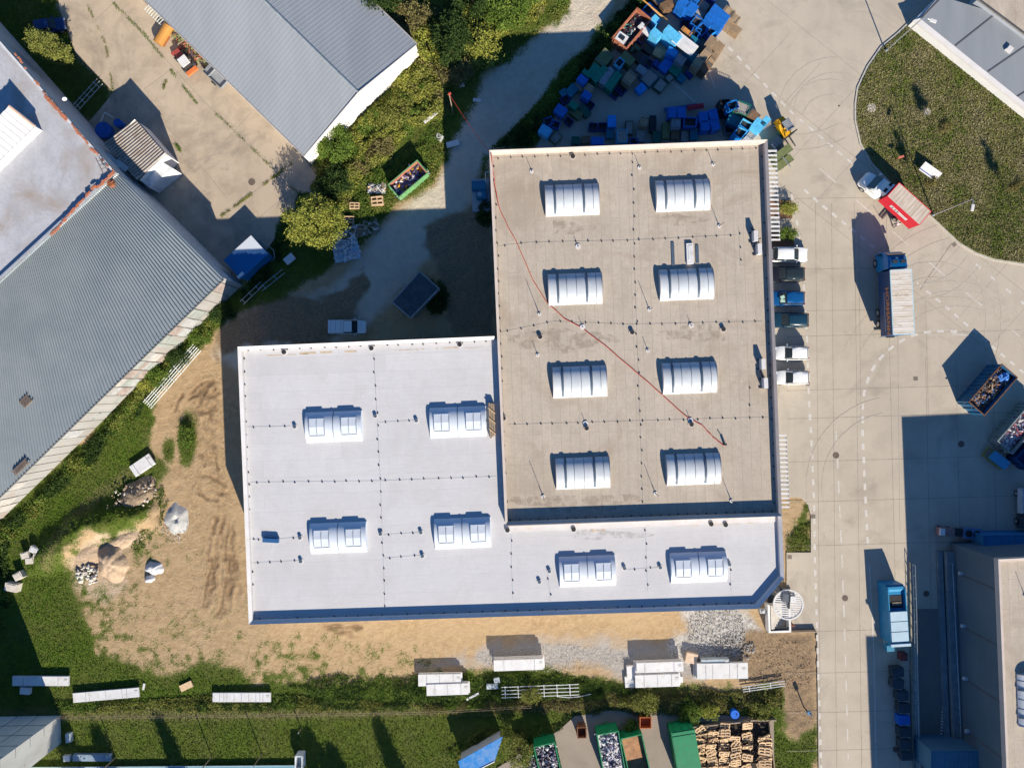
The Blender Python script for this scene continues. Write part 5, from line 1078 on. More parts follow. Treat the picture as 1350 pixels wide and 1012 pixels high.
# px, py, rotation, length, width, unit height, levels, colour, kind ('x' = cluster by its row)
CR = [
 ('hedge', 797, 76, 52, 1.9, 1.5, .9, 2, 'olive', 'board'), ('hedge', 783, 93, 52, 1.7, 1.0, .9, 2, 'green', 'lid'), ('hedge', 791, 98, 52, 2.3, .9, .9, 2, 'green', 'lid'), ('hedge', 800, 101, 52, 2.3, .85, .9, 2, 'grey', 'lid'), ('hedge', 809, 107, 52, 2.4, 1.0, .9, 2, 'green', 'lid'),
 ('hedge', 817, 82, 50, 1.0, .8, .8, 3, 'light blue', 'open'), ('hedge', 827, 77, -38, 1.7, 1.1, .9, 2, 'olive', 'lid'), ('hedge', 830, 103, 52, 1.6, 1.2, .9, 2, 'tan', 'board'), ('hedge', 768, 105, -38, 1.2, .9, .9, 2, 'blue', 'lid'), ('hedge', 774, 97, -38, 1.2, .6, .9, 2, 'green', 'lid'),
 ('hedge', 764, 113, -38, 1.3, 1.0, .8, 1, 'tan', 'board'), ('hedge', 777, 116, -38, 1.1, .9, .8, 2, 'tan', 'board'), ('hedge', 754, 119, 50, 1.5, 1.1, .8, 1, 'teal', 'lid'), ('hedge', 845, 117, 45, 1.2, 1.0, .8, 1, 'bright blue', 'lid'), ('hedge', 820, 114, 52, 1.6, 1.4, .8, 1, 'navy', 'open'),
 ('hedge', 812, 122, 52, 1.2, 1.0, .8, 1, 'navy', 'open'), ('hedge', 846, 92, -38, 1.2, .9, .8, 2, 'grey', 'lid'), ('hedge', 843, 76, -38, 2.2, 1.2, .8, 1, 'black', 'lid'), ('hedge', 856, 102, 50, 1.8, 1.7, .7, 1, 'teal', 'cage'), ('hedge', 871, 112, 50, 1.5, 1.2, .7, 1, 'dark green', 'cage'),
 ('hedge', 739, 145, -38, 1.4, 1.1, .8, 2, 'blue', 'lid'), ('hedge', 756, 139, -40, 1.0, .8, .8, 2, 'green', 'lid'), ('hedge', 759, 149, -40, 1.6, 1.0, .8, 1, 'olive', 'lid'), ('hedge', 771, 146, -50, 1.6, .9, .8, 1, 'dark green', 'lid'), ('hedge', 773, 126, -38, 1.1, .9, .8, 2, 'blue', 'lid'),
 ('hedge', 777, 138, -38, 1.1, .9, .8, 1, 'navy', 'open'), ('hedge', 719, 172, -30, 1.4, 1.2, .8, 2, 'light blue', 'lid'), ('hedge', 723, 160, 20, 1.1, .9, .8, 1, 'blue', 'open'), ('hedge', 732, 164, -20, 1.1, .9, .8, 1, 'blue', 'open'), ('hedge', 733, 181, 50, 1.3, 1.0, .8, 1, 'olive', 'cage'),
 ('hedge', 745, 131, 30, 1.0, .8, .8, 1, 'navy', 'open'), ('hedge', 750, 160, -38, 1.0, .7, .8, 1, 'navy', 'open'), ('hedge', 743, 122, 30, .9, .8, .8, 1, 'teal', 'lid'), ('hedge', 786, 84, 52, 1.0, .8, .8, 1, 'olive', 'board'),
 ('hedge', 864, 26, 48, 1.0, 1.0, .9, 2, 'light blue', 'lid'), ('hedge', 865, 44, -38, 1.3, .9, .9, 3, 'light blue', 'lid'), ('hedge', 887, 45, -40, 2.2, 1.1, .9, 3, 'light blue', 'lid'), ('hedge', 887, 69, -30, 1.3, .9, .9, 2, 'bright blue', 'lid'), ('hedge', 868, 70, -30, 1.2, 1.0, .9, 1, 'tan', 'lid'),
 ('hedge', 878, 86, 50, 1.7, 1.2, .9, 1, 'blue', 'lid'), ('hedge', 897, 79, -35, 1.2, 1.1, .9, 2, 'grey', 'lid'), ('hedge', 891, 92, -38, 1.3, 1.3, .9, 1, 'green', 'lid'), ('hedge', 911, 95, 50, 1.1, 1.0, .9, 1, 'navy', 'lid'), ('hedge', 899, 103, -38, 1.0, .9, .8, 1, 'teal', 'lid'),
 ('hedge', 911, 72, -38, 2.1, 1.2, .9, 2, 'teal', 'lid'), ('hedge', 915, 54, -38, 1.2, 1.0, .9, 2, 'teal', 'lid'), ('hedge', 847, 49, 50, 1.4, .8, .8, 1, 'navy', 'open'), ('hedge', 853, 64, -38, 1.6, .8, .8, 1, 'black', 'lid'), ('hedge', 854, 82, -38, 1.4, .9, .8, 1, 'navy', 'open'), ('hedge', 905, 42, -38, 1.4, .7, .9, 2, 'orange', 'board'),
 ('hedge', 866, 84, -38, .9, .8, .8, 1, 'navy', 'lid'), ('hedge', 883, 102, 40, .9, .8, .8, 1, 'dark green', 'cage'), ('hedge', 838, 66, 50, 1.1, .9, .8, 1, 'dark green', 'lid'),
 ('top', 938, 22, -38, 1.2, 1.0, .9, 3, 'blue', 'lid'), ('top', 949, 30, -38, 1.2, 1.0, .9, 3, 'blue', 'lid'), ('top', 944, 13, -38, 1.2, 1.0, .9, 3, 'blue', 'lid'), ('top', 955, 22, -38, 1.2, 1.0, .9, 3, 'blue', 'lid'), ('top', 919, 28, 52, 1.2, 1.0, .9, 2, 'blue', 'open'), ('top', 926, 38, 40, 1.3, 1.1, .9, 2, 'blue', 'open'), ('top', 917, 42, 60, 1.2, 1.0, .9, 2, 'blue', 'open'), ('top', 937, 40, 30, 1.0, .9, .8, 2, 'bright blue', 'open'),
 ('top', 901, 4, -38, 1.3, 1.1, .9, 3, 'blue', 'lid'), ('top', 913, 9, -38, 1.3, 1.1, .9, 3, 'blue', 'lid'), ('top', 923, 17, 52, 1.3, 1.1, .9, 2, 'grey', 'cage'), ('top', 929, 7, 52, 1.3, 1.1, .9, 2, 'brown', 'cage'), ('top', 918, -6, -38, 1.3, 1.1, .9, 3, 'blue', 'lid'), ('top', 940, -8, -38, 1.3, 1.1, .9, 3, 'navy', 'lid'), ('top', 903, 32, 0, 1.0, .9, .7, 1, 'navy', 'open'),
 ('top', 961, 16, -38, 1.4, 1.0, .8, 2, 'tan', 'board'), ('top', 968, 23, -38, 1.4, 1.0, .8, 2, 'tan', 'board'), ('top', 963, 32, -38, 1.2, .9, .7, 2, 'tan', 'slat'), ('top', 971, 38, -38, 1.2, .9, .7, 2, 'tan', 'slat'), ('top', 938, 55, 52, 1.5, 1.0, .9, 3, 'tan', 'slat'), ('top', 948, 62, 52, 1.4, 1.1, .9, 2, 'tan', 'slat'), ('top', 943, 73, 52, 1.2, .8, .9, 2, 'tan', 'slat'),
 ('top', 930, 72, 52, 1.6, 1.0, .9, 3, 'tan', 'board'), ('top', 921, 82, 52, 1.5, 1.0, .9, 3, 'tan', 'board'), ('top', 931, 88, 52, 1.5, 1.0, .9, 2, 'brown', 'board'), ('top', 938, 81, 52, 1.1, .8, .9, 2, 'tan', 'board'), ('top', 881, 5, 30, 1.6, 1.0, .9, 2, 'brown', 'slat'), ('top', 856, 12, 45, 1.3, 1.1, .8, 1, 'blue', 'open'), ('top', 870, -2, 40, 1.4, 1.1, .8, 1, 'brown', 'cage'),
 ('north wall', 759, 185, 0, 1.0, .9, .8, 1, 'dark green', 'lid'), ('north wall', 772, 184, 0, 1.0, .9, .8, 1, 'brown', 'lid'), ('north wall', 788, 185, -3, 1.5, .9, .8, 2, 'blue', 'lid'), ('north wall', 782, 167, -4, 1.0, .9, .8, 1, 'navy', 'open'), ('north wall', 795, 167, -3, 1.1, .9, .8, 1, 'navy', 'open'), ('north wall', 807, 160, 90, 1.4, 1.0, .8, 2, 'bright blue', 'lid'),
 ('north wall', 804, 175, 90, 1.3, .9, .8, 1, 'teal', 'lid'), ('north wall', 820, 179, 90, 1.5, 1.2, .8, 2, 'light blue', 'cage'), ('north wall', 830, 168, 90, 1.6, .9, .8, 1, 'dark green', 'cage'), ('north wall', 836, 186, 0, 1.0, .7, .8, 1, 'blue', 'open'), ('north wall', 849, 161, 80, 1.2, .9, .8, 2, 'tan', 'board'), ('north wall', 845, 178, 85, 1.5, 1.1, .8, 1, 'grey', 'cage'),
 ('north wall', 861, 163, 90, 2.0, .8, .8, 1, 'black', 'lid'), ('north wall', 866, 181, 90, 1.4, 1.0, .8, 1, 'dark green', 'lid'), ('north wall', 878, 172, 90, 2.0, .9, .8, 1, 'olive', 'lid'), ('north wall', 891, 162, 90, 1.4, 1.1, .8, 2, 'grey', 'board'), ('north wall', 890, 177, 90, 1.2, 1.0, .8, 1, 'brown', 'board'), ('north wall', 887, 148, 90, 1.3, 1.0, .9, 2, 'blue', 'lid'), ('north wall', 899, 148, 90, 1.3, 1.0, .9, 2, 'blue', 'lid'),
 ('north wall', 910, 161, 0, 1.5, 1.1, .9, 2, 'blue', 'open'), ('north wall', 903, 179, 90, 1.4, .9, .8, 1, 'grey', 'cage'), ('north wall', 915, 177, 90, 1.3, 1.0, .8, 1, 'teal', 'lid'), ('north wall', 928, 154, 95, 1.3, 1.1, .9, 2, 'blue', 'lid'), ('north wall', 941, 151, 100, 1.4, 1.1, .9, 2, 'blue', 'lid'), ('north wall', 930, 166, 95, 1.2, 1.1, .9, 2, 'blue', 'lid'), ('north wall', 943, 164, 100, 1.3, 1.1, .9, 2, 'blue', 'lid'),
 ('corner', 955, 137, 0, 1.2, 1.1, .9, 2, 'black', 'open'), ('corner', 966, 139, 20, 1.2, 1.0, .9, 3, 'bright blue', 'open'), ('corner', 979, 142, -20, 1.7, 1.3, .9, 3, 'green', 'cage'), ('corner', 956, 148, 0, 1.2, 1.1, .9, 1, 'black', 'open'), ('corner', 970, 159, -20, 2.0, 1.3, .9, 2, 'teal', 'lid'), ('corner', 994, 152, -40, 1.3, 1.0, .9, 3, 'brown', 'board'),
 ('corner', 983, 165, -35, 1.3, 1.1, .9, 3, 'light blue', 'open'), ('corner', 976, 174, 50, 1.3, 1.1, .9, 3, 'bright blue', 'open'), ('corner', 1000, 165, 50, 1.4, 1.4, .9, 3, 'light blue', 'lid'), ('corner', 1009, 160, 50, 1.2, .8, .9, 3, 'light blue', 'lid'), ('corner', 993, 177, 50, 1.4, 1.0, .9, 2, 'white', 'cage'), ('corner', 962, 170, 10, 1.2, 1.0, .8, 1, 'grey', 'open'),
 ('corner', 1023, 187, 40, 1.9, 1.3, .9, 1, 'dark green', 'cage'), ('corner', 1033, 200, 36, 2.3, .95, .9, 2, 'olive', 'lid'), ('corner', 1034, 214, 36, 2.3, .95, .9, 1, 'olive', 'lid')]
PLACE = {'hedge': 'in the hedge heap', 'top': 'in the top stacks', 'north wall': 'along the north wall', 'corner': 'at the warehouse corner'}
cnt = {}
for cl, px, py, rot, L, Wd, H, lv, colr, kd in sorted(CR, key=lambda c: (c[0], c[1])):
    x, y = W(px, py, H*lv); rot += random.uniform(-3, 3)
    for k in range(lv):
        kk = 'open' if kd == 'open' and k == lv-1 else ('lid' if kd == 'open' else kd)
        lvn = 'topmost' if k == lv-1 else ('bottom' if k == 0 else 'middle')
        key = (cl, colr, kk, lvn if lv > 1 else ''); cnt[key] = cnt.get(key, 0)+1
        kn = {'lid': 'lidded crate', 'open': 'open crate', 'cage': 'mesh-sided crate', 'slat': 'slatted crate', 'board': 'plank-sided crate'}[kk]
        lab = f"{nth(cnt[key])} {colr} {kn} from left {PLACE[cl]}" + (f", {lvn} of stack" if lv > 1 else '')
        crate(kk, colr, lab, (x+random.uniform(-.05, .05)*(k > 0), y+random.uniform(-.05, .05)*(k > 0), .02+H*k), R(rot)+random.uniform(-.05, .05)*(k > 0), (L/1.2, Wd, H))
for (px, py, rot, L, Wd, z, nm, lab, mt) in ((903, 58, -38, 3.0, 1.5, 2.4, 'white_board', 'white board lying on teal crates in the hedge heap', WHITE), (850, 39, -45, 1.7, .8, 1.9, 'white_board', 'white board leaning by the rusty container', WHITE),
        (897, 142, 8, 4.0, .45, .5, 'blue_beam', 'long dark blue beam lying before the blue crates of the wall row', M('beam_blue', (.02, .10, .25), .5)), (917, 141, 8, 2.0, .6, .8, 'red_beam', 'short red box beam beside the long blue beam', M('crate_red', CC['red'], .5)), (862, 12, -40, 4.2, .14, 1.9, 'orange_pole', 'orange pole laid over the upper crates', M('pole_orange', (.65, .33, .10))), (872, 22, -42, 3.4, .12, 1.8, 'pale_pole', 'pale pole laid next to the orange pole', WOOD), (1030, 205, -50, 3.6, .12, 1.2, 'lifting_fork', 'steel bar sticking out beside the olive crates', STEEL)):
    o = MB().box((0, 0, z), (L, Wd, .12 if Wd > .2 else .1)).box((0, 0, z+.08), (L*.96, Wd*.3, .05)).build(nm, mt); o.location = (*W(px, py, z), 0); o.rotation_euler = (0, 0, R(rot)); tag(o, lab, 'board' if 'board' in nm else 'beam')

# ---------------------------------------------------------------- pallets
pal = None
def pallet(label, loc, rot, sc=(1, 1, 1)):
    global pal
    if pal is not None: return dup(pal, loc, 0, label, rot=rot, scale=sc)
    t = thing('pallet', label, 'pallet', loc, 0, 'pallets of the jumbled heap beside the closed green container'); t.rotation_euler = rot
    m = MB(); [m.box((0, y, .135), (1.2, w_, .022)) for y, w_ in ((-.34, .12), (0, .13), (.34, .12))]; m.build('deck_boards', WOOD, t)
    m = MB(); [m.box((x, y, .07), (.14, .1, .08)) for x in (-.53, 0, .53) for y in (-.35, 0, .35)]; [m.box((x, 0, .115), (.1, .8, .02)) for x in (-.55, 0, .55)]; [m.box((0, y, .012), (1.2, .1, .022)) for y in (-.35, 0, .35)]; m.build('stringers', WOOD, t)
    pal = t; return t
rp_ = random.Random(11)
cols = [(923, 961, 1012, 7.5), (938, 958, 1012, 8), (955, 956, 1012, 9), (970, 972, 1012, 8), (985, 955, 1012, 14), (1008, 972, 1012, 8.5)]
for ci, (cx, y0, y1, st) in enumerate(cols):
    yy = y0; k = 0
    while yy < y1+8:
        k += 1; z = .25+rp_.random()*.7; sx = 1.35 if ci == 5 else 1.
        tilt = rp_.uniform(.2, .8) if rp_.random() < .5 else rp_.uniform(-.1, .15)
        for lyr in range(2):
            lab = f"{['upper', 'lower'][lyr]} of the {nth(k)} pallet pair down the heap's {_ones[ci+1]} column from left"
            pallet(lab, (*W(cx+rp_.uniform(-2, 2), yy+lyr*2, z), z-lyr*.18+.05), (tilt, rp_.uniform(-.12, .12), rp_.uniform(-.25, .25)+(.6 if rp_.random() < .2 else 0)), (sx*1.0, 1., 1.))
        yy += st
o = MB(); 
for s, e in (((1012, 946), (1022, 1040)), ((985, 946), (1021, 946)), ((912, 955), (990, 947))): a, b = W(*s), W(*e); c = ((a[0]+b[0])/2, (a[1]+b[1])/2); o.box((*c, .35), ((Vector(b)-Vector(a)).length, .14, .7), math.atan2(b[1]-a[1], b[0]-a[0]))
tag(o.build('timber_edging', WOOD_G), 'low timber edging around the pallet heap', 'edging')
heap_stuff('broken_boards', 'broken boards and slats lying under the pallet heap', -4.6, 4.6, -3.4, 3.1, .1, [M('gap_shade_litter', (.05, .04, .03), .95), WOOD_G, WOOD], 60, (*W(965, 985), 0), 0, rn, 'boards', .1, .1, .2, .9)  # near-black base and bits put the shade between the pallets into the colour
o = thing('plastic_drum', 'bright blue drum at the hedge above the pallet heap', 'drum', (*W(966, 937), 0)); MB().cyl(0, 0, 0, .9, .5, 16).cyl(0, 0, .9, .94, .53, 16).build('body', M('drum_blue', (.01, .12, .55), .4), o); MB().cyl(.2, 0, .94, 1., .08, 8).build('cap', DARK, o)
for px, py, lab in ((498, 266, 'weathered pallet stack on the grass below the green-rimmed skip'), (461, 290, 'small pallet beside the white debris and the green tree'), (468, 272, 'pallet fragment above the debris pile near the tree')):
    for k in range(3 if px == 498 else 2): dup(pal, (*W(px, py), .05+.16*k), rp_.uniform(-.2, .2), f"{['lowest', 'next', 'top'][k]} {lab}", 'pallets lying around the debris pile', (1.2 if px == 498 else 1, 1.4 if px == 498 else 1, 1))

# ---------------------------------------------------------------- piles, stones, panels
def mound(name, label, px, py, rx, ry, h, mat, seed, cat, rot=0., crater=0., n=30, rough=.22):
    cx, cy = W(px, py); vs = []; fs = []
    r_ = np.random.default_rng(seed); K = 72
    for i in range(n+1):
        for j in range(K):
            a = 2*math.pi*j/K; u = i/n; wob = 1+.12*math.sin(2*a+seed)+.07*math.sin(5*a+seed*2)+.03*math.sin(9*a+seed)
            x, y = rx*u*wob*math.cos(a), ry*u*wob*math.sin(a)
            z = h*(1-u*u)**1.2*(.6+.8*float(fbm(np.array([x+cx]), np.array([y+cy]), max(rx, ry)*.8, seed)[0]))*(1-crater*math.exp(-u*u*30))+rough*.5*(float(fbm(np.array([x+cx]), np.array([y+cy]), .45, seed+5)[0])-.5)*(1-u)-.10*u**3
            vs.append((x*math.cos(rot)-y*math.sin(rot), x*math.sin(rot)+y*math.cos(rot), z))
    for i in range(n):
        for j in range(K): a = i*K+j; b = i*K+(j+1) % K; fs.append((a, b, b+K, a+K))
    m = MB(); m.add(vs, fs); o = m.build(name, mat, smooth=60); o.location = (cx, cy, -.02); return tag(o, label, cat)
CHK = NT('white_gravel'); f = CHK.noise(9, 4, .75); CHK = CHK.done(CHK.mix(CHK.rng(f, .3, .6), (.26, .25, .23), (.56, .545, .52)), .95, f, .8, .08)
SND = NT('loose_sand'); f = SND.noise(3, 5, .7); SND = SND.done(SND.mix(SND.rng(f, .3, .65), (.36, .25, .16), (.52, .385, .265)), .95, f, .8, .10)
EAR = NT('brown_earth'); f = EAR.noise(4, 5, .75); EAR = EAR.done(EAR.mix(EAR.rng(f, .3, .65), (.12, .085, .06), (.40, .30, .20)), .95, f, .9, .12)
mound('gravel_pile', 'flattened white gravel pile on the bare sand left of the white roof', 233, 684, 1.35, 2.1, .42, CHK, 2, 'gravel pile', -.2, .9)
mound('sand_pile', 'round sand pile with shaded crest in the west dirt area', 148, 742, 2.1, 2.2, 1.0, SND, 4, 'sand pile')
mound('sand_pile', 'low wide spread of tan sand behind the round sand pile', 112, 730, 2.3, 2.0, .3, SND, 6, 'sand pile', .5)
mound('sand_pile', 'elongated tan sand pile north of the round one', 170, 708, 3., 1.2, .35, SND, 9, 'sand pile', .45)
mound('earth_pile', 'stony brown earth bank above the weedy hollow', 180, 655, 3.2, 1.8, 1.0, EAR, 12, 'earth pile', .6)
def stones(name, label, px, py, rx, ry, n, s0, s1, mats, seed, cat='rubble', z=.0, rot=0.):
    r_ = random.Random(seed); m = MB(); cx, cy = W(px, py)
    for k in range(n):
        a = r_.uniform(0, 6.28); u = math.sqrt(r_.random()); x, y = rx*u*math.cos(a), ry*u*math.sin(a); s = r_.uniform(s0, s1)
        X_, Y_ = x*math.cos(rot)-y*math.sin(rot), x*math.sin(rot)+y*math.cos(rot); m.chunk((X_, Y_, z+s*.2+(1-u)*z*.5), s, r_.randrange(len(mats)), .7, r_)
    o = m.build(name, mats); o.location = (cx, cy, 0); return tag(o, label, cat, kind='stuff')
PALE = M('pale_stone', (.56, .50, .43), .9, .15, 2); GREYS = M('grey_stone', (.34, .32, .30), .9, .2, 2)
stones('rubble', 'pale broken blocks beside the round sand pile', 118, 757, 1.4, 1.2, 60, .12, .38, [PALE, GREYS, M('cream_stone', (.66, .6, .5), .9)], 5, z=.25)
stones('rubble', 'stones scattered over the brown earth bank', 176, 658, 3.6, 1.9, 110, .07, .24, [PALE, M('brown_stone', (.3, .22, .15), .9)], 6, z=.5, rot=.5)
stones('rubble', 'pale chippings below the earth bank', 154, 676, 1.2, .7, 26, .12, .3, [PALE], 7, z=.2, rot=.6)
stones('rubble', 'grey white rubble spilled at the chamfered corner of the white-roofed hall', 945, 832, 3.6, 3.3, 1700, .03, .10, [M('mid_rubble', (.42, .40, .375), .9), M('white_rubble', (.54, .525, .50), .9), M('mid_rubble', (.42, .40, .375))], 8)
stones('rubble', 'coarse grey rubble near the stair enclosure', 968, 856, 2.6, 1.6, 260, .06, .18, [GREYS, M('dark_rubble', (.2, .18, .16), .9)], 9)
stones('gravel_spill', 'white pebbles strewn round the white gravel pile', 230, 696, 1.7, 2.2, 160, .03, .09, [M('white_rubble', (.62, .60, .57))], 10)
stones('gravel', 'coarse grey gravel strip along the grass south of the white roof', 730, 868, 9.5, 1.6, 1500, .025, .06, [GREYS, M('white_rubble', (.62, .60, .57)), PALE], 11)
stones('clods', 'earth clods on the churned brown soil by the road', 1030, 880, 4.2, 3.4, 420, .03, .09, [M('clod', (.25, .17, .10), .95), M('clod_pale', (.36, .25, .15), .95)], 12)
stones('clods', 'clods on the tracked sand west of the white roof', 272, 640, 2.6, 16, 700, .02, .06, [M('clod_sand', (.42, .29, .17), .95), M('clod_dark', (.28, .18, .10), .95)], 13)
for px, py, s, r_, lab in ((203, 749, 1.05, 0, 'larger white sack slumped on the sand by the round sand pile'), (197, 763, .6, .5, 'smaller white sack below the larger one')):
    o = mound('sack', lab, px, py, s, s*.85, .55, WHITE, int(px), 'sack', r_, 0, 10, .05)
for i, (px, py, w_, l_, r_, lab) in enumerate(((38, 730, 1., .8, .3, 'leftmost tan block in the cluster of four'), (50, 723, 1.1, .8, -.4, 'white-topped block at the top of the four-block cluster'), (55, 732, 1.2, .9, -.2, 'large pale block at the right of the four-block cluster'), (44, 737, 1., .8, .1, 'lowest block of the four-block cluster'), (29, 757, 1.1, .9, .5, 'lone pale block below the four-block cluster'), (20, 772, 1.6, 1.0, -.2, 'long tan block at the left photo edge'))):
    o = MB().box((0, 0, .45), (w_, l_, .9), 0, taper=.96).box((0, 0, .92), (w_*.7, l_*.7, .05)).build('stone_block', WHITE if i == 1 else PALE, smooth=None); o.location = W(px, py)+(-.1,); o.rotation_euler = (0, 0, r_); tag(o, lab+' on the grass', 'block')
def slab(label, px, py, L, Wd, H, rot, n=1, z0=0., mt=None, joints=0, tilt=0.):
    o = thing('panel_stack', label, 'panels', (*W(px, py, H), z0-.05), R(rot)); mt = mt or WHITE
    for k in range(max(1, n)): h = H/max(1, n); MB().box(((k*.13) % .3-.1*(n > 1), (k*.07) % .15, h*(k+.5)), (L, Wd, h-.02)).build('panel', mt, o)
    if joints: m = MB(); [m.box((-L/2+L*(k+1)/(joints+1), 0, H-.0), (.04, Wd, .012)) for k in range(joints)]; m.build('seam', M('seam_dark', (.25, .25, .28)), o)
    m = MB(); [m.box((s*L*.38, 0, .03), (.12, Wd*1.02, .08)) for s in (-1, 0, 1)]; m.build('bearer', WOOD_G, o)
    if L > 2.5:
        for s in (-.3, .32): MB().box((s*L, 0, H/2+.01), (.05, Wd+.03, H+.02)).build('strap', M('pallet_strap', (.30, .31, .33), .6), o)
        MB().box((L*.5-.3, Wd*.2, H+.012), (.35, .25, .02)).build('label_sheet', M('faded_sheet', (.50, .50, .46), .7), o)
    return o
slab('long white panel stack half in shade near the tall store', 52.5, 898.5, 6.9, 1.15, .5, 0, 2, joints=0)
slab('white panel stack set at a slight angle with three seams', 139, 917, 8.1, 1.15, .45, 5, 2, joints=3)
slab('white panel stack with plant shadow on the verge', 318, 920, 7.1, 1.1, .45, 0, 2, joints=7)
slab('upper of two overlapping wide white panel stacks', 579.5, 897, 5.2, 1.4, .9, 1, 4, joints=1); slab('lower of two overlapping wide white panel stacks', 590, 909.5, 5.1, 1.35, 1.0, 2, 4, joints=1)
slab('tall white panel stack casting a long shadow on the gravel', 684, 877, 6.0, 1.3, 1.4, 2, 6)
slab('white panel stack with grey strip on top, upper of the pair near the gravel', 869, 881, 5.7, 1.2, 1.3, 2, 5, joints=0); slab('white panel stack, lower of the pair near the gravel', 867, 898, 5.4, 1.5, 1.0, 2, 4, joints=1)
slab('small white end piece between the upper pair and the boulders', 833, 886, 1.2, 1.5, .5, 3); slab('short white piece sticking out to the right of the lower pair', 892, 896, 1.6, .7, .5, 2); slab('short pale piece to the left of the lower pair', 830, 899, 1.1, 1.3, .4, 4)
slab('broad dirty white panel stack with two seams beside the beige box', 951, 886, 6.2, 1.9, 1.0, 1, 3, joints=2, mt=M('dirty_white_panel', (.60, .59, .58), .6, .06, .6, dirt=(.4, .36, .3), damt=.5))
slab('two glass-framed units behind the broad dirty panel stack', 943, 873, 3.4, .7, .9, 2, 1, mt=M('frame_grey', (.40, .45, .48), .4))
slab('lone white slab on the west verge', 187, 613.5, 2.9, 1.4, .5, 34, 2)
slab('beige box beside the panel stacks', 912, 868, 1.4, 1.2, .6, -12, 1, mt=M('beige_box', (.60, .45, .33), .8))
slab('pale tan slab on the verge above the hedge', 245, 904.5, 1.6, .8, .2, 25, 1, mt=WOOD); slab('thin white battens on the verge', 189, 905, .8, .25, .1, 80, 1); slab('white strip lying at the end of the wide panel stacks', 623, 918, 1.7, .25, .15, 28, 1)
slab('small blue-white box below the shaded panel stack', 32, 911, 1.2, .8, .5, -5, 1); slab('small pale frame near the steel racks', 649, 905, 1.4, .6, .4, 2, 1, mt=M('frame_grey', (.40, .45, .48))); slab('small tilted pane by the steel racks', 655, 897, .7, .6, .4, 12, 1, mt=M('frame_grey', (.40, .45, .48)))
slab('long low crate in the deep shade beside the tall store', 120, 999, 4.6, .8, .5, 0, 1, joints=6, mt=M('shade_crate', (.22, .30, .38), .6)); slab('small grey box beside the long low crate', 87, 1000, .8, .7, .5, 0, 1)
slab('pale metal sheet against the store side wall', 89, 973, .6, 1.1, .6, 5, 1, mt=M('frame_grey', (.40, .45, .48)))
slab('white trough on the verge near the red cable mast', 569, 153, 2.4, .35, .35, 38, 1); slab('white litter bag beside the gravel road', 579, 181, .9, .8, .25, -30); slab('crumpled white sheet in the shade of the road', 597, 189, 1.6, .7, .15, 15); slab('white scrap in the dark hedge', 609, 111.5, .6, .5, .15, 10); slab('pale plastic in the dark scrub by the road', 629, 131.5, 1., .4, .15, -5); slab('crumpled white foil on the shaded verge', 381, 341, 1.3, .9, .3, 40)
# debris by the tree
heap_stuff('foil_heap', 'crumpled blue-white plastic foil heap below the round green tree', -1.7, 1.5, -2.0, 1.6, .1, [M('foil', (.42, .52, .62), .35, .1, 3), WHITE], 150, (*W(456, 322), 0), .2, rn, 'foil', .4, .15, .45, 0)
heap_stuff('board_heap', 'weathered broken boards right of the plastic foil', -1.8, 1.8, -.8, .8, .1, [WOOD_G, WOOD_G, WHITE], 70, (*W(481, 302), 0), .3, rn, 'boards', .3, .2, .45, .9)
heap_stuff('scrap_heap', 'small scrap of white and brown bits above the weathered pallets', -1.1, 1.1, -.6, .6, .1, [WHITE, WOOD_G, SCR[0], WOOD], 34, (*W(497, 249), 0), 0, rn, 'scrap', .2, .12, .35, .4)

# steel racks / ladders
def rack(name, label, pts, wd_, rails, rungs, z, mat=STEEL):
    a, b = Vector(W(*pts[0])), Vector(W(*pts[1])); d = (b-a); L = d.length; ang = math.atan2(d.y, d.x); o = thing(name, label, 'steel rack', (*a, z), ang)
    m = MB(); [m.tube((0, -wd_/2+wd_*k/(rails-1), .05*(k % 2)), (L, -wd_/2+wd_*k/(rails-1), .05*(k % 2)), .05, 5) for k in range(rails)]; m.build('rail', mat, o)
    for k in range(rungs): MB().tube((L*(k+.3)/rungs, -wd_/2-.1, .06), (L*(k+.3)/rungs, wd_/2+.1, .06), .05, 5).build('rung', mat, o)
    return o
WST = M('white_steel', (.66, .68, .66), .5)
rack('steel_rack', 'pale steel rack lying diagonal on the west verge', ((196, 534), (262, 458)), 1.2, 5, 7, .45, WST)
rack('steel_rack', 'steel rack bars in the shade right of the hall corner', ((320, 400), (347, 374)), .5, 2, 3, .35); rack('steel_rack', 'second shaded rack bars near the crumpled foil', ((345, 382), (375, 358)), .5, 2, 2, .35)
rack('steel_rack', 'long pale steel rack behind the panel stacks on the grass', ((661, 911), (763, 907)), 1.3, 4, 6, .3, WST)
rack('steel_rack', 'steel rack in the shade beside the old hall wall', ((103, 143), (134, 109)), .9, 3, 5, .4); rack('white_battens', 'white battens beside the broad dirty panel stack', ((978, 907), (1034, 899)), .6, 3, 2, .3, WST)
m = MB().path([(*W(735, 917), .1), (*W(750, 918.5), .1), (*W(765, 917), .1), (*W(779, 914), .1)], .06, 5); tag(m.build('bent_pipe', WST), 'bent white pipe on the grass below the steel rack', 'pipe')

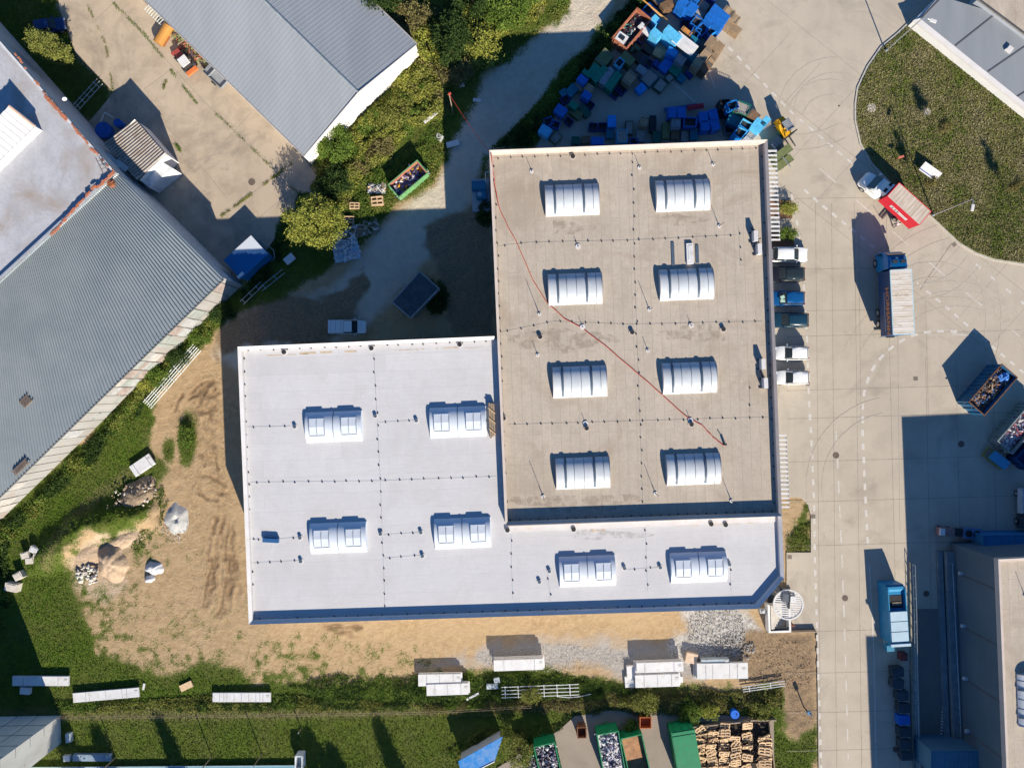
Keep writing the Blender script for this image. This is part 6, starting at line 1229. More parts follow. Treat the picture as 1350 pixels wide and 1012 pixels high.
# junk beside the north hall
o = thing('tipping_wagon', 'orange tank on its side under the hall eave', 'tank', (*W(219, 50), 0), R(58)); MB().tube((-1.25, 0, .75), (1.25, 0, .75), .62, 14).build('tank_body', M('tank_orange', (.42, .20, .05), .6, .15, 1), o); MB().box((0, 0, .1), (2.2, .9, .25)).build('cradle', RUST, o)
o = thing('small_tractor', 'small red and white tractor parked beside the north hall', 'tractor', (*W(248, 86), 0), R(-52+180)); RD = M('tractor_red', (.30, .06, .05), .5)
MB().box((-.2, 0, 1.1), (1.3, 1.1, .7), taper=.9).build('cab', GLASS, o); MB().box((-.2, 0, 1.5), (1.2, 1.1, .1)).build('cab_roof', WHITE, o); MB().box((1.1, 0, .75), (1.4, .7, .6)).build('bonnet', RD, o); MB().box((-1.25, 0, .6), (.5, 1.5, .3)).build('rear_link', M('tractor_orange', (.6, .16, .05), .6), o); MB().box((2.0, 0, .4), (.3, 1.5, .35)).build('loader', RD, o)
for x_, r_ in ((-.6, .5), (1.2, .35)):
    for s in (-1, 1): wheel(o, x_, s*.65, r_, .28)
o = thing('grey_trailer', 'small grey trailer against the north hall wall', 'trailer', (*W(287, 104), 0), R(-43)); m = MB(); m.box((0, 0, .6), (3.2, 1.3, .12)); [m.box((0, s*.62, .8), (3.2, .06, .4)) for s in (-1, 1)]; m.box((1.58, 0, .8), (.06, 1.2, .4)); m.box((-.5, 0, .9), (.08, 1.2, .3)); m.build('bed', M('trailer_grey', (.22, .23, .25), .6), o); m = MB(); m.tube((-1.6, 0, .5), (-2.5, 0, .4), .05); m.build('drawbar', DARK, o)
for s in (-1, 1): wheel(o, .2, s*.75, .32, .2)
heap_stuff('scrap_heap', 'timber and scrap heaped along the north hall wall', -4.2, 3.2, -.6, .6, .2, [M('scrap_moss', (.22, .24, .10)), WOOD_G, SCR[0], M('scrap_rust', (.35, .12, .07)), SCR[3]], 120, (*W(256, 68), 0), R(-43), rn, 'scrap', .5, .15, .4, .6)
rack('pallet_rack', 'striped steel rack against the upper north hall wall', ((200, 12), (224, 36)), 1.2, 3, 9, .9, M('rack_pale', (.45, .46, .44), .6))
# blue cabin
o = thing('site_cabin', 'blue site cabin with peeling white roof corner in the shaded yard', 'cabin', (*W(324, 339, 2.5), 0), R(42)); c = NT('cabin_roof'); f = c.noise(.55, 3, .5, c.map((1, 1, 1), (0, 0, 0), loc=(3, 2, 0))); 
px_ = c.n('ShaderNodeSeparateXYZ', {0: c.pos}).outputs; yy_ = W(0, 334, 2.5)[1]
edge = c.math('ADD', c.math('SUBTRACT', px_[1], yy_), c.math('MULTIPLY_ADD', c.noise(2., 5, .7), 1.2, -.6)); cr = c.done(c.mix(c.rng(edge, -.1, .1), (.01, .13, .32), (.52, .55, .60)), .6)
MB().box((0, 0, 1.2), (4.3, 2.9, 2.4)).build('body', M('cabin_blue', (.015, .12, .28), .5, .1), o); MB().box((0, 0, 2.46), (4.45, 3.05, .12)).build('roof', cr, o); MB().box((-1.9, -1.2, 2.55), (.9, .35, .12)).build('roof_patch', WHITE, o); m = MB(); m.path([(1.6, -1.6, .1), (2.4, -2.0, 1.4), (2.9, -1.2, 1.4), (2.6, .6, 1.4)], .04, 5); m.build('handrail', STEEL, o)
# blue tubs near shed
for px, py, r_, lab in ((142, 175, .95, 'large round blue tub in the shade by the shed'), (161, 166, .5, 'small round blue tub beside the large one')):
    o = thing('water_tub', lab, 'tub', (*W(px, py), 0)); MB().cyl(0, 0, 0, 1.0, r_*.92, 24, r2=r_).build('body', M('tub_blue', (.01, .09, .38), .4), o); MB().cyl(0, 0, 1.0, 1.05, r_*1.03, 24).build('cover', M('tub_blue', (.01, .09, .38)), o)
m = MB(); m.path([(*W(138, 166), 1), (*W(144, 152), 1), (*W(155, 159), 1)], .05, 5); tag(m.build('pipe_frame', WST), 'bent white pipe frame above the blue tubs', 'pipe')
o = thing('satellite_dish', 'small white dish on the old hall edge', 'dish', P3(87, 130, 6.7)); MB().tube((0, 0, 0), (0, 0, .5), .04).build('stand', STEEL, o); MB().tube((0, 0, .5), (.2, -.3, .6), .08, 14, r2=.26).build('bowl', WHITE, o)
o = car('dark blue car in the deep shade behind the conifer bush', 70, 38, R(10), paint('night', (.01, .03, .12)), 3.9, 1.6, 1.4, group=None)

# ---------------------------------------------------------------- stair and round louvred roof
o = thing('spiral_stair_roof', 'round white-rimmed louvred roof at the chamfered hall corner', 'stair roof', (*W(1039.5, 797, 3.2), 0), R(-3)); r_ = 1.65
m = MB(); K = 40
for k in range(K):
    a, b = 2*math.pi*k/K, 2*math.pi*(k+1)/K; m.loft([[(rr_*math.cos(q), rr_*math.sin(q), z_) for rr_, z_ in ((r_, 3.0), (r_+.16, 3.0), (r_+.16, 3.2), (r_, 3.2))] for q in (a, b)], cap=False)
m.build('rim', WHITE, o)
m = MB()
for k in range(13):
    y = -r_+.12+k*.265; h = math.sqrt(max(0, r_*r_-y*y)); m.box((0, y, 3.1), (2*h, .15, .06))
m.build('louvre', WHITE, o); m = MB(); m.box((0, 0, .1), (2.6, 2.6, .2)); m.build('landing', BLACKP, o)
for a in (45, 135, 225, 315): MB().cyl(1.4*math.cos(R(a)), 1.4*math.sin(R(a)), 0, 3.05, .06, 8).build('column', STEEL, o)
m = MB(); m.box((-.45, .85, 3.3), (.7, .95, .25)); m.build('fan_unit', M('fan_dark', (.10, .11, .13), .5), o); MB().box((.45, .75, 3.35), (.7, .7, .3)).build('white_unit', WHITE, o); MB().box((0, .5, 3.3), (.2, 1.8, .2)).build('duct', BLACKP, o)
o = thing('entrance_stair', 'rectangular white-walled stair beside the round louvred roof', 'stair', (*W(1023, 811), 0), R(2))
m = MB(); [m.box((s*1.25, 0, .6), (.22, 3.4, 1.2)) for s in (-1, 1)]; m.box((0, -1.6, .6), (2.28, .22, 1.2)); m.build('side_wall', WALLW, o); m = MB(); [m.box((-.95+k*.24, .2, .08+.07*(8-k)), (.22, 2.9, .16+.14*(8-k))) for k in range(9)]; m.build('step', M('pale_step', (.55, .50, .44), .9), o); MB().box((0, -1.25, 1.0), (2.2, .35, .1)).build('grating', BLACKP, o)
m = MB(); m.box((0, 0, .5), (.7, .5, .6)); m.box((0, 0, .9), (.3, .3, .2)); q = m.build('meter_box', M('grey_box', (.45, .46, .48))); q.location = W(1003, 803)+(0,); tag(q, 'small grey box at the foot of the chamfered corner', 'box')
o = thing('gate_post', 'low red-brown post frame right of the entrance stair', 'post', (*W(1040, 821), 0)); MB().box((-.25, 0, .5), (.12, .12, 1)).box((.3, 0, .5), (.12, .12, 1)).build('upright', RUST, o); MB().box((0, 0, 1.), (.7, .1, .1)).build('crossbar', RUST, o)
tag(MB().prism(WP([(1010, 829.5), (1074, 828.5), (1074, 831), (1010, 832)]), 0, .4).build('edge_wall', M('edge_kerb', (.12, .09, .07), .9)), 'dark low edge wall between paving and brown soil', 'wall')
# manholes, drains
for i, (px, py, r_, z, lab) in enumerate(((1102, 600, .38, .027, 'iron manhole cover on the lane beside centre dashes'), (1114, 788, .36, .027, 'iron manhole cover near the compactor'), (1267, 585, .38, .027, 'iron manhole cover in the big building shade'), (1221, 782, .36, .027, 'iron manhole cover on the shaded ramp approach'), (1180.5, 987, .36, .027, 'iron manhole cover beside the line of dark bins'), (332, 240, .42, .027, 'round brown manhole cover on the old concrete yard'), (1148, 143, .5, .18, 'pale round manhole cover near the lawn kerb'), (1221, 148, .4, .18, 'pale round manhole cover in the middle of the dry lawn'), (1106, 140, .12, .027, 'tiny round cover on the open concrete'))):
    o = thing('manhole_cover', lab, 'manhole', (*W(px, py), z)); MB().cyl(0, 0, -.05, .004, r_*1.12, 20).build('ring', M('manhole_ring', (.30, .27, .22), .9) if i < 6 else M('cover_pale', (.48, .43, .36), .9), o); MB().cyl(0, 0, -.05, .012, r_, 20).build('lid', MANHOLE if i != 6 and i != 7 else M('cover_pale', (.48, .43, .36)), o)
for px, py, lab in ((1064.5, 506, 'square drain grate beside the last parked car'), (1207, 499, 'square drain grate on the open concrete'), (1072, 680.5, 'square drain grate by the corner bed'), (1041, 734, 'square drain grate below the corner bed'), (1258, 322.5, 'brown drain grate at the lawn kerb')):
    o = thing('drain_grate', lab, 'drain', (*W(px, py), .026), R(35) if px == 1258 else 0); MB().box((0, 0, 0), (.55, .5, .02)).build('frame', M('manhole_ring', (.30, .27, .22)), o); m = MB(); [m.box((-.2+.1*k, 0, .014), (.06, .42, .012)) for k in range(5)]; m.build('bar', MANHOLE, o)

# street lamps, posts, sign board
def lamp(label, px, py, H, arm, az):
    o = thing('street_lamp', label, 'street lamp', (*W(px, py), .15)); MB().cyl(0, 0, 0, H, .09, 8, r2=.05).build('pole', STEEL, o); dx, dy = math.cos(az)*arm, math.sin(az)*arm
    MB().path([(0, 0, H), (dx*.5, dy*.5, H+.25), (dx, dy, H+.25)], .04, 6).build('arm', STEEL, o); MB().box((dx*1.15, dy*1.15, H+.22), (.75, .32, .14), az).build('lamp_head', FLASH, o); MB().cyl(0, 0, 0, .25, .17, 8).build('foot', STEEL, o)
lamp('tall steel street lamp leaning over the lawn kerb by the upper road', 1167, 68, 8., 1.0, R(-20)); lamp('tall steel street lamp on the lawn corner behind the red lorry', 1229, 284, 7.8, .9, R(-100))
for px, py, H, lab in ((279, 997, 3.0, 'first slim post from the left above the bottom fence'), (345, 994, 3.0, 'second slim post from the left above the bottom fence'), (152, 998, 2.8, 'slim post near the tall store'), (397, 960, 1.2, 'short post beside the white gate frame')):
    o = thing('fence_post', lab, 'post', (*W(px, py), -.1)); MB().cyl(0, 0, 0, H, .06, 7).build('pole', WOOD_G, o); MB().cyl(0, 0, H, H+.06, .08, 7).build('cap', STEEL, o)
o = thing('info_board', 'white tilted notice board on the lawn beside the red lorry', 'sign', (*W(1221, 229), .17), R(-35)); m = Matrix.Rotation(R(48), 4, 'X'); MB().box((0, 0, 0), (2.5, 1.15, .06), 0, 0, Matrix.Translation((0, 0, .75)) @ Matrix.Rotation(R(22), 4, 'X')).build('board', WHITE, o); [MB().cyl(s*.9, .1, 0, .75, .05, 6).build('leg', STEEL, o) for s in (-1, 1)]
MB().box((0, 0, 0), (2.4, .12, .02), 0, 0, Matrix.Translation((0, 0, .75)) @ Matrix.Rotation(R(22), 4, 'X') @ Matrix.Translation((0, -.38, .045))).build('board_stripe', M('stripe_navy', (.08, .12, .3)), o)
o = thing('marker_stake', 'short red-tipped stake in the lawn above the red lorry', 'stake', (*W(1180, 211), .15)); MB().cyl(0, 0, 0, 1.1, .05, 6).build('rod', RUST, o); MB().box((.1, 0, 1.05), (.7, .25, .12), .3).build('flag', M('stake_red', (.55, .15, .10)), o)
o = thing('stand_pipe', 'dark standpipe with blue valve on the brown soil', 'standpipe', (*W(1060, 932), -.05)); MB().cyl(0, 0, 0, 1.5, .08, 8).build('pipe', DARK, o); MB().box((0, 0, 1.5), (.45, .35, .35), .4).tube((0, 0, 1.6), (.3, -.2, 1.8), .08).build('valve', M('valve_blue', (.10, .22, .34), .4), o)
o = thing('white_gate', 'white rectangular gate frame at the bottom fence', 'gate', (*W(398, 998), 0)); m = MB(); [m.box((s*.4, 0, .7), (.12, 1.7, 1.4)) for s in (-1, 1)]; [m.box((0, s*.82, .7), (.7, .12, 1.4)) for s in (-1, 1)]; m.build('frame', M('gate_white', (.58, .62, .64), .5), o); MB().box((0, 0, .6), (.66, 1.5, .1)).build('inner_panel', M('panel_grey', (.35, .4, .44)), o)
o = thing('greenhouse_shed', 'long low shed whose pale blue roof edge runs along the bottom', 'shed', (*W(200, 1060), 0)); rq = WP([(-60, 1012), (396, 1008.5), (400, 1090), (-60, 1094)], .3); MB().prism(offset(rq, .15), -.1, .2, 0, caps=False).build('wall', WALLG, o, True); MB().prism(rq, .19, .28).build('roof', M('shed_sheet', (.14, .30, .36), .5, .1, .8), o, True); m = MB(); m.tube((*rq[0], .28), (*rq[1], .28), .06); m.build('gutter', M('gutter_pale', (.36, .45, .48)), o, True)
railing('wire_fence', 'low wire fence along the worn path above the bottom lawn', [(80, 942), (300, 940), (560, 936), (700, 928)], 1.0, 3.2, r=.02, mat=WOOD_G)

# person beside the red lorry
def person(px, py, rot):
    root = bpy.data.meshes.new('person'); J = {'pel': (0, 0, .93), 'sp': (0, 0, 1.12), 'ch': (.02, 0, 1.32), 'nk': (.03, 0, 1.5), 'hd': (.05, 0, 1.58), 'ht': (.06, 0, 1.72),
        'hl': (0, .1, .88), 'kl': (.12, .12, .50), 'al': (.02, .12, .1), 'tl': (.20, .13, .04), 'hr': (0, -.1, .88), 'kr': (-.02, -.12, .49), 'ar': (-.22, -.12, .12), 'tr': (-.05, -.13, .04),
        'sl': (.02, .19, 1.42), 'el': (.02, .27, 1.15), 'wl': (.2, .27, .98), 'sr': (.02, -.19, 1.42), 'er': (.05, -.27, 1.16), 'wr': (.28, -.22, 1.05)}
    rad = {'pel': .15, 'sp': .14, 'ch': .16, 'nk': .06, 'hd': .085, 'ht': .09, 'hl': .10, 'hr': .10, 'kl': .065, 'kr': .065, 'al': .045, 'ar': .045, 'tl': .04, 'tr': .04, 'sl': .07, 'sr': .07, 'el': .045, 'er': .045, 'wl': .032, 'wr': .032}
    E = [('pel', 'sp'), ('sp', 'ch'), ('ch', 'nk'), ('nk', 'hd'), ('hd', 'ht'), ('pel', 'hl'), ('hl', 'kl'), ('kl', 'al'), ('al', 'tl'), ('pel', 'hr'), ('hr', 'kr'), ('kr', 'ar'), ('ar', 'tr'), ('ch', 'sl'), ('sl', 'el'), ('el', 'wl'), ('ch', 'sr'), ('sr', 'er'), ('er', 'wr')]
    for s, w_ in ((1, 'wl'), (-1, 'wr')):
        b = Vector(J[w_]); p = w_+'p'; J[p] = tuple(b+Vector((.08, 0, -.03))); rad[p] = .028; E.append((w_, p))
        for k in range(4): J[p+str(k)] = tuple(b+Vector((.17-.01*abs(k-1), (k-1.5)*.02, -.07))); rad[p+str(k)] = .009; E.append((p, p+str(k)))
        J[p+'t'] = tuple(b+Vector((.09, -s*.05, -.03))); rad[p+'t'] = .01; E.append((p, p+'t'))
    ks = list(J); root.from_pydata([J[k] for k in ks], [(ks.index(a), ks.index(b)) for a, b in E], []); o = bpy.data.objects.new('person', root); COL.objects.link(o)
    o.modifiers.new('skin', 'SKIN'); sk_ = root.skin_vertices[0].data
    for i, k in enumerate(ks): sk_[i].radius = (rad[k], rad[k]); sk_[i].use_root = (k == 'pel')
    o.modifiers.new('sub', 'SUBSURF').levels = 1; dg = bpy.context.evaluated_depsgraph_get(); me = bpy.data.meshes.new_from_object(o.evaluated_get(dg)); bpy.data.objects.remove(o)
    sk1, sh, tr_, so = M('skin', (.42, .24, .16), .6), M('pink_shirt', (.62, .50, .52), .8), M('dark_trousers', (.05, .06, .09), .9), DARK
    for mm_ in (sk1, sh, tr_, so): me.materials.append(mm_)
    for p in me.polygons:
        z = p.center.z; p.material_index = 3 if z < .11 else 2 if z < .95 else (0 if z > 1.50 or (abs(p.center.y) > .16 and z < 1.12 and p.center.x > .12) else 1); p.use_smooth = True
    o = bpy.data.objects.new('person', me); COL.objects.link(o); o.location = (*W(px, py), .03); o.rotation_euler = (0, 0, rot); tag(o, 'person in pale pink shirt and dark trousers walking beside the red lorry', 'person')
    MB().chunk((.05, 0, 1.70), .115, 0, .8, random.Random(1)).build('hair', M('hair_brown', (.06, .035, .02), .9), o)
    m = MB(); [m.box((.14, s*.035, 1.66), (.02, .02, .012)) for s in (-1, 1)]; m.tube((.13, 0, 1.65), (.165, 0, 1.61), .012, 5); m.box((.135, 0, 1.58), (.02, .05, .01)); m.build('face', M('face_dark', (.2, .09, .07)), o)
person(1177, 298, R(60))
o = thing('hand_truck', 'low hand pallet truck standing next to the person and the red lorry', 'hand truck', (*W(1164, 284), .02), R(50)); m = MB(); [m.box((.1, s*.2, .12), (1.1, .13, .08)) for s in (-1, 1)]; m.build('fork', M('pallet_truck', (.16, .12, .11), .6), o); MB().tube((-.45, 0, .15), (-.8, 0, 1.1), .025).build('handle', DARK, o)
# ================================================================ VEGETATION
def leafmat(name, c1, c2, c3, s=.9, fine=6.):
    t = NT(name); c = t.mix(t.rng(t.noise(s, 3), .38, .62), c1, c2); c = t.mix(t.rng(t.noise(fine, 2), .5, .72, 0, .8), c, c3)
    return t.done(c, .85, spec=.04)
LF_G = leafmat('leaves_green', (.06, .11, .018), (.12, .175, .03), (.18, .225, .05)); LF_Y = leafmat('leaves_yellow_green', (.15, .18, .03), (.27, .27, .05), (.36, .34, .09)); LF_D = leafmat('leaves_dark', (.018, .04, .012), (.045, .075, .02), (.08, .11, .03))
LF_B = leafmat('leaves_brownish', (.11, .09, .035), (.18, .16, .06), (.26, .23, .10)); LF_O = leafmat('leaves_olive', (.11, .12, .025), (.185, .195, .045), (.26, .26, .08)); CONI = leafmat('conifer_needles', (.13, .15, .03), (.20, .21, .05), (.28, .28, .09), 2.)
BARK = M('bark', (.10, .075, .05), .95, .3, 6)
def leaves(P, size, up=.55, rg=RNG):
    P = np.repeat(P, 2, 0)+rg.normal(0, size*.7, (len(P)*2, 3))*[1, 1, .5]; size = size*.70
    n = len(P); nrm = rg.normal(0, 1, (n, 3)); nrm /= np.linalg.norm(nrm, axis=1)[:, None]; nrm[:, 2] = np.abs(nrm[:, 2])+up; nrm /= np.linalg.norm(nrm, axis=1)[:, None]
    a = np.cross(nrm, rg.normal(0, 1, (n, 3))); a /= np.linalg.norm(a, axis=1)[:, None]; b = np.cross(nrm, a); s = (size*rg.uniform(.5, 1.3, n))[:, None]
    V = np.stack([P-a*s, P+b*s*.5, P+a*s, P-b*s*.5], 1).reshape(-1, 3); return V, np.arange(n*4).reshape(n, 4)
def clumps(cx, cy, cz, rx, ry, rz_, K, n, spread, rg, shell=.5, cone=False):
    d = rg.normal(0, 1, (K, 3)); d /= np.linalg.norm(d, axis=1)[:, None]; rr = rg.uniform(shell, 1, K)**.6; C = d*rr[:, None]*np.array([rx, ry, rz_])
    if cone: k = 1-.8*np.clip((C[:, 2]+rz_)/(2*rz_), 0, 1); C[:, 0] *= k; C[:, 1] *= k
    w = rg.integers(0, K, n); P = C[w]+rg.normal(0, 1, (n, 3))*spread*rg.uniform(.5, 1.3, K)[w][:, None]; return P+np.array([cx, cy, cz])
def tree(name, label, px, py, H, rx, ry, rzz, mat, n=3500, size=.17, K=60, spread=.33, cat='tree', group=None, rot=0., cone=False, trunk=.14, base=0., shell=.5, stem=True, cz=None):
    cz = H-rzz if cz is None else cz; x, y = W(px, py, cz if cz > 0 else 0)
    o = thing(name, label, cat, (x, y, base-.1), rot, group); rg = np.random.default_rng(int(px*7+py))
    V, F = leaves(clumps(0, 0, cz, rx, ry, rzz, K, n, spread, rg, shell, cone), size, .5, rg); bulk('crown' if cat == 'tree' else 'foliage', V, F, mat, 4, parent=o)
    if stem:
        m = MB(); m.tube((0, 0, 0), (0, 0, cz), trunk, 7, 0, trunk*.6); r_ = random.Random(int(px))
        for k in range(7): a = r_.uniform(0, 6.28); m.tube((0, 0, cz*r_.uniform(.5, .95)), (math.cos(a)*rx*.65, math.sin(a)*ry*.65, cz+rzz*r_.uniform(-.2, .7)), trunk*.4, 5, 0, trunk*.12)
        m.build('trunk', BARK, o)
    return o
tree('round_tree', 'round yellow-green tree between the blue cabin and the plastic foil', 415, 293, 5., 3.5, 3.35, 2., LF_Y, 9000, .17, 170, .32, shell=.15)
tree('gable_bush', 'green bushy tree against the left corner of the white gable wall', 440, 188, 3.6, 2.1, 2.2, 1.6, LF_G, 4200, .17, 80, .3)
tree('conifer_bush', 'yellow-green layered conifer standing in the shaded lawn of the old hall', 64, 62, 6.2, 2.4, 1.5, 2.6, CONI, 9000, .13, 150, .2, rot=R(-18), shell=.3, cz=3.6)
tree('thin_tree', 'sparse yellowing tree between the blue shelter and the green skips', 684, 992, 4.6, 1.7, 1.7, 1.6, LF_O, 1500, .15, 45, .3, trunk=.08)
tree('corner_shrub', 'dark green shrub at the top of the gabled hall roof edge', 496, -2, 4.8, 3.0, 1.9, 1.5, LF_D, 5200, .18, 70, .4)
tree('brown_shrub', 'brownish shrub right of the gabled hall roof corner', 540, 25, 2.8, 2.4, 2., 1.3, LF_B, 3200, .17, 50, .36)
tree('dark_shrub', 'tall dark green shrub in the middle of the scrub', 596, 52, 4.4, 1.9, 2.9, 1.9, LF_D, 5200, .18, 60, .4)
tree('yellow_shrub', 'bright yellow-green shrub by the sunlit verge of the gravel road', 634, 58, 2.8, 2.3, 2.6, 1.4, LF_Y, 4200, .17, 60, .36)
tree('yellow_shrub', 'yellow shrub right against the gabled hall east corner', 562, 55, 2.2, 1.2, 2.0, 1.1, LF_Y, 2000, .16, 40, .28)
tree('scrub_bush', 'dense green bush at the top edge left of the gravel road', 665, 8, 3.4, 3.2, 2.6, 1.5, LF_G, 5000, .18, 70, .4)
tree('scrub_bush', 'dark bush at the top edge above the dark shrub', 620, -4, 4.2, 2.6, 2.4, 1.9, LF_D, 4200, .18, 60, .4); tree('scrub_bush', 'brown-green bush on the shade line below the yellow shrub', 600, 90, 2.2, 2.2, 1.8, 1.0, LF_B, 2800, .16, 50, .32)
tree('scrub_bush', 'olive bush in the middle of the strip below the white gable wall', 520, 150, 1.7, 2.4, 1.6, .8, LF_O, 2600, .16, 50, .3, rot=R(40)); tree('scrub_bush', 'dark bush near the yard corner between bushy tree and skip', 440, 240, 2., 1.9, 1.9, 1., LF_D, 2800, .16, 50, .3)
for i, (px, py, lab) in enumerate(((1229, 177, 'young staked tree in the middle of the dry lawn'), (1207, 249, 'young staked tree next to the white notice board'), (1321, 252, 'young staked tree at the right side of the dry lawn'))):
    H = 3.5 if i != 1 else 4.2; x, y = W(px, py); o = thing('young_tree', lab, 'tree', (x, y, .12), 0, 'young staked trees on the lawn'); rg = np.random.default_rng(i+3)
    V, F = leaves(clumps(0, 0, H-1., .5, .5, 1.1, 20, 1000, .16, rg, .2), .11, .2, rg); bulk('crown', V, F, leafmat('sparse_autumn_leaves', (.12, .10, .03), (.18, .15, .06), (.22, .2, .08)) if i == 0 else o_m, 4, parent=o); o_m = o.children[0].data.materials[0]
    MB().tube((0, 0, 0), (0, 0, H-.3), .045, 6, 0, .015).build('trunk', BARK, o); MB().tube((.2, .1, 0), (.2, .1, 1.6), .03, 5).build('stake', WOOD_G, o)
tree('lawn_bush', 'small dark bush on the dry lawn right of the pale manhole cover', 1247, 165, .6, .5, .35, .25, LF_D, 300, .1, 12, .1, 'bush', stem=False, base=.17, cz=.3); tree('lawn_bush', 'small dark bush at the right photo edge of the dry lawn', 1346, 246, .7, .6, .5, .3, LF_D, 380, .1, 14, .1, 'bush', stem=False, base=.17, cz=.3)
# planting beds by the east wall
SOIL = M('bark_mulch', (.16, .09, .055), .95, .3, 4)
for q in ([(1006, 261), (1043, 263), (1046, 272), (1045, 290), (1006, 290)], [(1006, 305), (1045, 305), (1048, 316), (1048, 326), (1006, 328)]):
    struct(MB().prism(WP(q), 0, .12).build('planting_bed', KERB)); struct(MB().prism(offset(WP(q), .12), .1, .15).build('bed_soil', SOIL))
tree('bed_shrub', 'bright yellow-green shrub in the upper planting bed', 1040, 275, 1.6, .95, .65, .6, LF_Y, 900, .11, 26, .16, 'bush', trunk=.04); tree('bed_shrub', 'darker green shrub in the lower planting bed next to the first car', 1040, 308, 1.5, 1.15, .75, .6, LF_G, 1100, .11, 30, .16, 'bush', trunk=.04)
# row of trees just beyond the lower edge: their shadows lie on the grass
for i, (px, py, H, rx, rzz, lab) in enumerate(((262, 1088, 7.6, 1.5, 3.2, 'first'), (452, 1096, 7.6, 2.4, 2.8, 'second'), (478, 1100, 6.4, 1.6, 2.4, 'third'), (548, 1084, 8.1, 1.25, 3.7, 'fourth'), (170, 1078, 6.8, .8, 2.6, 'fifth'), (112, 1046, 6.2, 1.5, 2.4, 'sixth'))):
    x, y = W(px, py); o = thing('garden_tree', f'{lab} tree beyond the lower photo edge that shades the bottom lawn', 'tree', (x, y, -.1), 0, 'trees beyond the lower edge'); rg = np.random.default_rng(i+30)
    V, F = leaves(clumps(0, 0, H-rzz, rx, rx, rzz, 70, 4200, .32, rg, .3, cone=True), .2, .3, rg); bulk('crown', V, F, LF_G, 4, parent=o); MB().tube((0, 0, 0), (0, 0, H-.6), .14, 7, 0, .03).build('trunk', BARK, o)
# counted small shrubs along the hall and hedge
for i, (px, py, H, rx, ry, mt, lab) in enumerate(((283, 408, 1.6, 1.6, 1.2, LF_D, 'dark bush at the east corner of the corrugated hall'), (262, 442, 1.3, 1.5, 1.0, LF_G, 'green bush beside the upper end of the steel rack'), (232, 470, 1.5, 1.4, .9, LF_D, 'dark bush at the foot of the panelled wall left of the steel rack'), (205, 494, 1.4, 1.3, 1.2, LF_G, 'leafy green bush touching the panelled wall'), (193, 505, 1.1, 1.2, .9, LF_Y, 'yellow bush below the leafy green one'),
        (850, 925, 1.5, 1.6, 1.2, LF_O, 'olive bush above the orange bin'), (910, 940, 1.3, 1.5, 1.1, LF_G, 'green bush behind the closed green container'), (935, 936, 1.2, 1.3, .8, LF_Y, 'yellowish weed clump left of the blue drum'), (1003, 938, 1.2, 1.3, 1., LF_O, 'olive bush right of the blue drum'), (700, 915, 1.1, 1.2, .9, LF_O, 'pale olive bush below the long steel rack'), (832, 957, 1., .8, .6, LF_G, 'small green bush left of the orange bin'), (246, 577, .9, .7, 1.4, LF_G, 'weed clump growing alone on the sand west of the white roof'), (640, 280, .8, .9, 1.5, LF_D, 'dark weeds below the chiller plinth'), (575, 392, .9, 1.3, 2.0, LF_D, 'dark weeds along the right side of the kiosk'))):
    tree('bush', lab, px, py, H, rx, ry, H*.45, mt, int(1000*rx*ry)+300, .13, int(22*rx*ry)+8, .22, 'bush', trunk=.05, cz=H*.5)
# undergrowth: dense weeds (nobody could count them)
def weeds(name, label, poly, n, hmax, mat, size, seed, jag=1.2, cat='weeds', patch=.0):
    rg = np.random.default_rng(seed); P = np.array(WP(poly)); lo, hi = P.min(0), P.max(0); X = rg.uniform(lo[0], hi[0], n*4); Y = rg.uniform(lo[1], hi[1], n*4)
    sd = sdist(X, Y, WP(poly))+(fbm(X, Y, 2., seed)-.5)*2*jag; hh = fbm(X, Y, 1.5, seed+3); k = (sd > 0) & (hh > .28+patch); X, Y, sd, hh = X[k][:n], Y[k][:n], sd[k][:n], hh[k][:n]
    h = hmax*np.clip((hh-.2)*1.9, .1, 1)*np.clip(sd/1., .3, 1); Z = h*rg.uniform(.35, 1, len(X))**.6-.05
    V, F = leaves(np.stack([X, Y, Z], 1), size, .35, rg); mi = None; o = bulk(name, V, F, mat, 4, mi=np.repeat(np.clip(((fbm(X, Y, 3.2, seed+9)-.3)*2.5*len(mat)+rg.normal(0, .35, len(X))).astype(int), 0, len(mat)-1), 2)); return tag(o, label, cat, kind='stuff')
weeds('undergrowth', 'tangled olive and yellow scrub between white gable wall and gravel road', [(415, 250), (425, 210), (410, 205), (470, 160), (552, 78), (552, 40), (500, 0), (480, -60), (735, -60), (728, 5), (660, 55), (600, 105), (588, 150), (540, 185), (480, 235), (450, 275)], 62000, 1.2, [LF_G, LF_G, LF_O, LF_Y, LF_O, LF_B], .17, 1)
weeds('verge_grass', 'long grass on the verge between scrub and gravel road', [(450, 300), (480, 240), (585, 150), (590, 185), (575, 240), (530, 262), (500, 292), (470, 330), (445, 345)], 9000, .45, [LF_G, LF_G, LF_O], .13, 2)
weeds('verge_grass', 'sunlit rough verge left of the upper gravel road', [(745, -60), (765, -60), (752, 10), (702, 50), (645, 92), (640, 85), (700, 35), (735, 5)], 6000, .4, [LF_G, LF_O, LF_G], .13, 3)
weeds('hedge', 'dark hedge between the gravel road and the crate heap', [(842, -20), (868, -20), (862, 5), (812, 55), (745, 125), (704, 190), (648, 196), (700, 150), (750, 88), (778, 62), (802, 30), (830, 4)], 26000, 1.2, [LF_D, LF_D, LF_G], .16, 4, .6, 'hedge')
weeds('weeds', 'dark weeds in the shade north of the round tree', [(395, 250), (420, 255), (400, 290), (380, 320), (340, 385), (300, 420), (310, 400), (350, 335)], 12000, .8, [LF_D, LF_G], .14, 5)
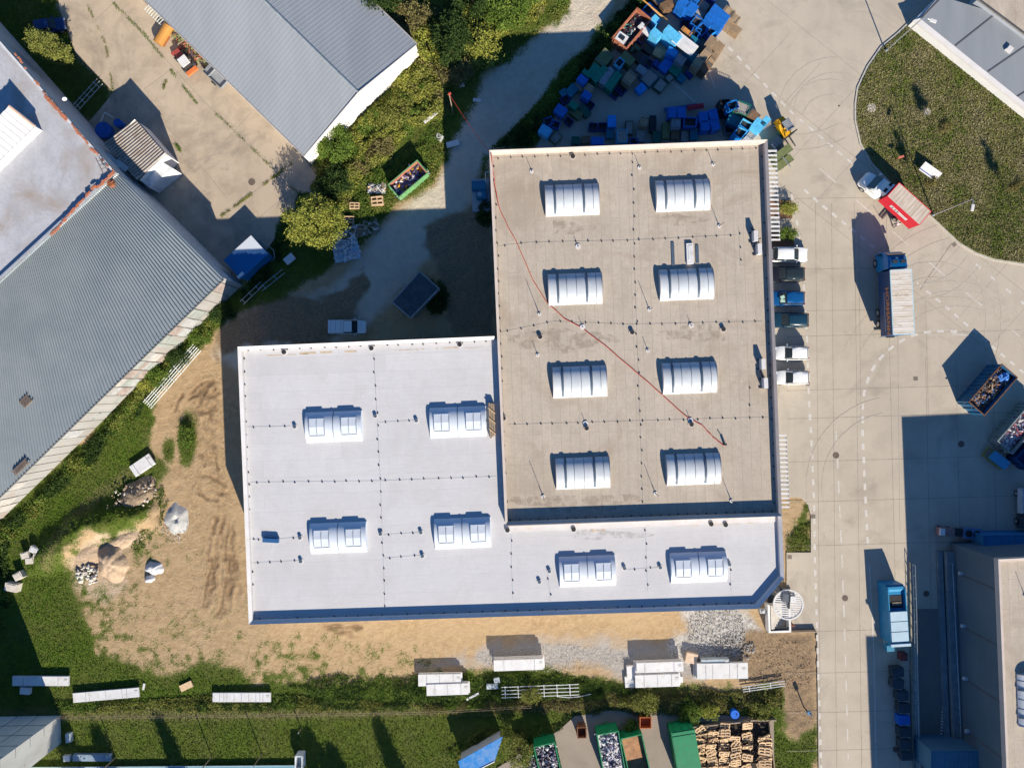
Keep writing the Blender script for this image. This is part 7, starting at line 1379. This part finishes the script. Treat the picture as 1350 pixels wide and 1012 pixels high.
weeds('weeds', 'weed belt along the foot of the panelled hall wall', [(0, 692), (60, 640), (130, 566), (190, 500), (262, 428), (295, 398), (302, 412), (262, 462), (205, 520), (150, 580), (80, 650), (10, 715), (-20, 740), (-20, 705)], 34000, 1.05, [LF_D, LF_G, LF_O, LF_G], .15, 6, .7)
weeds('weeds', 'rough weeds over the curved spoil bank on the west verge', [(90, 745), (88, 720), (110, 690), (150, 655), (165, 640), (180, 680), (190, 690), (150, 712), (125, 705), (98, 735)], 11000, 1.0, [LF_D, LF_G, LF_G], .14, 7, .8)
weeds('weeds', 'thin weeds between the spoil bank and the white gravel pile', [(180, 690), (200, 640), (215, 640), (222, 665), (205, 700), (180, 730), (168, 720)], 1700, .4, [LF_G, LF_O], .12, 8, .8, patch=.12)
weeds('weeds', 'brownish weed belt along the bottom fence', [(560, 930), (700, 921), (860, 912), (1030, 908), (1032, 935), (900, 942), (820, 938), (740, 938), (640, 940), (560, 942)], 22000, .7, [LF_B, LF_O, LF_B, LF_G], .13, 9, .8)
weeds('weeds', 'green weeds at the foot of the white panel stacks', [(500, 895), (640, 888), (730, 890), (830, 905), (830, 915), (700, 922), (520, 925), (420, 925), (380, 905), (430, 895)], 16000, .45, [LF_G, LF_D, LF_G], .12, 10, .8)
weeds('weeds', 'low weeds along the verge south of the trodden sand', [(60, 925), (380, 915), (500, 925), (560, 928), (560, 934), (380, 938), (80, 938)], 12000, .4, [LF_G, LF_D, LF_O], .12, 11, .5)
weeds('weeds', 'weeds in the corner planting strip beside the lower canopy', [(1037, 705), (1068, 690), (1068, 727), (1037, 727)], 900, .4, [LF_G, LF_O], .11, 12, .5); weeds('weeds', 'dark weeds at the left photo edge below the hall', [(-20, 690), (12, 715), (8, 790), (0, 830), (-20, 860)], 6000, 1.1, [LF_D, LF_G], .15, 13)
weeds('weeds', 'weeds beside the yard paving left of the skips', [(590, 990), (640, 960), (690, 965), (735, 955), (756, 938), (740, 965), (690, 975), (650, 980), (604, 1008)], 6000, .55, [LF_G, LF_O, LF_D], .12, 14, .6)
# grass blades over every green area
fsd = lambda X, Y: sdist(X, Y, WP([(-60, 700), (60, 650), (200, 500), (215, 640), (150, 660), (90, 740), (140, 860), (260, 890), (560, 890), (830, 900), (830, 925), (80, 925), (-60, 900)]))
def blades(name, label, X, Y, Z, hgt, mats, seed, cat='grass', fresh=None):
    rg = np.random.default_rng(seed); n = len(X); a = rg.uniform(0, 6.28, n); w = rg.uniform(.04, .09, n); h = hgt*rg.uniform(.5, 1.3, n); lx, ly = rg.normal(0, .55, n)*h, rg.normal(0, .55, n)*h
    V = np.stack([np.stack([X-np.cos(a)*w, Y-np.sin(a)*w, Z], 1), np.stack([X+np.cos(a)*w, Y+np.sin(a)*w, Z], 1), np.stack([X+lx, Y+ly, Z+h], 1)], 1).reshape(-1, 3)
    mi = np.clip(((fbm(X, Y, 2.5, seed)-.3)*2.4*len(mats)+rg.normal(0, .6, n)).astype(int), 0, len(mats)-1)
    if fresh is not None: mats = mats+[fresh]; mi[(fsd(X, Y)+rg.normal(0, 1.5, n) > 0) & (rg.random(n) < .8)] = len(mats)-1
    return tag(bulk(name, V, np.arange(n*3).reshape(n, 3), mats, 3, mi=mi), label, cat, kind='stuff')
GM = [leafmat('blade_green', (.075, .125, .012), (.13, .175, .02), (.20, .23, .045)), leafmat('blade_olive', (.14, .155, .03), (.20, .205, .045), (.28, .27, .08)), leafmat('blade_dark', (.055, .09, .010), (.085, .125, .015), (.14, .18, .03)), leafmat('blade_fresh', (.045, .115, .006), (.075, .155, .010), (.12, .19, .02))]
w_ = np.clip(GG-.15, 0, 1)*(np.abs(GX) < 68)*(np.abs(GY) < 51); p_ = (w_/w_.sum()).ravel(); ix = RNG.choice(p_.size, 170000, p=p_)
blades('grass', 'rough green grass covering the verges and the bottom lawn', GX.ravel()[ix]+RNG.uniform(-.12, .12, len(ix)), GY.ravel()[ix]+RNG.uniform(-.12, .12, len(ix)), GZ.ravel()[ix]-.02, .12, [GM[2], GM[0], GM[1]], 20, fresh=GM[3])
Lx, Ly = RNG.uniform(*W(1120, 0)[:1], 66, 90000), RNG.uniform(-.5, 47, 90000); Lx = RNG.uniform(W(1120, 0)[0], 66, 90000); Ly = RNG.uniform(W(0, 355)[1], W(0, 10)[1], 90000); k_ = sdist(Lx, Ly, KW) > .3
blades('lawn_grass', 'short half-dry grass of the lawn island by the road', Lx[k_], Ly[k_], np.full(k_.sum(), .165), .12, [leafmat('blade_straw', (.25, .215, .11), (.32, .275, .15), (.39, .34, .20)), GM[1], leafmat('blade_dry', (.20, .18, .08), (.28, .24, .12), (.34, .30, .17)), GM[0]], 21)

for i, (pts, n_) in enumerate((([(268, 133), (345, 208), (400, 262)], 900), ([(292, 285), (340, 250), (385, 215)], 1500), ([(225, 92), (240, 112), (262, 140)], 500), ([(215, 118), (222, 100), (231, 106)], 400), ([(232, 190), (238, 200)], 260), ([(150, 122), (140, 60), (110, -5)], 700), ([(150, 5), (190, 45), (230, 95)], 700))):
    rg = np.random.default_rng(90+i); P = np.array(WP(pts)); t_ = rg.uniform(0, len(P)-1.001, n_); j_ = t_.astype(int); Q = P[j_]+(P[j_+1]-P[j_])*(t_-j_)[:, None]; kk = fbm(Q[:, 0], Q[:, 1], 1.2, i) > .48; Q = Q[kk]+rg.normal(0, .10, (kk.sum(), 2))
    V, F = leaves(np.stack([Q[:, 0], Q[:, 1], rg.uniform(.03, .12, len(Q))], 1), .07, .6, rg); tag(bulk('crack_weeds', V, F, LF_O if i % 2 else LF_G, 4), ['weeds in the long slab joint of the old yard', 'weeds along the cross joint near the bushy tree', 'weeds in the joint beside the grey trailer', 'dark weed tuft near the tractor', 'weed tuft at the shed corner', 'weeds along the yard edge by the shaded lawn', 'weeds in the upper slab joint of the old yard'][i], 'weeds', kind='stuff')
